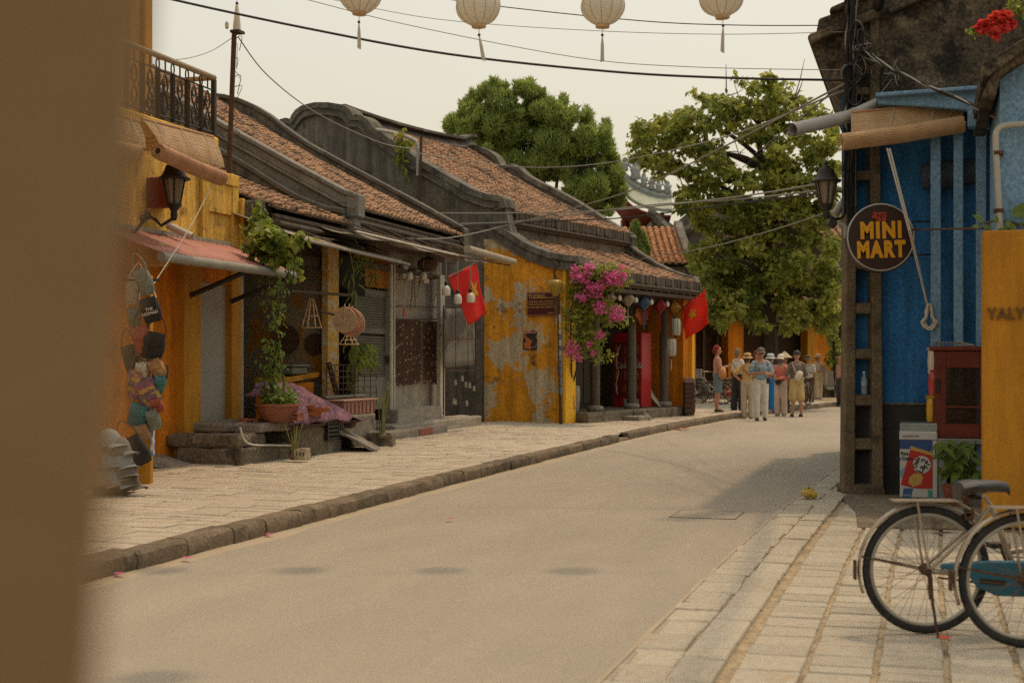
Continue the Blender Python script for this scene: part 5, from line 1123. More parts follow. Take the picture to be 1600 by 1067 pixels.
def drum(x, y, label):
    c = (B.v_at(x, y, -.42)[0], -.42, B.v_at(x, y, -.42)[1]); t = thing(B, 'drum_lantern', c, label, 'lantern', 'white drum lanterns'); m = paper
    MB().lathe(c, [(.05, -.20), (.10, -.19), (.125, -.12), (.125, .12), (.10, .19), (.05, .2)], 14).build('paper_shade', m, t, smooth=50)
    for k in range(8): w = 2 * pi * k / 8; MB().tube([(c[0] + r_ * math.cos(w), c[1] + r_ * math.sin(w), c[2] + z_) for r_, z_ in ((.10, -.19), (.127, -.12), (.127, .12), (.10, .19))], .004, 4).build('rib', wood_g, t)
    MB().lathe(c, [(.012, -.27), (.05, -.2)], 8).lathe(c, [(.05, .2), (.02, .25)], 8).build('cap', wood_d, t); MB().tube([(c[0], c[1], c[2] - .27), (c[0], c[1], c[2] - .52)], .012, 5).build('tassel', paper, t); MB().tube([(c[0], c[1], c[2] + .2), (c[0], c[1], c[2] + .6)], .006, 4).build('cord', wire_m, t)
drum(1056, 511, 'upper white drum lantern against the orange pier'); drum(1049, 543, 'lower white drum lantern with pale tassel')
# fan of coloured tassels
fc = (B.v_at(1000, 478, -.2)[0], -.2, B.v_at(1000, 476, -.2)[1]); ft = thing(B, 'fringe_fan', fc, 'spreading fringe of orange and red ribbons under lanterns', 'fringe')
rm_ = [M('rib%d' % i, c_, rough=.7, trans=.3, bump=0) for i, c_ in enumerate(((.50, .16, .03), (.46, .07, .04), (.32, .025, .03), (.10, .10, .15), (.42, .13, .12)))]
for k in range(34):
    a = -1.15 + 2.5 * k / 33; l_ = R.uniform(.40, .55); cc = 0 if a < -.3 else (1 if a < .1 else (3 if abs(a - .35) < .12 else (2 if R.random() < .5 else 4))); cc = 0 if R.random() < .15 else cc
    MB().tube([(fc[0] + .05 * a, fc[1], fc[2]), (fc[0] + math.sin(a) * l_ * .8, fc[1] - .05, fc[2] - math.cos(a) * l_ * .9)], [.012, .028], 4, flat=.4).build('ribbon', rm_[cc], ft)
for k, x in enumerate((930, 968, 994, 1018, 1043)):
    c = (B.v_at(x, 462 + k * 3, -.5)[0], -.5, B.v_at(x, 462 + k * 3.2, -.5)[1]); t = thing(B, 'eave_bulb', c, 'small white bulb on eave string, %s from the bougainvillea' % ('first', 'second', 'third', 'fourth', 'fifth')[k], 'bulb', 'bulbs on the eave string')
    MB().lathe(c, [(.01, -.07), (.04, -.05), (.045, .0), (.02, .05)], 10).build('globe', bulbs, t, smooth=40); MB().lathe(c, [(.02, .05), (.02, .11)], 8).build('socket', black, t)
flag(B, 'red flag with yellow star flying from the end pier', (B.px(1066, 483, 34.0)), (B.px(1101, 451, 33.6)), (B.px(1111, 505, 33.5)), (B.px(1071, 531, 33.9)), [B.px(1056, 491, 34.2), B.px(1103, 449, 33.6)], (.42, .42), .18, .09, 2.0, .1, M('sunlit_flag_cloth', (.86, .10, .055), (.78, .07, .04), .8, 2, .1, 60, trans=.5))
# bougainvillea
bg_ = thing(B, 'bougainvillea', B.px(905, 640, 29.6), 'pink flowering bougainvillea spilling over the corner house front', 'shrub')
mb = MB(); st_ = [cr([B.px(897, 640, 29.7), B.px(893, 560, 29.6), B.px(905, 480, 29.3), B.px(930, 440, 29.0)], 4), cr([B.px(895, 600, 29.7), B.px(915, 520, 29.4), B.px(925, 480, 29.2), B.px(965, 450, 29.2)], 4), cr([B.px(893, 590, 29.6), B.px(892, 500, 29.2), B.px(900, 440, 29.0)], 4)]
[mb.tube(s_, .018, 5) for s_ in st_]; mb.build('stem', bark, bg_)
mb = MB()
for (x, y, rx, rz, n) in ((915, 430, .40, .25, 330), (945, 425, .45, .2, 330), (970, 440, .2, .15, 110), (915, 450, .38, .38, 420), (940, 440, .42, .28, 380), (905, 500, .32, .45, 420), (935, 480, .40, .32, 300), (925, 525, .34, .30, 240), (905, 540, .25, .3, 160), (955, 490, .28, .25, 160), (938, 555, .14, .2, 60), (898, 470, .2, .5, 160), (960, 425, .3, .16, 160), (965, 500, .15, .2, 60)):
    foliage(mb, B.px(x, y, 29.2), rx, .35, rz, n, .085, .06, True, .3)
mb.build('foliage', leaf_b, bg_, fix=False)
mb = MB()
for (x, y, r_) in ((902, 432, .16), (912, 436, .14), (920, 447, .13), (931, 453, .20), (936, 446, .12), (955, 434, .20), (965, 438, .16), (962, 430, .12), (937, 480, .17), (961, 489, .20), (966, 494, .12), (894, 541, .16), (892, 550, .14), (903, 559, .12), (936, 524, .12), (919, 419, .15), (909, 464, .13), (920, 537, .07), (926, 550, .05), (973, 430, .08), (970, 418, .06), (900, 420, .08), (948, 436, .1)):
    foliage(mb, B.px(x, y, 28.85), r_, r_, r_ * .85, int(16 + 520 * r_ * r_ * 4), .06, .055, True, .1)
mb.build('blossom', petal, bg_, fix=False)
# ---------------------------------------------------------------- right side: blue house, concrete pole, mini mart
def RU(x, y, u): v, z = L.u_at(x, y, u); return (u, v, z)
UB = 15.75; vC = L.u_at(1315, 600, UB)[0]
bh2 = thing(L, 'blue_house', (UB, vC, 0), 'blue plastered house with dark overhanging gable behind the concrete pole', 'house')
MB().box(UB, 24, -7, vC, 0, 4.3).build('wall', blue, bh2)
zd = L.u_at(1400, 632, UB)[1]
MB().box(UB - .02, UB, -7, vC + .005, 0, zd).build('dado', M('dark_dado', (.045, .042, .038), (.03, .028, .026), .85, 4, .2, 30), bh2)
MB().box(UB - .03, UB, -7, vC + .01, zd, zd + .02).build('dado_ledge', cement_d, bh2)
gp = [L.u_at(*p, UB - .12) for p in ((1380, 172), (1340, 150), (1313, 136), (1300, 127), (1286, 111), (1277, 92), (1272, 76), (1268, 64), (1300, 50), (1420, 0), (1560, -70), (1760, -190), (1760, 172))]
MB().prism(gp, 'u', UB - .12, 23).build('gable_wall', moss_w, bh2)
def band(px_, u0, u1, m, nm): MB().prism([L.u_at(*p, UB - .12) for p in px_], 'u', u0, u1).build(nm, m, bh2, bevel=.015)
band(((1263, 66), (1265, 58), (1276, 54), (1420, -2), (1760, -170), (1760, -155), (1420, 14), (1280, 66), (1268, 72)), UB - .26, 23, moss_w, 'eave_moulding')
band(((1276, 54), (1280, 32), (1297, 26), (1420, -24), (1760, -210), (1760, -170), (1420, -2)), UB - .20, 23, moss_w, 'roof_edge')
band(((1297, 26), (1299, 17), (1318, 9), (1420, -42), (1760, -235), (1760, -210), (1420, -24)), UB - .28, 23, moss_w, 'roof_cap')
# light blue beam and posts
bp = [L.u_at(*p, 15.05) for p in ((1370, 147), (1562, 134), (1568, 200), (1512, 198), (1512, 172), (1440, 166), (1372, 163))]
MB().prism(bp, 'u', 15.05, 15.22).build('fascia_beam', blue_l, bh2, bevel=.01)
pts_ = [L.u_at(*p, 14.98) for p in ((1368, 146), (1564, 132), (1564, 138), (1368, 152))]; MB().prism(pts_, 'u', 14.95, 15.6).build('beam_cap', blue_l, bh2, bevel=.008)
for x0, x1 in ((1454, 1470), (1490, 1505), (1525, 1541)):
    a, b = L.u_at(x0, 190, 15.25), L.u_at(x1, 190, 15.25); MB().box(15.25, 15.36, b[0], a[0], .04, a[1]).build('porch_post', blue_l, bh2, bevel=.008)
MB().box(15.3, UB + .2, -7, L.u_at(1372, 160, 15.3)[0], 3.95, 4.05).build('porch_ceiling', wood_d, bh2)
a, b = RU(1440, 262, 15.6), RU(1525, 300, 15.6)
MB().tube([(15.6, a[1], a[2] - .1), (15.6, b[1], a[2] - .06)], .14, 12).build('rolled_awning', M('dusty_blue_roll', (.07, .09, .13), (.05, .065, .10), .9, 4, .4), bh2, smooth=True)
# yellow pier wall with lettering, upper blue wall, eave
UY = 12.5; vY = L.u_at(1535, 700, UY)[0]; zy = L.u_at(1560, 360, UY)[1]
yh = thing(L, 'yellow_pier_wall', (UY, vY, 0), 'smooth orange yellow wall with raised letters behind the bicycles', 'wall')
MB().box(UY, UY + .22, -5, vY, .03, zy).build('wall', yellow_flat, yh, bevel=.01)
lm = M('bronze_letters', (.15, .075, .022), (.11, .055, .018), .6, 20, .1)
p = RU(1572, 491, UY); text('YALY', .135, lm, yh, (UY - .012, p[1], p[2]), (pi / 2, 0, -pi / 2), .010, .002, .86, sp=1.12)
uh_ = thing(L, 'upper_blue_house', (13, -1, 2.5), 'light blue upper wall with dark roof edge above the yellow wall', 'house')
MB().prism([L.u_at(*p, 12.95) for p in ((1562, 368), (1562, 112), (1600, 86), (1760, -20), (1760, 368))], 'u', 12.95, 14.9).build('wall', blue_l, uh_)
MB().prism([L.u_at(*p, 12.75) for p in ((1533, 152), (1548, 118), (1600, 76), (1760, -32), (1760, -12), (1600, 94), (1564, 118), (1556, 150))], 'u', 12.75, 15.0).build('roof_edge', moss_w, uh_, bevel=.01)
MB().prism([L.u_at(*p, 12.70) for p in ((1533, 100), (1600, 60), (1760, -50), (1760, -28), (1600, 78), (1546, 118), (1536, 118))], 'u', 12.7, 15.0).build('roof_slope', moss_w, uh_, bevel=.01)
dp = thing(L, 'downpipe', RU(1562, 360, 12.88), 'pale grey downpipe with bend on light blue wall', 'pipe')
MB().tube(cr([RU(1640, 190, 12.86), RU(1600, 194, 12.86), RU(1572, 196, 12.86), RU(1560, 202, 12.86), RU(1556, 218, 12.86), RU(1559, 280, 12.86), RU(1563, 362, 12.86)], 4), .027, 8).build('pipe', pvc, dp, smooth=True)
for y in (240, 330): p = RU(1560, y, 12.9); MB().box(12.83, 12.95, p[1] - .04, p[1] + .04, p[2] - .015, p[2] + .015).build('clip', rust, dp)
# concrete ladder pole
YC = 15.1
def PX(x, y, Y=YC): return W.px(x, y, Y)
pc_m = M('pole_concrete', (.19, .145, .09), (.115, .09, .058), .95, 4, .7, 45, stain=(.07, .055, .038), ssc=3, slo=.54, shi=.68)
cp_ = thing(W, 'utility_pole', (*PX(1349, 770)[:2], .03), 'weathered concrete utility pole with ladder openings beside blue wall', 'pole')
def leg(xb0, xb1, xt0, xt1):
    P = []
    for (y, a, b) in ((772, xb0, xb1), (-420, xt0, xt1)):
        for (d) in (0, .22):
            for x in (a, b): q_ = PX(x, y); P.append((q_[0], YC + d, max(.02, q_[2])))
    MB().add(P, [(0, 1, 3, 2), (4, 5, 7, 6), (0, 1, 5, 4), (2, 3, 7, 6), (0, 2, 6, 4), (1, 3, 7, 5)]).build('pole_leg', pc_m, cp_, bevel=.012)
leg(1319, 1336, 1331, 1343); leg(1364, 1381, 1357, 1370)
for y0, y1 in ((772, 757), (703, 685), (634, 617), (561, 545), (490, 473), (420, 404), (349, 335), (281, 266), (215, 201), (148, 136), (80, 68), (12, 0), (-60, -72)):
    ym = (y0 + y1) / 2; f = (772 - ym) / 1192; a, b = 1334 + 8 * f, 1366 - 8 * f; A, Bq = PX(a, y0), PX(b, y1)
    MB().prism([(A[0], A[2]), (Bq[0], A[2]), (Bq[0], Bq[2]), (A[0], Bq[2])], 'v', YC + .02, YC + .2).build('rung', pc_m, cp_, bevel=.015)
MB().box(PX(1316, 770)[0], PX(1383, 770)[0], YC - .03, YC + .26, 0, .10).build('foot', pc_m, cp_, bevel=.02)
# cable bundle on the pole
cbn = thing(W, 'cable_bundle', PX(1325, 200), 'thick tangled bundle of black cables running up the concrete pole', 'cables')
for k in range(18):
    x = R.uniform(1318, 1334); pp_ = [PX(x + R.uniform(-3, 3) + (0 if y > 60 else (60 - y) * .04), y, YC - .04 - R.random() * .08) for y in (-300, -200, -100, -30, 30, 80, 130, 180, 230, 300 + R.uniform(-40, 60))]
    MB().tube(cr(pp_, 3), R.uniform(.008, .018), 5).build('cable', wire_m if R.random() < .75 else wire_g, cbn)
for (x, y, rx, ry, n) in ((1330, 115, 15, 16, 3), (1338, 60, 12, 26, 3), (1345, 100, 10, 18, 2), (1352, 60, 6, 12, 2), (1336, 150, 12, 16, 2)):
    for k in range(n):
        s_ = R.uniform(.8, 1.1); MB().tube([PX(x + rx * s_ * math.cos(w), y + ry * s_ * math.sin(w), YC - .1 - .02 * k) for w in [2 * pi * i / 16 for i in range(16)]], .009, 5, closed=True).build('coil', wire_g if k == 0 else wire_m, cbn)
for k in range(46):
    x, y = R.uniform(1336, 1400), R.uniform(60, 150); y = 70 + (x - 1336) * .8 + R.uniform(-18, 22)
    MB().tube(cr([PX(x, y, YC - .1), PX(x + R.uniform(-14, 14), y + R.uniform(-16, 18), YC - .15), PX(x + R.uniform(-18, 22), y + R.uniform(-6, 30), YC - .12)], 3), R.uniform(.004, .009), 4).build('loose_end', R.choice((wire_m, wire_m, wire_g, wood_g)), cbn)
def cable(label, pts, r, m=None, n=6, nm='overhead_cable', twist=0):
    t = thing(W, nm, pts[0], label, 'cable'); MB().tube(cr(pts, n), r, 5).build('strand', m or wire_m, t)
    for k in range(twist): MB().tube([Vector(p) + Vector((.012 * math.sin(i * .9 + k * 2.1), .012 * math.cos(i * .9 + k * 2.1), .012 * math.cos(i * .7 + k))) for i, p in enumerate(cr(pts, n))], r * .7, 4).build('strand', wire_g if k % 2 else wire_m, t)
    return t
cable('twisted black cables running from pole across to the downpipe', [PX(1345, 75, YC - .1), PX(1400, 112, 14.4), PX(1460, 138, 13.8), PX(1520, 165, 13.2), PX(1560, 185, 12.8), PX(1640, 210, 12.2)], .016, wire_m, 6, twist=4)
cable('thin cable drooping beside lighter beam end', [PX(1570, 130, 12.7), PX(1580, 165, 12.6), PX(1600, 190, 12.5), PX(1650, 230, 12.3)], .008, wire_g)
cable('thick cable bundle leaving the pole above the pavement toward the camera', [(3.86, 15.0, 5.15), (3.2, 11.9, 5.0), (2.2, 7.8, 5.0), (.9, 2, 5.2), (-.4, -4, 5.4)], .055, wire_m, 6, twist=3)
# overhead wires over the street
def wpx(label, pp, r, m=None): cable(label, [W.px(x, y, Y) for x, y, Y in pp], r, m)
wpx('thick black wire sagging across the sky below the lanterns', ((180, -25, 15), (270, 0, 15.2), (480, 45, 15.2), (700, 85, 15.2), (950, 112, 15.2), (1130, 122, 15.1), (1322, 126, 15)), .014)
wpx('thin dark wire crossing behind the lantern tassels', ((380, -25, 16), (480, 0, 16), (640, 40, 16), (900, 90, 16), (1080, 105, 15.5), (1325, 110, 15)), .0045, wire_g)
wpx('upper thin wire meeting the pole near lantern height', ((640, -12, 16), (760, 8, 16), (1000, 33, 15.6), (1160, 40, 15.3), (1328, 40, 15)), .006)
wpx('faint grey wire just under the lanterns', ((520, 0, 17), (680, 30, 17), (900, 47, 16.5), (1120, 54, 16), (1328, 50, 15)), .004, wire_g)
wpx('pale cable rising from long house awning to the pole', ((620, 372, 24), (700, 372, 25), (800, 350, 26), (980, 300, 23), (1130, 230, 19), (1322, 130, 15)), .012, wire_g)
wpx('pale cable level with upper roof eave', ((680, 333, 27), (800, 333, 27), (960, 328, 26), (1150, 308, 21), (1322, 280, 15.2)), .012, wire_g)
wpx('second pale cable below the eave cable', ((715, 350, 27), (820, 345, 27), (1000, 322, 25), (1150, 312, 21), (1322, 293, 15.2)), .012, wire_g)
wpx('dark cable crossing before the far temple', ((700, 356, 27), (860, 346, 27), (980, 340, 26), (1150, 318, 21), (1322, 298, 15.2)), .012)
wpx('pale wire slanting through almond tree to street lamp', ((1000, 405, 33), (1100, 388, 28), (1200, 362, 20), (1322, 322, 15.2)), .009, wire_g)
wpx('thin wire from antenna pole to tiled roof', ((372, 58, 19.3), (420, 120, 21), (500, 180, 24), (600, 225, 27), (655, 232, 29.5)), .009, wire_g)
wpx('pale cable sagging in front of the cypress', ((655, 240, 29.5), (760, 256, 32), (850, 262, 32), (960, 253, 30), (1130, 215, 24), (1322, 140, 15)), .012, wire_g)
wpx('slack wire from balcony to antenna pole', ((245, 94, 17), (290, 92, 18), (330, 80, 19), (362, 60, 19.3)), .005, wire_g)
wpx('thin wire through upper branches to pole', ((1160, 262, 22), (1220, 215, 19), (1270, 170, 17), (1325, 120, 15)), .006)
wpx('thin wire fanning from pole into the almond tree', ((1180, 240, 22), (1250, 185, 18), (1325, 128, 15)), .005, wire_g)
# street lamp
c = PX(1291, 302, 14.95); r1 = 1
arm = cr([(c[0], c[1], c[2] - .26), PX(1293, 335, 14.95), PX(1302, 342, 14.95), PX(1314, 341, 15), PX(1320, 332, 15.05), PX(1321, 320, 15.1)], 4)
sl_ = carriage_lamp(W, 'street_lamp', c, .76, 'black carriage street lamp on curved arm of concrete pole', arm)
MB().lathe(PX(1300, 350, 14.95), [(.045, -.05), (.045, .05)], 14, Matrix.Rotation(pi / 2, 3, 'X')).lathe(PX(1300, 350, 14.94), [(.033, -.05), (.033, .055)], 14, Matrix.Rotation(pi / 2, 3, 'X')).build('conduit_end', black, sl_)
pv = thing(W, 'drain_pipe', PX(1310, 320), 'white pipe slanting behind pole near street lamp', 'pipe'); MB().tube([PX(1303, 336, 15.4), PX(1360, 262, 15.5)], .045, 10).build('pipe', pvc, pv, smooth=True); MB().tube(cr([PX(1311, 353, 15.02), PX(1318, 352, 15.02), PX(1322, 360, 15.02), PX(1322, 372, 15.02)], 3), .028, 8).build('elbow', pvc, pv)
# round sign
YS = 14.4; c = Vector(PX(1376, 371, YS)); rs = 51.5 * YS / FPX
sg = thing(W, 'mini_mart_sign', c, 'round brown sign with yellow lettering MINI MART and red cart', 'sign'); rx = Matrix.Rotation(pi / 2, 3, 'X')
MB().lathe(c + Vector((.012, .06, -.012)), [(rs * 1.03, -.06), (rs * 1.03, .05)], 48, rx).build('box', M('sign_case', (.055, .045, .035), rough=.6), sg, smooth=40)
MB().tube([c + Vector((rs * math.cos(w), -.004, rs * math.sin(w))) for w in [2 * pi * i / 64 for i in range(64)]], .011, 6, closed=True).build('rim', M('silver_rim', (.42, .40, .36), (.34, .32, .28), .4, 8, 0, metal=.3), sg)
MB().lathe(c + Vector((0, 0, 0)), [(rs * .985, -.002), (rs * .985, .012)], 48, rx).build('face', M('sign_brown', (.035, .012, .006), (.03, .011, .006), .5, 2, 0, spec=.4), sg)
ym = M('sign_yellow', (.70, .33, .012), (.66, .30, .012), .5, 4, 0)
s_ = YS / FPX
text('MINI', 34 * s_, ym, sg, (c.x, c.y - .014, c.z + (371 - 361) * s_), (pi / 2, -.03, 0), .002, .013, .80, sp=1.22); text('MART', 34 * s_, ym, sg, (c.x, c.y - .014, c.z + (371 - 391) * s_), (pi / 2, -.03, 0), .002, .013, .74, sp=1.22)
rdm = M('sign_red', (.62, .075, .02), rough=.5, bump=0)
def sp_(x, y): return (c.x + (x - 1376) * s_, c.y - .013, c.z + (371 - y) * s_)
mb = MB()
for a in (((1363, 332), (1367, 333), (1370, 343), (1384, 343)), ((1368, 334), (1384, 333), (1383, 341)), ((1373, 341), (1375, 335), (1378, 340), (1381, 335), (1382, 341)), ((1363, 337), (1370, 337)), ((1362, 340), (1370, 340))): mb.tube([sp_(*q_) for q_ in a], .0065, 4)
for x in (1374, 1382): mb.ball(sp_(x, 345), .011, 8, 6)
mb.build('cart_emblem', rdm, sg)
for y, x1 in ((357, 1536), (345, 1475), (397, 1472)): MB().tube([PX(1420 if y == 357 else 1424, y + 2, YS + .05), PX(x1, y, 14.9 if y != 357 else 12.6)], .011, 6).build('mounting_rod', rust if y == 357 else black, sg)
# bamboo blind under the beam, PVC spout
blind('sun bleached bamboo blind sagging below light blue beam', PX(1330, 176, 14.6), PX(1511, 160, 14.6), PX(1330, 208, 14.5), PX(1502, 190, 14.5), (PX(1316, 222, 14.45), PX(1505, 194, 14.45)), 34, bamboo, M('sunbleached_roll', (.52, .34, .18), (.40, .25, .13), .7, 5, .2, 60), .075, cords=(.37, .72), fr=W)
ps = thing(W, 'spout_pipe', PX(1240, 200, 14.5), 'wide grey plastic spout pipe sticking out over the street', 'pipe')
MB().tube([PX(1238, 203, 14.3), PX(1332, 181, 14.8), PX(1376, 161, 14.95)], .068, 14, cap=False).tube([PX(1238, 203, 14.3), PX(1330, 181, 14.8)], .058, 14, cap=False).build('pipe', pvc, ps, smooth=True)
MB().tube([PX(1331, 181, 14.79), PX(1338, 178.5, 14.82)], .074, 14).build('collar', pvc, ps)
rpz = thing(W, 'rope', PX(1453, 500, 14.3), 'white rope hanging down to a looped hank on blue wall', 'rope')
for dx in (0, 4): MB().tube([PX(1386 + dx, 232, 14.3), PX(1420 + dx * .7, 360, 14.2), PX(1449, 478, 14.6)], .010, 5).build('line', cordm, rpz)
for k in range(10):
    w_ = R.uniform(4, 15); h_ = R.uniform(16, 22); MB().tube([PX(1452 + w_ * math.cos(t) * (.4 + .6 * (math.sin(t) < 0)) + R.uniform(-1, 1), 495 - h_ * math.sin(t) * .95, 14.6 - .006 * k) for t in [2 * pi * i / 14 for i in range(14)]], .009, 5, closed=True).build('loop', cordm, rpz)
# chest freezer with ice cream print
YF = 14.45; zf0 = .014
a, b = PX(1406, 782, YF), PX(1462, 661, YF)
fz = thing(W, 'ice_cream_freezer', (a[0], YF, zf0), 'chest freezer printed with red ice cream packet beside the cabinet table', 'freezer')
fz.rotation_euler = (0, 0, -rad(16.2)); wpt = M('freezer_white', (.52, .52, .48), (.46, .46, .43), .4, 3, 0, spec=.5)
MB().box(a[0], b[0], YF, YF + .55, zf0 + .02, b[2] - .11).build('body', wpt, fz, bevel=.01)
MB().box(a[0] - .005, b[0], YF - .01, YF + .56, b[2] - .17, b[2] - .08).build('rim', wpt, fz, bevel=.01)
MB().box(a[0], b[0], YF + .02, YF + .55, b[2] - .08, b[2]).build('glass_lid', M('lid_glass', (.20, .24, .25), (.28, .32, .32), .15, 3, 0, spec=.6), fz, bevel=.006)
text('SANDENINTERCOOL', .022, black, fz, (a[0] + .11, YF - .0125, b[2] - .13), ext=.001, sx=.8)
def FP(x, y): q_ = PX(x, y, YF); return (q_[0], q_[2])
def fl(poly, off, m, nm): MB().prism([FP(*p) for p in poly], 'v', YF - off, YF - off + .002).build(nm, m, fz)
fl(((1406, 685), (1455, 685), (1455, 706), (1422, 696), (1420, 701), (1406, 701)), .003, M('fz_blue', (.035, .085, .24), (.03, .07, .2), .4, 4, 0), 'blue_panel')
fl(((1423, 697), (1455, 706), (1455, 762), (1431, 762), (1407, 757)), .005, M('fz_red', (.46, .03, .022), (.42, .025, .02), .4, 3, 0), 'red_packet')
fl(((1423, 697), (1455, 706), (1455, 711), (1423, 702)), .007, M('fz_gold', (.50, .33, .06), rough=.4), 'packet_edge')
MB().lathe((FP(1439, 725)[0], YF - .007, FP(1439, 725)[1]), [(13.5 * YF / FPX, -.001), (13.5 * YF / FPX, .001)], 28, rx).build('white_disc', wpt, fz)
for tx, x, y, sz, ro in (('Oishi', 1431, 722, .055, -1.2), ('La 2', 1440, 727, .09, -1.15), ('F1', 1447, 726, .07, -1.15)): text(tx, sz, black, fz, (FP(x, y)[0], YF - .010, FP(x, y)[1]), (pi / 2, ro, 0), .001, .002)
wf = M('fz_waffle', (.55, .36, .10), (.42, .24, .05), .5, 40, 0); fl(((1420, 745), (1428, 739), (1438, 738), (1441, 746), (1437, 756), (1426, 760), (1419, 754)), .007, wf, 'waffle')
fl(((1412, 762), (1426, 762), (1422, 778), (1409, 778)), .005, M('fz_label', (.04, .11, .26), rough=.4), 'blue_label'); text('Wall', .035, wpt, fz, (FP(1417, 773)[0], YF - .008, FP(1417, 773)[1]), (pi / 2, -.2, 0), .001)
fl(((1448, 763), (1455, 765), (1455, 780), (1449, 779)), .005, M('fz_teal', (.06, .30, .26), rough=.4), 'teal_mark'); fl(((1406, 735), (1412, 730), (1420, 737), (1407, 746)), .004, M('fz_sky', (.14, .34, .46), rough=.4), 'sky_mark')
text('Pure\nIce Cream', .05, M('fz_ink', (.03, .04, .07), rough=.5), fz, (FP(1413, 712)[0], YF - .006, FP(1413, 712)[1]), (pi / 2, 0, 0), .001, .002, .8)
# table with red cabinet
YT = 14.35; zt = PX(1460, 685, YT)[2]
tbl = thing(W, 'grey_table', (PX(1466, 780, YT)[0], YT, zf0), 'grey painted metal table carrying the red cabinet', 'table')
tbl.rotation_euler = (0, 0, -rad(14)); gm = M('grey_paint_metal', (.26, .28, .27), (.20, .22, .215), .5, 4, .1, stain=(.14, .13, .11), ssc=6, slo=.6, shi=.7)
MB().box(PX(1454, 685, YT)[0], PX(1545, 685, YT)[0], YT, YT + .5, zt - .055, zt).build('top', gm, tbl, bevel=.006)
MB().tube([PX(1467, 783, YT + .08), (PX(1467, 783, YT + .08)[0], YT + .08, zt - .05)], .055, 14).build('leg', gm, tbl, smooth=True)
MB().tube([(PX(1540, 783, YT)[0], YT + .4, .05), (PX(1540, 783, YT)[0], YT + .4, zt - .05)], .04, 12).build('leg', gm, tbl, smooth=True)
cbt = thing(W, 'red_cabinet', (PX(1495, 683, YT)[0], YT, zt), 'dark red wooden food cabinet with glazed door on grey table', 'cabinet')
cbt.rotation_euler = (0, 0, -rad(14)); x0, x1, zt2 = PX(1457, 600, YT)[0], PX(1542, 600, YT)[0], PX(1490, 548, YT)[2]
MB().box(x0, x0 + .03, YT + .03, YT + .45, zt, zt2).box(x1 - .03, x1, YT + .03, YT + .45, zt, zt2).box(x0 + .03, x1 - .03, YT + .42, YT + .45, zt, zt2).box(x0 + .03, x1 - .03, YT + .03, YT + .42, zt, zt + .03).build('carcass', wood_r, cbt)
MB().box(x0 - .02, x1 + .02, YT - .02, YT + .47, zt2, zt2 + .045).build('top_board', wood_r, cbt, bevel=.008)
gx0, gx1, gz0, gz1 = PX(1479, 0, YT)[0], PX(1529, 0, YT)[0], PX(0, 662, YT)[2], PX(0, 575, YT)[2]
cdr = MB().box(x0 + .005, gx0, YT, YT + .03, zt + .005, zt2 - .005).box(gx1, x1 - .005, YT, YT + .03, zt + .005, zt2 - .005).box(gx0, gx1, YT + .001, YT + .029, zt + .005, gz0).box(gx0, gx1, YT + .001, YT + .029, gz1, zt2 - .005).build('door', wood_r, cbt, bevel=.004)
MB().box(gx0, gx1, YT + .012, YT + .018, gz0, gz1).build('pane', glassy('dark_glass', (.05, .035, .025), .45), cdr)
MB().box(gx0, gx1, YT + .004, YT + .026, gz0 + .16, gz0 + .18).build('glazing_bar', wood_r, cdr)
MB().box(x0 + .045, x0 + .085, YT - .02, YT, zt2 - .42, zt2 - .28).build('handle', black, cdr, bevel=.008)
for k, zz_ in enumerate((gz0 + .02, gz0 + .2)):
    t = thing(W, 'stored_goods', ((gx0 + gx1) / 2, YT + .2, zz_), ['bundle of paper on bottom shelf inside the red cabinet', 'crumpled goods in upper part of red cabinet'][k], 'goods')
    for i in range(5): MB().obox(((gx0 + gx1) / 2 + R.uniform(-.03, .03), YT + .22, zz_ + .02 + i * .025), (.26 - .02 * i, .2, .02), (R.uniform(-.1, .1), R.uniform(-.15, .15), R.uniform(-.3, .3))).build('sheet', (paper if i % 2 else terra) if k == 0 else (brick_m if i % 2 else wood_g), t)
tr_ = thing(W, 'wire_tray', (PX(1485, 538, YT)[0], YT + .1, zt2 + .05), 'wire tray and pliers left on top of red cabinet', 'tray')
for k in range(8): x = x0 + .08 + k * .022; MB().tube([(x, YT + .05, zt2 + .05), (x, YT + .05, zt2 + .09), (x, YT + .25, zt2 + .09)], .004, 4).build('wire', galv, tr_)
MB().tube([(x0 + .27, YT + .05, zt2 + .05), (x0 + .42, YT + .0, zt2 + .055)], .012, 5).tube([(x0 + .27, YT + .1, zt2 + .09), (x0 + .42, YT + .02, zt2 + .055)], .012, 5).build('pliers', galv, tr_)
# snack bags hung on the cabinet side, plant, bottle, block
for k, (x, y, c_) in enumerate(((1455, 565, (.55, .5, .42)), (1456, 600, (.45, .06, .05)), (1453, 640, (.55, .33, .03)))):
    p = PX(x, y, YT + .1); t = thing(W, 'snack_bag', p, ['white snack bag hung highest beside the red cabinet', 'red snack bag hung beside the red cabinet', 'yellow snack bag hung lowest beside red cabinet'][k], 'bag', 'snack bags by the cabinet')
    MB().lathe(p, [(.045, -.12), (.05, -.11), (.06, 0), (.05, .10), (.045, .12)], 10, None, .6, 1).build('pouch', M('snack%d' % k, c_, rough=.3, spec=.6, bump=0), t, smooth=True); MB().box(p[0] - .03, p[0] + .03, p[1] - .05, p[1] + .05, p[2] + .118, p[2] + .145).build('seal', M('snackseal%d' % k, tuple(q_ * .7 for q_ in c_), rough=.3, bump=0), t)
p = PX(1495, 790, 13.9); pg = thing(W, 'potted_plant', (p[0], p[1], .014), 'broad leaved green pot plant beneath the grey table', 'plant')
MB().lathe((p[0], p[1], .014), [(.10, 0), (.14, .15), (.15, .2), (.13, .2)], 16).build('pot', terra, pg, smooth=40)
mb = MB()
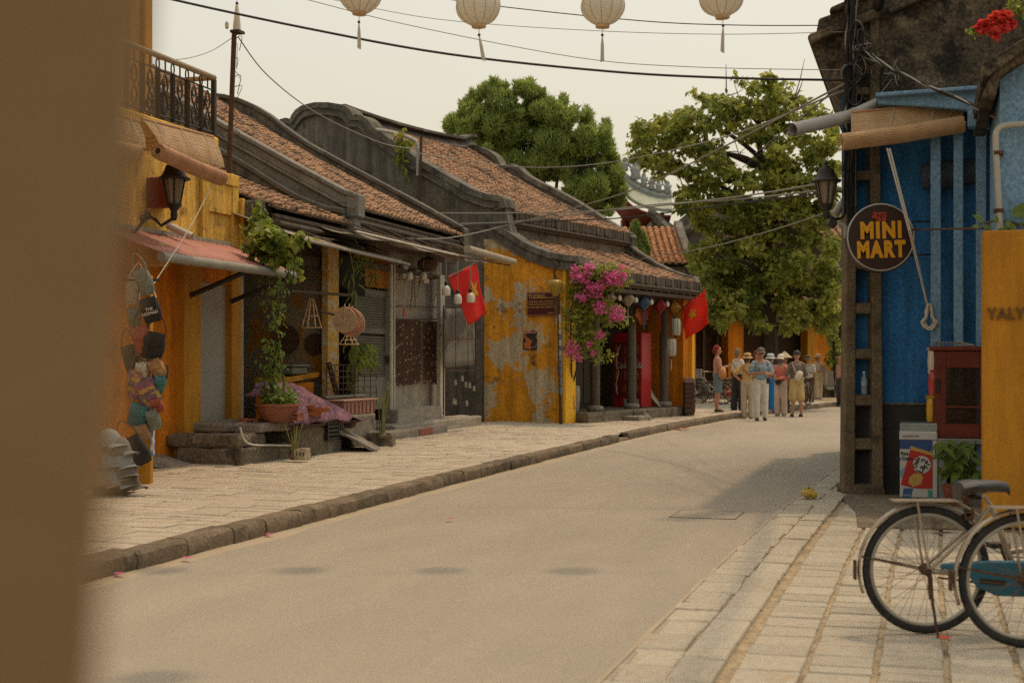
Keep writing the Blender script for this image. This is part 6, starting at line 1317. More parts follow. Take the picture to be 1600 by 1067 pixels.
for _ in range(64):
    a = R.uniform(0, 2 * pi); b_ = Vector((p[0], p[1], .3)) + Vector((R.uniform(-.2, .22), R.uniform(-.12, .1), R.uniform(0, .35))); leaf(mb, b_, Vector((math.cos(a), math.sin(a) - .4, -.5)), rv(.4) + Vector((0, -.6, .7)), R.uniform(.14, .22), R.uniform(.06, .09), True)
mb.build('foliage', leaf_d, pg, fix=False)
p = PX(1350, 616, 15.18); bt = thing(W, 'water_bottle', p, 'clear plastic water bottle standing in a pole opening', 'bottle')
MB().lathe((p[0], p[1], p[2]), [(.03, 0), (.034, .01), (.034, .15), (.03, .17), (.014, .21), (.014, .22)], 14).build('bottle', glassy('clear_plastic', (.45, .55, .6), .4), bt, smooth=40); MB().lathe((p[0], p[1], p[2] + .22), [(.016, 0), (.016, .025)], 10).build('cap', wpt, bt); MB().lathe((p[0], p[1], p[2] + .09), [(.035, 0), (.035, .05)], 14).build('wrap', M('wrap', (.3, .4, .5), rough=.4), bt)
p = PX(1479, 832, 11.6); sb = thing(W, 'stone_block', (p[0], p[1], .04), 'grey stone block on the pavement behind the front bicycle', 'stone')
MB().obox((p[0], p[1] + .08, .10), (.19, .14, .125), (0, 0, .08), .92).build('block', cement_d, sb, bevel=.02); MB().obox((p[0], p[1] + .08, .162), (.16, .11, .012), (0, 0, .08)).build('worn_top', cement, sb, bevel=.004)
fnw = thing(W, 'wall_fan', PX(1479, 392, 15.3), 'dusty round wire guard of a fan between blue posts', 'fan')
for r_ in (.05, .10, .15, .20, .235): MB().tube([PX(1479 + r_ * 50 * math.cos(w), 392 + r_ * 150 * math.sin(w), 15.33) for w in [2 * pi * i / 24 for i in range(24)]], .006, 4, closed=True).build('guard_ring', rust, fnw)
MB().tube([PX(1479, 392, 15.3), PX(1479, 392, 15.6)], .05, 10).build('motor', black, fnw)
# vine on the yellow wall and red flowers
vy = thing(W, 'creeper', PX(1575, 355, 12.2), 'leafy creeper trailing over top of the yellow wall', 'creeper')
sv2 = [cr([PX(1640, 360, 12.1), PX(1590, 350, 12.2), PX(1560, 345, 12.2), PX(1530, 350, 12.2)], 5), cr([PX(1590, 352, 12.2), PX(1560, 365, 12.15), PX(1548, 385, 12.1), PX(1570, 396, 12.1), PX(1590, 385, 12.1)], 5), cr([PX(1600, 362, 12.1), PX(1583, 390, 12.1), PX(1590, 415, 12.1), PX(1640, 420, 12.1)], 5)]
mb = MB(); [mb.tube(s2_, .010, 5) for s2_ in sv2]; mb.build('stem', wood_g, vy)
mb = MB()
for (x, y, ln_, ang) in ((1580, 335, .22, .3), (1560, 378, .11, -1.6), (1568, 390, .12, -1.5), (1590, 375, .13, -1.2), (1535, 345, .10, 2.6), (1540, 362, .09, -1.8), (1598, 330, .22, .5), (1572, 345, .10, -1.0), (1555, 350, .08, 1.4), (1585, 350, .1, -2), (1598, 395, .12, -1.3), (1530, 355, .07, 3)): leaf(mb, Vector(PX(x, y, 12.1)), Vector((math.cos(ang), -.2, math.sin(ang))), Vector((.2, -1, .35)), ln_, ln_ * .6, True)
vine_leaves(mb, sv2[0] + sv2[1], 40, .06, .06); mb.build('foliage', leaf_d, vy, fix=False)
rb_ = thing(W, 'red_bougainvillea', PX(1600, 5, 11.5), 'red flowering bougainvillea sprig hanging before dark gable', 'shrub')
sr_ = cr([PX(1680, -30, 11.5), PX(1610, 0, 11.5), PX(1580, 25, 11.5), PX(1550, 38, 11.5), PX(1518, 48, 11.5)], 5); mb = MB().tube(sr_, .008, 5); mb.build('stem', wood_g, rb_)
mb = MB(); vine_leaves(mb, sr_, 60, .05, .05); foliage(mb, PX(1595, 12, 11.5), .12, .08, .07, 70, .045, .035, True); foliage(mb, PX(1525, 46, 11.5), .05, .04, .03, 16, .04, .03, True); mb.build('foliage', leaf_v, rb_, fix=False)
mb = MB()
for (X_, Y_, z_, r_) in ((3.2, 8.2, 4.5, .30), (3.4, 8.8, 4.6, .38), (3.3, 7.8, 4.5, .28), (3.8, 8.3, 4.6, .4), (3.5, 9.4, 4.7, .3), (3.9, 9.2, 4.7, .38), (3.75, 7.8, 4.5, .35)): foliage(mb, (X_, Y_, z_), r_, r_, .18, int(700 * r_), .06, .045, True)
mb.build('added_shade_foliage', leaf_v, rb_, fix=False)  # unseen foliage added above the view to shade the right pavement
MB().tube(cr([PX(1680, -30, 11.5), (4.6, 10.6, 4.8), (3.9, 9.2, 4.7), (3.3, 8.0, 4.55)], 5), .012, 5).build('stem', wood_g, rb_)  # out of view branch added to carry the shading foliage
mb = MB(); [foliage(mb, PX(x, y, 11.45), r_, r_, r_ * .8, int(260 * r_ * 8), .04, .04, True, .1) for x, y, r_ in ((1560, 28, .07), (1550, 40, .075), (1568, 40, .06), (1540, 38, .05), (1533, 44, .04), (1580, 38, .035), (1555, 52, .045), (1572, 25, .04))]; mb.build('blossom', petal_r, rb_, fix=False)
# ---------------------------------------------------------------- bicycles
tyre = M('tyre_rubber', (.022, .021, .02), (.032, .03, .028), .8, 20, .3, 90); chrome = M('worn_chrome', (.42, .36, .28), (.33, .27, .2), .35, 9, .1, 50, stain=(.17, .085, .04), ssc=7, slo=.58, shi=.7, metal=.6)
rimm = M('dull_rim', (.42, .39, .33), (.34, .31, .26), .45, 9, 0, metal=.4); teal = M('teal_paint', (.018, .14, .22), (.014, .105, .17), .4, 4, .1, 40, stain=(.10, .09, .07), ssc=9, slo=.62, shi=.7, spec=.5); saddle_m = M('black_vinyl', (.035, .036, .037), (.05, .05, .048), .45, 6, .2, 90, spec=.5)
def bicycle(loc, s, label, basket=False, framem=None, guard=None, lod=1, rz=0., group='bicycles parked on the pavement'):
    t = D.objects.new('bicycle', None); COL.objects.link(t); t.location = loc; t.scale = (s, s, s); t.rotation_euler = (0, 0, rz); ORG[t.name] = (0, 0, 0); t['label'] = label; t['category'] = 'bicycle'; t['group'] = group
    fm = framem or chrome; RW = .33; n = 48 if lod else 24
    for hx in (0, 1.08):
        w = MB().tube([(hx + (RW - .02) * math.cos(a), 0, RW + (RW - .02) * math.sin(a)) for a in [2 * pi * i / n for i in range(n)]], .020, 8, closed=True).build('wheel', tyre, t, smooth=True)
        MB().tube([(hx + (RW - .046) * math.cos(a), 0, RW + (RW - .046) * math.sin(a)) for a in [2 * pi * i / n for i in range(n)]], .011, 6, closed=True).build('rim', rimm, w, smooth=True)
        mb = MB()
        for i in range(36 if lod else 18):
            a = 2 * pi * i / (36 if lod else 18); sd_ = 1 if i % 2 else -1; o = .45 * (1 if (i // 2) % 2 else -1)
            mb.tube([(hx + .028 * math.cos(a + o * 2), .028 * sd_, RW + .028 * math.sin(a + o * 2)), (hx + (RW - .05) * math.cos(a), 0, RW + (RW - .05) * math.sin(a))], .0013 if lod else .003, 3)
        mb.build('spokes', M('spoke_steel', (.16, .10, .06), rough=.5, metal=.3, bump=0) if 'spoke_steel' not in D.materials else D.materials['spoke_steel'], w)
        MB().lathe((hx, 0, RW), [(.012, -.06), (.03, -.03), (.018, -.02), (.018, .02), (.03, .03), (.012, .06)], 14, Matrix.Rotation(pi / 2, 3, 'X')).build('hub', rust, w, smooth=30)
        a0, a1 = (rad(38), rad(200)) if hx == 0 else (rad(35), rad(170))
        def ff(a, b, hx=hx, a0=a0, a1=a1): w_ = a0 + (a1 - a0) * a; r_ = RW + .024 - .010 * (2 * b - 1) ** 2; return (hx + r_ * math.cos(w_), (b - .5) * .046, RW + r_ * math.sin(w_))
        MB().grid(ff, 26, 4).build('mudguard', chrome, t, smooth=True, solid=.003)
    BB = (.47, 0, .285); ST = (.335, 0, .66); HD = (.93, 0, .84); HB = (.96, 0, .70)
    fr_ = MB().tube([BB, ST], .017, 10).tube([HD, HB], .02, 10)
    fr_.tube(cr([HB, (.85, 0, .46), (.68, 0, .33), BB], 5), .019, 10).tube(cr([(HD[0], 0, HD[2] - .06), (.80, 0, .60), (.60, 0, .46), (.42, 0, .42)], 5), .015, 10)
    for y in (-.05, .05): fr_.tube([BB, (.25, y * .9, .30), (0, y, RW)], .011, 8).tube([ST, (.27, y * .5, .58), (0, y, RW)], .009, 8)
    fr_.build('frame', fm, t, smooth=True)
    fk = MB(); [fk.tube(cr([HB, (.98, y, .64), (1.03, y, .42), (1.08, y, RW)], 4), .011, 8) for y in (-.045, .045)]; fk.build('fork', chrome, t, smooth=True)
    sd2 = MB(); rows = [(-.125, .075, -.015), (-.12, .095, .02), (-.06, .10, .032), (.0, .075, .03), (.07, .035, .028), (.13, .022, .018), (.145, .015, .0)]
    P = []; nn = 12
    for (x, hw, hz) in rows:
        for k in range(nn): w_ = 2 * pi * k / nn; P.append((.285 + x, math.cos(w_) * hw, .735 + hz + (math.sin(w_) * .028 if math.sin(w_) > 0 else math.sin(w_) * (.055 - .03 * (x + .12) / .27))))
    sd2.add(P, [(i * nn + k, i * nn + (k + 1) % nn, (i + 1) * nn + (k + 1) % nn, (i + 1) * nn + k) for i in range(len(rows) - 1) for k in range(nn)] + [tuple(range(nn)), tuple(range((len(rows) - 1) * nn, len(rows) * nn))])
    sdo = sd2.build('saddle', saddle_m, t, smooth=60); MB().tube([ST, (.30, 0, .71)], .013, 8).build('seat_post', chrome, sdo)
    mb = MB()
    for y in (-.05, .05):
        for k in range(5): z = .70 - k * .012; mb.tube([(.235 + .012 * math.cos(w_), y + .012 * math.sin(w_), .70 + w_ * .0022) for w_ in [i * .7 for i in range(18)]], .003, 4)
    mb.build('saddle_spring', rust, sdo)
    rk = MB().box(-.175, .17, -.055, .055, .683, .690); [rk.tube([(-.06, y, .685), (-.0, y * 1.05, RW)], .006, 6) for y in (-.05, .05)]; rk.tube([(.15, -.04, .685), (.27, -.02, .61)], .006, 6).tube([(.15, .04, .685), (.27, .02, .61)], .006, 6).tube([(-.065, 0, .66), (-.06, 0, .685)], .012, 6); rk.build('rack', chrome, t)
    mb = MB(); [mb.tube([(-.34, y * .5, RW + .07), (0, y, RW)], .004, 5) for y in (-.06, .06)]; mb.box(-.372, -.362, -.02, .02, RW - .05, RW + .05).build('mudguard_stay', rust, t)
    MB().tube([(.0, -.065, RW - .02), (.005, -.075, RW - .14)], .013, 6).tube([(.005, -.075, RW - .12), (.03, -.12, -.02)], .007, 6).tube([(.01, -.07, RW - .12), (.02, -.10, .06)], .007, 6).build('kickstand', rust, t)
    g_ = MB(); gp_ = [(.05, .345), (.06, .37), (.30, .385), (.50, .385), (.56, .35), (.56, .24), (.50, .20), (.34, .205), (.24, .25), (.20, .31), (.12, .335)]
    g_.prism(gp_, 'v', -.075, -.045); g_.build('chain_guard', guard or teal, t, bevel=.008)
    MB().prism([(.25, .27), (.38, .26), (.385, .285), (.25, .295)], 'v', -.078, -.0755).build('slot_shade', dark, t)  # flat dark patch painted as the shade of a slot
    MB().tube([(.05, -.04, RW - .035), (.2, -.04, RW - .055), (.45, -.04, .25)], .006, 5).build('chain', rust, t)
    cr2 = MB().lathe(BB, [(.08, -.045), (.085, -.04), (.08, -.035)], 20, Matrix.Rotation(pi / 2, 3, 'X')).build('chainring', rust, t)
    MB().tube([(BB[0], -.085, BB[2]), (BB[0] + .05, -.10, BB[2] - .15)], .010, 6).box(BB[0] + .0, BB[0] + .10, -.19, -.10, BB[2] - .165, BB[2] - .14).build('pedal', black, cr2); MB().tube([(BB[0], .085, BB[2]), (BB[0] - .05, .10, BB[2] + .15)], .010, 6).box(BB[0] - .10, BB[0] + .0, .10, .19, BB[2] + .14, BB[2] + .165).build('pedal', black, cr2)
    hb = MB(); [hb.tube(cr([(.915, 0, .96), (.95, y * .45, .99), (.93, y * .85, 1.0), (.80, y, .98), (.70, y * 1.02, .96)], 4), .011, 8) for y in (-.27, .27)]; hb.tube([HD, (.915, 0, .97)], .013, 8); hbo = hb.build('handlebar', chrome, t, smooth=True)
    for y in (-.275, .275): MB().tube([(.78, y, .977), (.69, y * 1.01, .957)], .016, 8).build('grip', black, hbo)
    if lod:
        MB().tube(cr([(.93, .02, .93), (.88, .03, .70), (.66, .03, .43), (.42, .04, .40), (.24, .04, .55), (.22, .02, .62)], 5), .0035, 5).build('brake_cable', black, t)
        MB().obox((.215, 0, .625), (.05, .07, .03), (0, -.5, 0)).box(.19, .235, -.035, -.022, .585, .625).box(.19, .235, .022, .035, .585, .625).build('brake_caliper', rust, t, bevel=.004)
        for y in (-.055, .055): MB().lathe((0, y, RW), [(.014, -.006), (.014, .006)], 6, Matrix.Rotation(pi / 2, 3, 'X')).build('axle_nut', rust, t)
    if basket:
        bk = MB(); x0_, x1_, z0_, z1_ = 1.0, 1.28, .80, 1.05
        for k in range(9):
            f = k / 8; bk.tube([(x0_ + .03, -.13 + .26 * f, z0_), (x0_, -.17 + .34 * f, z1_)], .005, 4).tube([(x1_ - .03, -.13 + .26 * f, z0_), (x1_, -.17 + .34 * f, z1_)], .005, 4).tube([(x0_ + .03 + (x1_ - x0_ - .06) * f, -.13, z0_), (x0_ + (x1_ - x0_) * f, -.17, z1_)], .005, 4).tube([(x0_ + .03 + (x1_ - x0_ - .06) * f, .13, z0_), (x0_ + (x1_ - x0_) * f, .17, z1_)], .005, 4)
        for q_ in (0, .33, .66, 1): bk.tube([(x0_ + .03 * (1 - q_), -.13 - .04 * q_, z0_ + .25 * q_), (x1_ - .03 * (1 - q_), -.13 - .04 * q_, z0_ + .25 * q_), (x1_ - .03 * (1 - q_), .13 + .04 * q_, z0_ + .25 * q_), (x0_ + .03 * (1 - q_), .13 + .04 * q_, z0_ + .25 * q_)], .006, 4, closed=True)
        bk.build('basket', white_p, t); MB().box(1.0, 1.25, -.12, .12, .80, .806).build('basket_floor', white_p, t)
    return t
YB = 7.33; hub = W.px(1447, 890, YB); bicycle((hub[0], YB, .006), 1.0, 'silver bicycle with teal chain guard parked by the yellow wall')
YB2 = 6.97; hub = W.px(1602, 905, YB2); bicycle((hub[0], YB2, .006), 1.0, 'second bicycle nearest the camera, cut by right picture edge', guard=rust)
# ---------------------------------------------------------------- lanterns over the street
silk = M('white_silk', (.80, .77, .68), (.74, .71, .62), .8, 3, .05, 40, trans=.5)
def lantern(c, label, lean=0., q=(0, 1, 1)):
    c = Vector(c); t = thing(W, 'silk_lantern', c, label, 'lantern', 'white silk lanterns strung over the street')
    prof = [(.168 * math.sin(a) if .12 < a < pi - .12 else .05, -.150 * math.cos(a)) for a in [pi * i / 14 for i in range(15)]]; prof[0] = (.05, -.15); prof[-1] = (.05, .15)
    prof = [(a_ * q[1], b_ * q[2]) for a_, b_ in prof]; MB().lathe(c, prof, 24).build('silk_shade', silk, t, smooth=80)
    for k in range(12): w = 2 * pi * k / 12 + .2; MB().tube([(c.x + r_ * 1.006 * math.cos(w), c.y + r_ * 1.006 * math.sin(w), c.z + z_) for r_, z_ in prof], .0022, 4).build('rib', M('rib_brown', (.40, .30, .2), rough=.8, bump=0) if 'rib_brown' not in D.materials else D.materials['rib_brown'], t)
    MB().lathe(c, [(.055, .145), (.055, .165)], 14).lathe(c, [(.055, -.165), (.055, -.145)], 14).build('cap', bamboo, t)
    MB().tube([(c.x, c.y, c.z - .15), (c.x + .0, c.y, c.z - .21)], .003, 4).tube([(c.x, c.y, c.z + .15), (c.x, c.y, c.z + .40)], .003, 4).build('cord', cordm, t)
    MB().ball((c.x, c.y, c.z - .222), .012, 8, 6).build('bead', black, t)
    mb = MB()
    for k in range(9): a = 2 * pi * k / 9; mb.tube([(c.x, c.y, c.z - .23), (c.x + .008 * math.cos(a) + lean * .4, c.y + .008 * math.sin(a), c.z - .30), (c.x + .011 * math.cos(a) + lean, c.y + .011 * math.sin(a), c.z - .41 - R.uniform(0, .02))], .0045, 4)
    mb.build('tassel', cordm, t)
YLn = 10.9
for x, y, l_, le in ((563, -10, 'white lantern farthest left of those over the street', .012), (747, 10, 'white lantern second from left over the street', .03), (942, 10, 'white lantern third from left over the street', .004), (1127, -4, 'white lantern nearest the concrete pole over the street', -.02)): t_q = {563: (.05, .98, 1.03), 747: (-.04, 1.02, 1.0), 942: (.02, 1.0, .97), 1127: (-.07, 1.03, .99)}[x]; lantern(W.px(x, y, YLn), l_, le, t_q); [o for o in SC.objects if o.get('label') == l_][0].rotation_euler = (0, t_q[0], t_q[0] * 9)
lantern((-.42, 7.6, 4.1), 'white lantern hanging nearer the camera above the picture edge', 0)
cable('lantern string spanning the street above the picture', [(-6.2, 11.4, 4.75), (-3, 11.0, 4.55), (0, 10.9, 4.47), (2, 10.9, 4.5), (4.6, 11.3, 4.75)], .006)
# ---------------------------------------------------------------- far houses, temple, trees
CF = Fr(6.6, 50.5, 60)
def cu(x, v=0.): return CF.v_at(x, 560, v)[0]
hc = thing(CF, 'far_shop_house', (4, 0, 0), 'far yellow pillared shop house behind the crowd and almond tree', 'house')
MB().box(-2, 11, 1.6, 1.75, 0, 4).build('back_wall', M('brown_wall', (.10, .055, .028), (.07, .04, .022), .9, 2, .3), hc)
for x0, x1, m in ((1138, 1162, yellow), (1262, 1274, yellow_flat), (1274, 1299, yellow)): MB().box(cu(x0), cu(x1), 0, .4, .05, 3.3).build('pillar', m, hc, bevel=.01)
for i in range(13):
    for j in range(26):
        x = cu(1217, .9) + i * .215 + (.1 if j % 2 else 0)
        if x < cu(1258, .9) and j * .085 < 2.3: pass
MB().box(cu(1216, .8), cu(1262, .8), .85, 1.0, .05, 2.6).build('brick_wall_core', M('mortar', (.06, .035, .022), rough=.9), hc)
src = None
for j in range(22):
    x = cu(1216, .8) - (.12 if j % 2 else 0)
    while x < cu(1262, .8):
        if src is None: src = MB().box(0, .21, 0, .03, 0, .075).build('brick', M('far_brick', (.12, .045, .024), (.09, .035, .02), .9, 6, .2, rnd=.2), hc); o = src
        else: o = piece(src, hc)
        o.location = (x - 4, .83, .3 + j * .095); x += .23
MB().box(-2, 11, -.25, 1.7, .02, .2).build('plinth', cement, hc)
MB().box(-2, 11, -.1, .1, 2.9, 3.3).build('beam', wood_d, hc)
tiled(hc, -2, 11, -.7, 3.2, 4.5, 6.0, tile_m, .05, .22, .2, back=(8, 4))
for x, h_ in ((1098, 2.6), (1120, 2.5)): MB().box(cu(x, .5), cu(x, .5) + .12, .5, .62, .1, h_).build('door_post', wood_d, hc)
MB().box(cu(1068, -.2), cu(1098, -.2), .2, .3, .1, 2.8).build('side_panel', yellow, hc)
lw = thing(W, 'low_wall', (*W.px(1305, 625, 52)[:2], .1), 'low grey wall with bench ledge at the far street bend', 'wall')
x0, x1 = W.px(1288, 0, 53)[0], W.px(1345, 0, 53)[0]
MB().box(x0, x1, 53, 53.25, .05, 1.1).build('wall', cement, lw, bevel=.02); MB().box(x0, x1, 52.6, 52.98, .40, .50).build('ledge', cement_p, lw, bevel=.02); [MB().box(x0 + .3 + k * .8, x0 + .5 + k * .8, 52.65, 52.95, .05, .40).build('support', cement, lw) for k in range(2)]
for k in range(6):     # dark houses closing the view
    pass
fd = thing(W, 'far_tiled_house', (4.5, 48, 0), 'far house with bright orange tiled slope beyond the corner house', 'house')
Xa, Xb = W.px(985, 0, 46)[0], W.px(1078, 0, 46)[0]; ze = W.px(0, 412, 46)[2]; zr = W.px(0, 356, 49.5)[2]
tiled(fd, Xa, Xb, 46, ze, 49.5, zr, tile_o, .1, .20, .17, rows=False); MB().box(Xa, Xb - .1, 46.25, 53, .1, ze).build('wall', cement_p, fd)
MB().prism([(46, ze - .05), (46.1, ze + .2), (49.6, zr + .25), (53, ze), (53, .1), (46.3, .1)], 'u', Xb - .1, Xb + .15).build('gable', moss, fd)
fe = thing(W, 'far_dark_house', (7, 56, 0), 'far house with dark mossy gable and curved ridge behind tree', 'house')
def wp(x, y, Y): q_ = W.px(x, y, Y); return (q_[0], q_[2])
MB().prism([wp(*p, 56) for p in ((1018, 400), (1018, 345), (1030, 335), (1052, 352), (1075, 332), (1140, 322), (1330, 318), (1330, 640), (1018, 640))], 'v', 56, 62).build('wall', moss, fe)
for pl in (((1012, 332), (1022, 336), (1032, 348), (1048, 362), (1062, 374), (1080, 390), (1095, 402)), ((1112, 338), (1098, 345), (1085, 352), (1062, 366))): MB().tube(cr([W.px(x, y, 55.8) for x, y in pl], 3), .18, 6).build('verge_coping', coping, fe)
sx = [wp(1140, 338, 55.7), wp(1195, 352, 55.7)]
tiled(fe, W.px(1130, 0, 55)[0], W.px(1320, 0, 55)[0], 54.5, W.px(0, 372, 54.5)[2], 57.5, W.px(0, 325, 57.5)[2], tile_m, .1, .25, .22, rows=False)
MB().tube(cr([W.px(1135, 330, 55), W.px(1150, 332, 55), W.px(1170, 345, 54.6), W.px(1188, 356, 54.4)], 3), .15, 6).build('verge_coping', coping, fe)
# temple
tp = thing(W, 'temple_roof', (W.px(1005, 0, 62)[0], 62, 5), 'pale green glazed temple roof with figures on upswept ridge', 'temple')
glaze = M('pale_green_glaze', (.33, .36, .28), (.24, .27, .215), .6, 4, .3, 20, stain=(.14, .15, .12), ssc=2, slo=.55, shi=.7); statue = M('bluish_stucco', (.36, .39, .37), (.27, .30, .29), .8, 4, .4, 20)
rc = cr([W.px(x, y, 62.5) for x, y in ((955, 248), (965, 268), (978, 285), (1000, 300), (1025, 309), (1049, 311))], 5); ec = cr([W.px(x, y, 60) for x, y in ((955, 278), (972, 296), (985, 311), (1005, 322), (1030, 328), (1049, 329))], 5); n = len(rc)
mb = MB()
for i in range(n - 1):
    for k in range(2):
        f = k / 2; A0, A1 = Vector(rc[i]).lerp(Vector(rc[i + 1]), f), Vector(ec[i]).lerp(Vector(ec[i + 1]), f); mb.tube([A0, A0.lerp(A1, .5) + Vector((0, 0, -.12)), A1], .075, 6)
mb.build('roof_tiles', glaze, tp)
mb = MB(); P = [tuple(p) for p in rc] + [tuple(p) for p in ec]; mb.add(P, [(i, i + 1, n + i + 1, n + i) for i in range(n - 1)]).build('roof_sheet', glaze, tp, solid=.05)
src = None
for i in range(n):
    if src is None: src = MB().lathe((0, 0, 0), [(.02, -.26), (.06, -.2), (.08, -.06), (.06, 0)], 8).build('eave_tile', M('eave_glaze', (.42, .42, .30), rough=.5), tp); o = src
    else: o = piece(src, tp)
    o.location = Vector(ec[i]) - Vector(ORG[tp.name])
    if i < n - 1: o = piece(src, tp); o.location = (Vector(ec[i]) + Vector(ec[i + 1])) / 2 - Vector(ORG[tp.name])
MB().tube([Vector(p) + Vector((0, 0, .12)) for p in rc], .16, 8).tube([Vector(p) + Vector((0, 0, .32)) for p in rc], .08, 8).build('ridge', statue, tp)
for x, y, s_ in ((993, 281, 1.0), (1006, 290, .62), (1018, 296, .62), (1029, 300, .6), (1043, 303, .65), (976, 268, .7)):
    p = W.px(x, y, 62.4); mb = MB().lathe(p, [(.16 * s_, 0), (.24 * s_, .1 * s_), (.20 * s_, .3 * s_), (.26 * s_, .45 * s_), (.14 * s_, .62 * s_), (.17 * s_, .72 * s_), (.10 * s_, .86 * s_), (.02, .92 * s_)], 9)
    mb.tube([(p[0] - .1 * s_, p[1], p[2] + .45 * s_), (p[0] - .35 * s_, p[1], p[2] + .7 * s_), (p[0] - .3 * s_, p[1], p[2] + .85 * s_)], .06 * s_, 5).tube([(p[0] + .1 * s_, p[1], p[2] + .5 * s_), (p[0] + .3 * s_, p[1], p[2] + .55 * s_)], .06 * s_, 5); mb.build('ridge_figure', statue, tp, smooth=True)
tr1 = M('temple_red', (.20, .04, .025), (.13, .03, .02), .8, 3, .2)
MB().add([tuple(Vector(p) + Vector((0, .1, -.22))) for p in ec] + [tuple(Vector(p) + Vector((0, 2.2, -.75))) for p in ec], [(i, i + 1, n + i + 1, n + i) for i in range(n - 1)]).build('soffit', tr1, tp, solid=.08)
xa, xb = W.px(975, 0, 62)[0], W.px(1035, 0, 62)[0]; MB().box(xa, xb, 62.2, 64, 1, W.px(0, 338, 62)[2]).build('wall', tr1, tp)
for k in range(5): x = xa + (xb - xa) * k / 4; MB().box(x - .08, x + .08, 61.9, 62.2, 3, W.px(0, 332, 62)[2]).build('bracket', tr1, tp)
# ---------------------------------------------------------------- trees
def tree_crown(fr, t, blobs, Y, n_per, ln, wd, m, big, hang, depth, shell=.45, nm='crown'):
    mb = MB()
    for b in blobs:
        x, y, rx, rz = b[:4]; dy = R.uniform(-depth, depth) if len(b) < 5 else b[4]; p = W.px(x, y, Y + dy); s = (Y + dy) / FPX
        foliage(mb, p, rx * s, max(rx, rz) * s * .9, rz * s, int(n_per * rx * rz), ln, wd, big, hang, shell)
    o = mb.build(nm, m, t, fix=False); struct(o, 'stuff') if False else None
    return o
YCy = 45
cy_ = thing(W, 'cypress_tree', (*W.px(840, 0, YCy)[:2], 0), 'tall dense dark green cypress tree behind the corner house roof', 'tree')
bp0 = W.px(850, 600, YCy); mb = MB().tube(cr([(bp0[0], YCy, 0), (bp0[0] + .1, YCy, 3), (bp0[0], YCy, 6), (bp0[0] - .2, YCy, 8.2)], 4), [.32 - .018 * i for i in range(13)], 8)
for x, y in ((760, 200), (800, 170), (880, 180), (920, 230), (730, 220), (940, 300), (850, 150), (900, 300), (960, 290)): q_ = W.px(x, y, YCy + R.uniform(-.6, .6)); mb.tube(cr([(bp0[0], YCy, 4.8 + R.random()), (bp0[0] * .5 + q_[0] * .5, q_[1], 6.2), q_], 4), [.12, .11, .10, .09, .08, .06, .05, .04, .02], 6)
mb.build('trunk', bark, cy_)
cyb = [(705, 205, 12, 14), (712, 200, 10, 12), (730, 185, 16, 28), (735, 165, 14, 14), (755, 150, 10, 10), (745, 200, 25, 22), (778, 142, 16, 14), (785, 165, 24, 24), (770, 195, 28, 24), (810, 140, 7, 10), (825, 145, 16, 14), (838, 152, 14, 18), (835, 180, 26, 26), (800, 205, 30, 26), (862, 185, 18, 26), (880, 165, 7, 12), (884, 190, 16, 20), (900, 178, 7, 14), (912, 190, 10, 16), (918, 215, 16, 18), (946, 205, 7, 13), (945, 225, 10, 22), (900, 225, 20, 20), (860, 225, 26, 22), (820, 235, 30, 22), (780, 228, 24, 20), (925, 250, 20, 20), (950, 262, 16, 24), (965, 290, 12, 26), (880, 262, 20, 20), (905, 282, 24, 20), (930, 300, 22, 20), (870, 245, 20, 18), (860, 270, 18, 16), (955, 312, 18, 18), (900, 305, 22, 16), (940, 325, 18, 16), (840, 255, 18, 16), (970, 310, 8, 20), (915, 320, 16, 14), (730, 208, 14, 14)]
cyb = [(x + R.gauss(0, 2), y + R.gauss(0, 2), rx, rz) for (x, y, rx, rz) in cyb] + [(R.uniform(750, 930), R.uniform(165, 300), R.uniform(12, 20), R.uniform(12, 20)) for _ in range(26)] + [(x + math.cos(a_) * rx * .85, y - math.sin(a_) * rz * .9, R.uniform(3.5, 7), R.uniform(5, 10)) for (x, y, rx, rz) in cyb for a_ in [R.uniform(-.6, 3.7) for _ in range(4)] if rx > 8]
tree_crown(W, cy_, cyb, YCy, 2.6, .20, .05, leaf_c, False, -.9, .9, .62)
sh_ = thing(W, 'cypress_shrub', (*W.px(1000, 0, 44)[:2], 0), 'small dark cypress top between tiled roofs', 'tree')
p = W.px(998, 600, 44); MB().tube([(p[0], 44, 0), (p[0], 44, 5.2)], [.12, .04], 6).build('trunk', bark, sh_)
tree_crown(W, sh_, [(993, 360, 7, 16, 0), (1000, 378, 12, 16, 0), (1006, 392, 12, 12, .2), (995, 395, 12, 14, -.2)], 44, 5, .13, .05, leaf_c, False, -.6, .3)
YA = 43.0
al = thing(W, 'almond_tree', (*W.px(1207, 610, YA)[:2], .13), 'broad leafy almond tree with layered branches over the crowd', 'tree')
tb0 = W.px(1205, 612, YA); TR = [(tb0[0], YA, .1), W.px(1206, 560, YA), W.px(1204, 500, YA), W.px(1200, 440, YA), W.px(1205, 360, YA), W.px(1198, 290, YA), W.px(1185, 210, YA), W.px(1195, 150, YA)]
mb = MB().tube(cr(TR, 3), [.24, .23, .22, .22, .21, .20, .20, .19, .18, .17, .16, .15, .14, .13, .12, .11, .10, .09, .07, .05, .04, .02], 9)
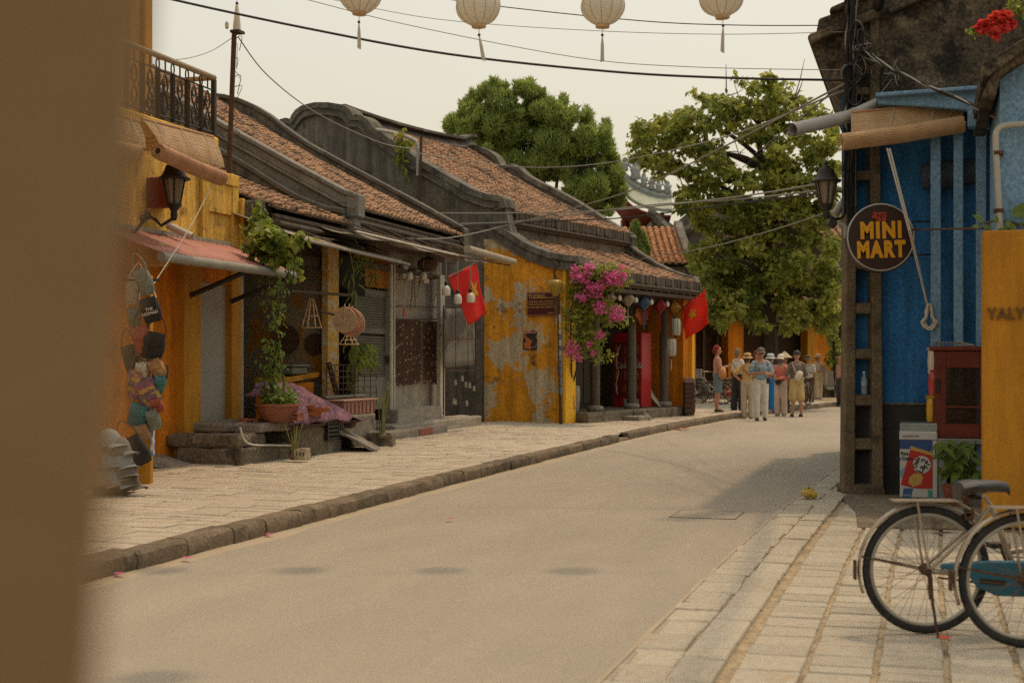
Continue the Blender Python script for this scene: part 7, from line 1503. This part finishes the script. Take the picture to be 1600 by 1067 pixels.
for (ys, xe, ye, d) in ((440, 1100, 400, -.8), (440, 1300, 420, .5), (330, 1020, 270, .3), (330, 1080, 330, -1.2), (300, 1300, 300, -.8), (270, 1000, 215, .4), (260, 1060, 180, -.3), (250, 1290, 200, .6), (220, 1130, 150, .2), (220, 1250, 150, 0), (280, 1120, 240, -1), (480, 1290, 470, -.4), (470, 1120, 470, -.4), (350, 1250, 380, -1)):
    s0 = Vector(W.px(1202, ys, YA)); e0 = Vector(W.px(xe, ye, YA + d)); mb.tube(cr([s0, s0.lerp(e0, .35) + Vector((0, d * .2, .25)), s0.lerp(e0, .7) + Vector((0, 0, .22)), e0], 4), [.085, .08, .075, .07, .06, .055, .05, .045, .04, .03, .025, .02, .012], 6)
    for k in range(4): b0_ = s0.lerp(e0, R.uniform(.5, .95)) + Vector((0, 0, .15)); dd = rv(.5) + Vector((0, 0, .25)); mb.tube([b0_, b0_ + dd, b0_ + dd * 1.8 + rv(.1)], [.02, .014, .006], 4)
mb.build('trunk', bark, al)
alb = [(1200, 128, 16, 10), (1218, 140, 22, 14), (1180, 140, 16, 12), (1160, 128, 8, 6), (1240, 155, 16, 10), (1150, 165, 28, 16), (1110, 158, 22, 10), (1095, 150, 10, 5), (1190, 170, 30, 16), (1230, 180, 24, 14), (1075, 178, 22, 12), (1055, 190, 20, 12), (1100, 190, 26, 14), (1140, 195, 28, 12), (1030, 192, 16, 10), (1012, 200, 12, 8), (1000, 195, 8, 5), (1180, 205, 28, 12), (1040, 215, 22, 10), (1010, 220, 14, 8), (1265, 190, 14, 9), (1285, 178, 14, 8), (1300, 200, 12, 10), (990, 232, 8, 5), (1250, 215, 24, 12), (1215, 225, 22, 10), (1075, 230, 24, 10), (1105, 240, 22, 9), (1030, 245, 18, 8), (1010, 252, 12, 7), (1290, 230, 18, 14), (1270, 250, 22, 14), (1225, 255, 26, 14), (1190, 255, 22, 12), (1060, 262, 22, 9), (1030, 270, 14, 6), (1010, 262, 8, 5), (1090, 268, 22, 10), (1130, 262, 26, 12), (1300, 265, 16, 16), (1160, 280, 30, 14), (1110, 292, 30, 14), (1080, 300, 18, 12), (1250, 285, 28, 16), (1210, 290, 26, 14), (1290, 300, 20, 18), (1065, 315, 14, 12), (1095, 325, 24, 14), (1140, 318, 30, 16), (1190, 325, 30, 16), (1240, 325, 28, 16), (1285, 340, 24, 18), (1110, 350, 24, 10), (1160, 355, 30, 14), (1210, 360, 30, 16), (1260, 370, 28, 16), (1300, 385, 16, 18), (1090, 395, 18, 12), (1120, 385, 26, 14), (1160, 390, 28, 16), (1200, 400, 28, 16), (1245, 405, 28, 18), (1290, 420, 20, 18), (1100, 415, 22, 14), (1130, 420, 26, 16), (1170, 430, 28, 18), (1210, 440, 28, 18), (1255, 445, 26, 18), (1295, 455, 18, 18), (1110, 445, 22, 16), (1140, 455, 26, 18), (1180, 465, 28, 18), (1230, 475, 26, 18), (1275, 480, 22, 16), (1130, 480, 22, 14), (1160, 490, 22, 14), (1195, 490, 20, 12), (1250, 500, 18, 12), (1300, 490, 14, 16), (1090, 470, 12, 12), (1125, 500, 14, 10), (1230, 510, 12, 10), (1185, 510, 12, 8), (1285, 510, 12, 12)]
tree_crown(W, al, alb, YA, .36, .20, .14, leaf_a, True, .2, 1.5, .25)
alb2 = [(x + R.uniform(-16, 16), y + R.uniform(-9, 12), rx * .8, rz * .9, R.uniform(-1.6, -.4)) for (x, y, rx, rz) in alb]
ytop = lambda x: [b_ + (d_ - b_) * (x - a_) / (c_ - a_) for (a_, b_), (c_, d_) in zip(YT_, YT_[1:]) if a_ <= x <= c_][0]
YT_ = [(985, 215), (1000, 192), (1050, 178), (1100, 152), (1160, 128), (1220, 114), (1260, 142), (1300, 180), (1320, 185)]
for _ in range(80):
    x = R.uniform(995, 1316); y0_ = ytop(x) + 12; y1_ = 275 if x < 1065 else 345; y = R.uniform(y0_, y1_); alb2.append((x, y, R.uniform(14, 24), R.uniform(7, 12), R.uniform(-1.6, 1.4)))
tree_crown(W, al, alb2, YA, .30, .20, .14, leaf_a, True, .2, 1.5, .1, 'outer_crown')
alc = [(x, y, rx, rz) for (x, y, rx, rz) in alb if y > 300 and x > 1080]
tree_crown(W, al, alc, YA + .8, .55, .21, .145, leaf_a, True, .2, .8, .0, 'inner_crown')
cg_ = thing(W, 'yellow_green_creeper', (*W.px(1303, 600, 50)[:2], .1), 'yellow green creeper hanging by the far low wall', 'creeper')
MB().tube(cr([W.px(1306, 610, 50), W.px(1303, 540, 50), W.px(1308, 470, 50)], 4), .05, 5).build('stem', bark, cg_)
tree_crown(W, cg_, [(1300, 450, 10, 20, 0), (1306, 490, 9, 24, 0), (1298, 520, 9, 20, 0), (1306, 545, 9, 24, 0), (1296, 560, 7, 14, 0), (1310, 575, 7, 18, 0), (1288, 500, 8, 14, 0)], 50, .5, .16, .11, leaf_v, True, .4, .2, .2)
# ---------------------------------------------------------------- bin, blue rack, parked bicycles
p = W.px(1077, 648, 34.0); bn_ = thing(W, 'litter_bin', (p[0], p[1], .15), 'brown slatted litter bin with arched top beside the end pier', 'bin')
w2 = .125; MB().box(p[0] - w2 + .02, p[0] + w2 - .02, p[1] - .12, p[1] + .2, .15, .95).build('body', wood_d, bn_)
for i in range(6): z = .22 + i * .115; MB().box(p[0] - w2, p[0] + w2, p[1] - .14, p[1] - .12, z, z + .095).build('slat', M('bin_brown%d' % i, (.10, .05, .032), (.075, .038, .025), .7), bn_, bevel=.006)
MB().prism([(p[0] - w2 * 1.15 * math.cos(a), .93 + .13 * math.sin(a)) for a in [pi * i / 10 for i in range(11)]], 'v', p[1] - .15, p[1] + .22).build('arched_top', M('bin_top', (.23, .14, .10), rough=.6), bn_, bevel=.006)
p = W.px(1078, 596, 41); br_ = thing(W, 'blue_shutter_stack', (p[0], p[1], .15), 'bright blue louvred shutters stacked beside end pier', 'shutter'); bm_ = M('bright_blue', (.02, .19, .34), (.016, .15, .28), .6, 3, 0); bm2 = M('pale_blue_slat', (.22, .36, .40), rough=.6)
MB().box(p[0] - .20, p[0] + .16, p[1], p[1] + .06, .15, W.px(0, 552, 41)[2]).build('panel', bm_, br_, bevel=.01)
for i in range(11): z = .95 - i * .055; MB().obox((p[0] - .02, p[1] - .01, z), (.26, .012, .04), (.5, 0, 0)).build('louvre', bm2, br_)
for k, (x, Y, rz, lb, bk, fm) in enumerate(((1092, 43.5, 2.6, 'white framed parked bicycle with front basket nearest the blue shutters', True, white_p), (1108, 44.5, 2.75, 'dark parked bicycle second from the blue shutters', False, black), (1130, 43.0, .25, 'red parked bicycle behind the woman with tan bag', True, redm), (1236, 41.5, .9, 'dark bicycle behind the man with sling bag', False, black), (1146, 45.2, 2.9, 'pale parked bicycle farthest in the row', True, white_p))):
    q_ = W.px(x, 600, Y); bicycle((q_[0], Y, .14), 1.0, lb, bk, fm, fm, 0, rz)
fr1 = thing(W, 'fallen_rag', (*W.px(1065, 672, 3111 / 105)[:2], .02), 'small orange scrap lying in the road by kerb', 'scrap'); p = ORG[fr1.name]; MB().grid(lambda a, b: (p[0] + (a - .5) * .28, p[1] + (b - .5) * .2, .02 + .03 * abs(math.sin(a * 7 + b * 4))), 6, 4).build('scrap', M('orange_scrap', (.42, .12, .05), rough=.8), fr1, solid=.004)
fb = thing(W, 'yellow_plastic_bag', (*W.px(1263, 780, 3111 / 213)[:2], .03), 'crumpled yellow plastic bag by the kerb near concrete pole', 'bag'); p = ORG[fb.name]
mb = MB().ball((p[0], p[1], .07), .07, 10, 7, (1.1, 1, .7)); mb.v = [tuple(Vector(q_) + rv(.016)) for q_ in mb.v]; mb.build('bag', M('yellow_film', (.60, .42, .06), (.66, .52, .16), .3, 20, 0, trans=.3), fb, smooth=True); MB().ball((p[0] + .05, p[1] - .05, .05), .035, 8, 5).build('knot', M('yellow_film2', (.58, .4, .05), rough=.3, trans=.3), fb)
for k, (x, y) in enumerate(((292, 878), (420, 840), (1476, 1013), (186, 903), (703, 815))):
    d_ = FPX * CH / (y - CY); q_ = W.px(x, y, d_); t = thing(W, 'fallen_petal', (q_[0], q_[1], .03), ['pink petal in the gutter nearest the door post', 'pink petal farther along the left gutter', 'red petal on right pavement below bicycle wheel', 'pale petal beside kerb near the blurred post', 'small pale petal by the middle of left kerb'][k], 'petal', 'fallen petals')
    mb = MB(); z_ = .048 if k == 2 else .026
    for j in range(3): leaf(mb, Vector((q_[0], q_[1], z_)), Vector((math.cos(j * 2.1), math.sin(j * 2.1), .35)), Vector((0, 0, 1)), .045, .04, True)
    mb.build('petal', petal if k != 2 else petal_r, t)
# ---------------------------------------------------------------- people
def rc_mesh(mb, p0, p1, r0, r1, n=10, sx=1.0, sy=1.0):
    p0, p1 = Vector(p0), Vector(p1); d = (p1 - p0); L_ = d.length; d = d.normalized() if L_ > 1e-6 else Vector((0, 0, 1))
    up = Vector((0, 0, 1)) if abs(d.z) < .9 else Vector((0, 1, 0)); a = d.cross(up).normalized(); b = a.cross(d)
    rings = [(p0 - d * r0, .05 * r0)] + [(p0 - d * r0 * math.cos(t), r0 * math.sin(t)) for t in (.5, 1.05)] + [(p0, r0), (p0.lerp(p1, .5), (r0 + r1) / 2), (p1, r1)] + [(p1 + d * r1 * math.cos(t), r1 * math.sin(t)) for t in (1.05, .5)] + [(p1 + d * r1, .05 * r1)]
    P = []
    for c, r in rings:
        for k in range(n):
            w = 2 * pi * k / n; o = a * math.cos(w) * r + b * math.sin(w) * r; P.append(c + Vector((o.x * sx, o.y * sy, o.z)))
    N = len(rings)
    mb.add(P, [(i * n + k, i * n + (k + 1) % n, (i + 1) * n + (k + 1) % n, (i + 1) * n + k) for i in range(N - 1) for k in range(n)] + [tuple(range(n - 1, -1, -1)), tuple(range((N - 1) * n, N * n))])
def blob(name, prims, vox, mat, parent, sm=3):
    mb = MB()
    for q_ in prims: rc_mesh(mb, *q_)
    me = D.meshes.new('tmp'); me.from_pydata(mb.v, [], mb.f); bm = bmesh.new(); bm.from_mesh(me); bmesh.ops.recalc_face_normals(bm, faces=bm.faces); bm.to_mesh(me); bm.free()
    o = D.objects.new('tmp', me); COL.objects.link(o); m = o.modifiers.new('r', 'REMESH'); m.mode = 'VOXEL'; m.voxel_size = vox; m.use_smooth_shade = True
    if sm: s = o.modifiers.new('s', 'SMOOTH'); s.iterations = sm; s.factor = .5
    bpy.context.view_layer.update()
    me2 = D.meshes.new_from_object(o.evaluated_get(bpy.context.evaluated_depsgraph_get())); D.objects.remove(o); D.meshes.remove(me)
    me2.name = name; me2.materials.clear(); me2.materials.append(mat); me2.polygons.foreach_set('use_smooth', [True] * len(me2.polygons))
    r = D.objects.new(name, me2); COL.objects.link(r); r.parent = parent; return r
skin = M('skin', (.42, .23, .145), (.38, .20, .125), .6, 6, 0, spec=.35); eye_m = M('eye_dark', (.03, .02, .018), rough=.3, bump=0); lip_m = M('lip', (.36, .12, .10), rough=.5, bump=0)
def cm(name, c, c2=None, **k):
    c = tuple(min(.82, x * 1.35) for x in c); c2 = c2 and tuple(min(.82, x * 1.35) for x in c2)
    return M('cloth_' + name, c, c2 or tuple(x * .8 for x in c), .85, 6, .2, 60, **k)
def person(x, yb, z0, Y, hgt, rz, label, arms=None, top=None, sleeve=.5, legs=None, legl=1.0, wide=.0, shoes=None, hair=None, hat=None, hairlen=0, dress=False, mask=None, lean=0., female=False, step=.0):
    q_ = W.px(x, yb, Y); t = thing(W, 'person', (0, 0, 0), label, 'person', 'people gathered at the street bend'); t.location = (q_[0], Y, z0); t.rotation_euler = (0, 0, rz); s = hgt / 1.72; t.scale = (s, s, s)
    sw = .135 if female else .16
    A = {'L': ((-sw - .06, .02, 1.13), (-sw - .05, -.06, .88)), 'R': ((sw + .06, .02, 1.13), (sw + .05, -.06, .88))}
    if arms: A.update(arms)
    body = [((0, 0, .95), (0, .0, 1.10), .125, .115, 12, 1.15, .85), ((0, 0, 1.12), (0, 0, 1.33), .115, .13, 12, 1.2, .8), ((0, .015, 1.40), (0, .0, 1.52), .058, .052), ((0, -.005, 1.585), (0, -.008, 1.645), .076, .082, 12, .92, 1.08), ((0, -.035, 1.545), (0, -.05, 1.55), .05, .045), ((0, -.092, 1.60), (0, -.108, 1.578), .010, .016, 8)]
    for sd, sx in (('L', -1), ('R', 1)):
        sh = (sx * sw, .0, 1.385); el, wr = A[sd]
        body += [((sx * .06, .01, 1.425), sh, .05, .056), (sh, el, .054, .041), (el, wr, .041, .027)]
        d = (Vector(wr) - Vector(el)).normalized(); palm = Vector(wr) + d * .075; side = d.cross(Vector((0, 1, 0.2))).normalized(); nrm = side.cross(d)
        body.append((wr, tuple(palm), .026, .030, 8, 1, 1))
        for k, (off, ln_) in enumerate(((-.026, .062), (-.009, .074), (.009, .070), (.026, .054))):
            b0_ = palm + side * off; b1_ = b0_ + d * ln_ * .55 + nrm * .006; b2_ = b1_ + d * ln_ * .4 + nrm * .022; body += [(tuple(b0_), tuple(b1_), .0092, .0085, 6), (tuple(b1_), tuple(b2_), .0085, .0075, 6)]
        th = Vector(wr) + d * .035 - side * .026 * sx; body += [(tuple(th), tuple(th + d * .035 - side * .028 * sx), .011, .010, 6), (tuple(th + d * .035 - side * .028 * sx), tuple(th + d * .062 - side * .030 * sx + nrm * .01), .010, .009, 6)]
        hp = (sx * .085, 0, .93); kn = (sx * .095, -.012 + sx * step * .5, .50); an = (sx * .098, .018 + sx * step, .09)
        body += [(hp, kn, .085, .056), (kn, (kn[0], .02 + sx * step * .8, .30), .054, .053), ((kn[0], .02 + sx * step * .8, .30), an, .052, .034), (an, (an[0] + sx * .01, an[1] - .12, .035), .035, .03)]
        body.append(((sx * .078, .005, 1.585), (sx * .082, .008, 1.62), .014, .016, 6))
    bo = blob('body', body, .0085, skin, t, 2)
    for sx in (-1, 1): MB().ball((sx * .030, -.083, 1.612), .010, 6, 5, (1.3, .6, .7)).build('eye', eye_m, bo)
    MB().ball((0, -.089, 1.552), .018, 8, 5, (1.2, .5, .3)).build('mouth', lip_m, bo)
    if top:
        w0_ = .0 if not female else -.01
        sp__ = [((0, .0, 1.0), (0, .0, 1.06), .145 + w0_, .135 + w0_, 14, 1.18, .88), ((0, 0, 1.06), (0, 0, 1.31), .132 + w0_, .132, 14, 1.2, .84), ((0, .01, 1.38), (0, .01, 1.44), .085, .06)]
        for sd, sx in (('L', -1), ('R', 1)):
            sh = Vector((sx * sw, .0, 1.38)); el, wr = Vector(A[sd][0]), Vector(A[sd][1]); sp__.append(((sx * .05, .01, 1.415), tuple(sh), .055, .062))
            if sleeve > .05:
                if sleeve <= .5: sp__.append((tuple(sh), tuple(sh.lerp(el, sleeve * 1.7)), .064, .066))
                else: sp__ += [(tuple(sh), tuple(el), .063, .054), (tuple(el), tuple(el.lerp(wr, (sleeve - .5) * 1.9)), .055, .043)]
        blob('shirt', sp__, .011, top, t, 4)
    if legs:
        lp_ = [((-.06, 0, .95), (.06, 0, .95), .125, .125, 12, 1.05, .95)] if not dress else [((0, 0, 1.0), (0, 0, .55), .14, .19, 16, 1.15, 1), ((0, 0, .55), (0, 0, .16), .19, .22, 16, 1.2, 1)]
        if not dress:
            for sx in (-1, 1):
                hp = Vector((sx * .085, 0, .92)); kn = Vector((sx * .098, -.012 + sx * step * .5, .50)); an = Vector((sx * .10, .015 + sx * step, .07)); 
                if legl > .55: lp_ += [(tuple(hp), tuple(kn), .103, .078 + wide * .5), (tuple(kn), tuple(kn.lerp(an, (legl - .5) * 2)), .076 + wide * .5, .058 + wide)]
                else: lp_.append((tuple(hp), tuple(hp.lerp(kn, legl * 2)), .105, .092 + wide))
        blob('trousers' if not dress else 'skirt', lp_, .011, legs, t, 4)
    for sx in (-1, 1):
        a = Vector((sx * .10, .018 + sx * step, .0)); MB().lathe(a + Vector((0, -.055, .0)), [(.04, .0), (.046, .012), (.046, .03), (.036, .062), (.02, .075)], 12, None, 1, 2.5).build('shoe', shoes or black, t, smooth=True)
    if hair:
        hp_ = [((0, .012, 1.62), (0, .005, 1.665), .090, .088, 12, .98, 1.05), ((0, .045, 1.56), (0, .05, 1.60), .066, .07)]
        if hairlen: hp_.append(((0, .06, 1.58), (0, .075, 1.58 - hairlen), .065, .045))
        ho = blob('hair', [(tuple(Vector(a) + Vector((0, .018, .008))), tuple(Vector(b_) + Vector((0, .018, .008))), *r_) for a, b_, *r_ in hp_], .010, hair, t, 1)
    if hat:
        kd, hm = hat; c = Vector((0, 0, 1.665))
        if kd == 'cap':
            MB().lathe(c, [(.098, -.02), (.10, .02), (.085, .062), (.045, .092), (.005, .10)], 16, None, .96, 1.08).build('cap', hm, t, smooth=True)
            MB().grid(lambda a, b_: (lambda w, r_: (math.sin(w) * r_ * .95, -math.cos(w) * r_ * 1.05, 1.655 - .025 * b_ - .012 * w * w * b_))((a - .5) * 2.2, .095 + .075 * b_ * math.cos((a - .5) * 1.6)), 8, 3).build('peak', hm, t, smooth=True, solid=.006)
        elif kd == 'cone': MB().lathe(c, [(.225, -.02), (.228, -.012), (.11, .085), (.012, .17)], 20).build('conical_hat', hm, t, smooth=30)
        else:
            br = .185 if kd == 'straw' else .145
            MB().lathe(c, [(br, -.055 if kd != 'straw' else -.022), (br + .003, -.045 if kd != 'straw' else -.014), (.102, .0), (.098, .06), (.07, .095), (.01, .10)], 20, None, .98, 1.08).build('hat', hm, t, smooth=50)
            MB().lathe(c, [(.104, .003), (.103, .025)], 20, None, .98, 1.08).build('hat_band', wood_d, t)
    if mask: MB().lathe((0, -.035, 1.555), [(.05, -.05), (.072, -.02), (.076, .02), (.06, .045)], 14).build('face_mask', mask, t, smooth=True)
    return t
def bag_on(t, c, d, m, name, strap=None, rot=0):
    MB().lathe((0, 0, 0), [(d[0] * .6, -d[2]), (d[0] * .95, -d[2] * .7), (d[0], 0), (d[0] * .85, d[2] * .7), (d[0] * .5, d[2])], 14, Matrix.Rotation(rot, 3, 'Y'), 1, d[1] / d[0]).build('body', m, t, smooth=True)
def carried(pt, off, d, m, label, strap=None, rot=0., name='sling_bag'):
    o = D.objects.new(name, None); COL.objects.link(o); o.location = pt.matrix_basis @ Vector(off); o.rotation_euler = pt.rotation_euler; o.scale = pt.scale; ORG[o.name] = (0, 0, 0); o['label'] = label; o['category'] = 'bag'; o['group'] = 'bags carried by the people'
    bag_on(o, off, d, m, name, strap, rot)
    if strap: MB().tube(cr([Vector(p) - Vector(off) for p in strap], 4), .012, 5, flat=.5).build('strap', m if len(strap) < 9 else black, o)
    return o
cross = [(-.17, -.12, 1.36), (-.05, -.145, 1.25), (.08, -.15, 1.08), (.16, -.10, .98)]; crossb = [(.15, .10, 1.40), (.04, .14, 1.28), (-.10, .15, 1.12), (-.17, .08, 1.02)]
HP = pi / 2
bpy.context.view_layer.update()
P1 = person(1121, 643, .145, 36.5, 1.68, HP, 'woman with red hair, pink top and denim shorts in profile', {'R': ((.20, -.02, 1.13), (.06, -.22, 1.16)), 'L': ((-.22, -.04, 1.13), (-.10, -.24, 1.20))}, cm('dusty_pink', (.36, .20, .17)), .45, cm('denim', (.11, .17, .23)), .42, .0, black, cm('redhair', (.16, .022, .025)), female=True)
carried(P1, (-.20, -.10, 1.02), (.20, .10, .14), cm('tanbag', (.42, .23, .10)), 'large tan shoulder bag under arm of woman with red hair', [(-.10, .0, 1.42), (-.20, -.06, 1.2), (-.20, -.10, 1.12)], .3, 'tan_bag')
P2 = person(1153, 640, .145, 38.0, 1.62, HP + .7, 'woman in white top and wide black trousers turned away', {'R': ((.22, -.04, 1.14), (.10, -.24, 1.12)), 'L': ((-.22, -.04, 1.14), (-.10, -.24, 1.12))}, cm('white', (.56, .51, .42)), .55, cm('black', (.022, .022, .024)), 1.0, .04, black, cm('blondgrey', (.17, .12, .065)), female=True, hairlen=.03, step=.05)
carried(P2, (.20, .02, 1.0), (.05, .03, .06), black, 'small black shoulder bag on white top', crossb, 0, 'shoulder_bag')
P3 = person(1168, 654, .0, 35.9, 1.62, pi - .4, 'person in yellow tee and tan bucket hat with hand on hip', {'R': ((.36, .02, 1.17), (.18, .0, 1.00))}, cm('mustard', (.46, .33, .13)), .45, cm('striped', (.40, .36, .27), (.28, .25, .19), stretch=(14, 14, .3)), 1.0, .02, black, cm('brownhair', (.07, .04, .025)), ('bucket', cm('tan', (.42, .26, .11))), female=True)
carried(P3, (-.17, -.02, .95), (.05, .04, .07), black, 'black crossbody bag on mustard tee', crossb, 0, 'crossbody_bag')
P4 = person(1189, 657, .0, 34.6, 1.74, -.12, 'man in blue patterned shirt and white trousers holding hands together', {'R': ((.27, .0, 1.12), (.07, -.25, 1.13)), 'L': ((-.27, .0, 1.12), (-.02, -.27, 1.15))}, M('blue_print_shirt', (.56, .62, .62), (.13, .25, .35), .85, 26, .1, 60, det=2, stain=(.05, .10, .17), ssc=20, slo=.55, shi=.6), .48, cm('offwhite', (.52, .49, .43)), 1.0, .012, black, cm('greyhair', (.16, .12, .09)), ('cap', cm('greycap', (.13, .105, .08))), step=.045)
carried(P4, (.17, -.08, .96), (.05, .03, .07), black, 'small black bag worn across the blue patterned shirt', cross, 0, 'crossbody_bag')
MB().box(-.062, .062, -.102, -.088, 1.603, 1.627).build('sunglasses', black, P4)
P5 = person(1183, 640, .0, 39.5, 1.72, .9, 'person with dark red hair mostly hidden behind blue patterned shirt', None, cm('wine', (.12, .04, .04)), .5, cm('beige', (.36, .29, .19)), 1., .02, black, cm('auburn', (.14, .03, .02)), female=True)
P6 = person(1204, 640, .0, 39.0, 1.62, 2.0, 'person in pale blue bucket hat and blue apron behind pink jacket', {'R': ((.24, -.05, 1.14), (.10, -.25, 1.10))}, cm('bluecheck', (.10, .16, .26), (.42, .44, .44), det=1), .6, cm('vividblue', (.012, .15, .40)), .9, .04, black, cm('bh', (.03, .02, .015)), ('bucket', cm('palebluehat', (.42, .46, .45))), female=True)
P7 = person(1226, 638, .0, 40.0, 1.62, .5, 'street vendor in conical straw hat behind the pink jacket', None, cm('darkgrey', (.07, .07, .07)), .9, cm('darktr', (.04, .035, .03)), 1., .02, black, cm('bh2', (.02, .015, .012)), ('cone', cm('conestraw', (.52, .42, .26))), female=True)
P8 = person(1220, 650, .0, 37.5, 1.60, -.5, 'woman in coral pink jacket, white cap and grey face mask', {'R': ((.22, -.02, 1.10), (.02, -.24, 1.06)), 'L': ((-.24, -.06, 1.14), (-.28, -.30, 1.16))}, cm('coral', (.50, .16, .115)), .98, cm('palepink', (.47, .38, .31)), 1., .03, cement, cm('bh3', (.03, .02, .015)), ('cap', cm('whitecap', (.55, .50, .42))), mask=cm('greymask', (.11, .10, .095)), female=True)
carried(P8, (-.02, -.17, .98), (.10, .06, .08), black, 'black round belt bag on the coral jacket', [(-.15, -.1, 1.0), (0, -.2, 1.02), (.15, -.1, 1.0)], HP, 'belt_bag')
P9 = person(1245, 651, .0, 37.0, 1.69, pi + .15, 'man in grey brown shirt and khaki shorts seen from behind', {'R': ((.27, -.02, 1.12), (.20, -.16, .95)), 'L': ((-.27, -.02, 1.12), (-.20, -.16, .95))}, cm('greybrown', (.125, .10, .085)), .55, cm('khaki', (.42, .30, .13)), .5, .03, M('dark_trainers', (.05, .045, .05), rough=.7), None, ('cap', black), step=-.06)
carried(P9, (.02, .19, 1.08), (.15, .06, .085), cm('creambag', (.46, .40, .30)), 'cream sling bag across the back of grey brown shirt', [(.16, .09, 1.41), (.12, .17, 1.25), (.05, .19, 1.12), (-.12, .17, 1.02), (-.18, .05, .98)], HP - .5, 'sling_bag')
P10 = person(1263, 636, .0, 46.0, 1.62, pi - .2, 'person in olive hat, white tee and dark brown trousers farther back', None, cm('paletee', (.44, .42, .36)), .45, cm('darkbrown', (.07, .04, .03)), 1., .035, black, None, ('bucket', cm('olive', (.13, .11, .06))))
P11 = person(1278, 624, .13, 50.2, 1.56, .35, 'woman in straw hat and beige clothes carrying a baby', {'R': ((.22, -.06, 1.12), (.14, -.22, 1.22)), 'L': ((-.22, -.02, 1.12), (-.02, -.22, 1.10))}, cm('beigetop', (.40, .33, .25)), .5, cm('beigedress', (.42, .34, .22)), 1.0, .06, cement_p, cm('dkh', (.06, .035, .02)), ('straw', cm('straw', (.50, .36, .18))), female=True, step=.05)
bb = person(1289, 600, .13, 49.95, 1.56, -.9, 'baby in grey clothes held by woman in straw hat', {'R': ((.26, -.08, 1.16), (.16, -.22, 1.22)), 'L': ((-.26, -.08, 1.16), (-.16, -.22, 1.18))}, cm('babygrey', (.22, .23, .22)), .9, cm('babyleg', (.34, .28, .22)), 1.0, 0, paper, None)
bb.scale = (.46, .46, .40); bb.location.z = .66
P12 = person(1313, 628, .0, 45.5, 1.60, -1.2, 'woman in pale pink top partly hidden by the concrete pole', None, cm('palepinktop', (.46, .25, .18)), .4, cm('darksk', (.06, .05, .05)), 1.0, .02, black, cm('blonde', (.24, .15, .07)), female=True, hairlen=.18)
carried(P12, (.26, -.05, .95), (.10, .06, .10), cm('peachbag', (.46, .24, .15)), 'peach handbag of the woman beside the pole', [(.24, -.03, 1.1), (.26, -.05, 1.0)], 0, 'handbag')

# ---------------------------------------------------------------- worn edges on cement and stone
tx = D.textures.new('wear', 'CLOUDS'); tx.noise_scale = .16; tx.noise_depth = 3
for o in list(SC.objects):
    nm = o.name.split('.')[0]
    if o.type == 'MESH' and nm in ('step', 'threshold', 'lower_block', 'left_block', 'right_block', 'top_slab', 'block', 'foot_block', 'platform', 'doorstep', 'slab', 'landing', 'slope', 'parapet_block', 'parapet_corbel', 'door_sill', 'pilaster_base', 'foot', 'ramp_stone'):
        for b_ in o.modifiers:
            if b_.type == 'BEVEL': b_.segments = 2
        m = o.modifiers.new('sub', 'SUBSURF'); m.subdivision_type = 'SIMPLE'; m.levels = 3; m.render_levels = 3
        m = o.modifiers.new('disp', 'DISPLACE'); m.texture = tx; m.texture_coords = 'GLOBAL'; m.strength = .05; m.mid_level = .5
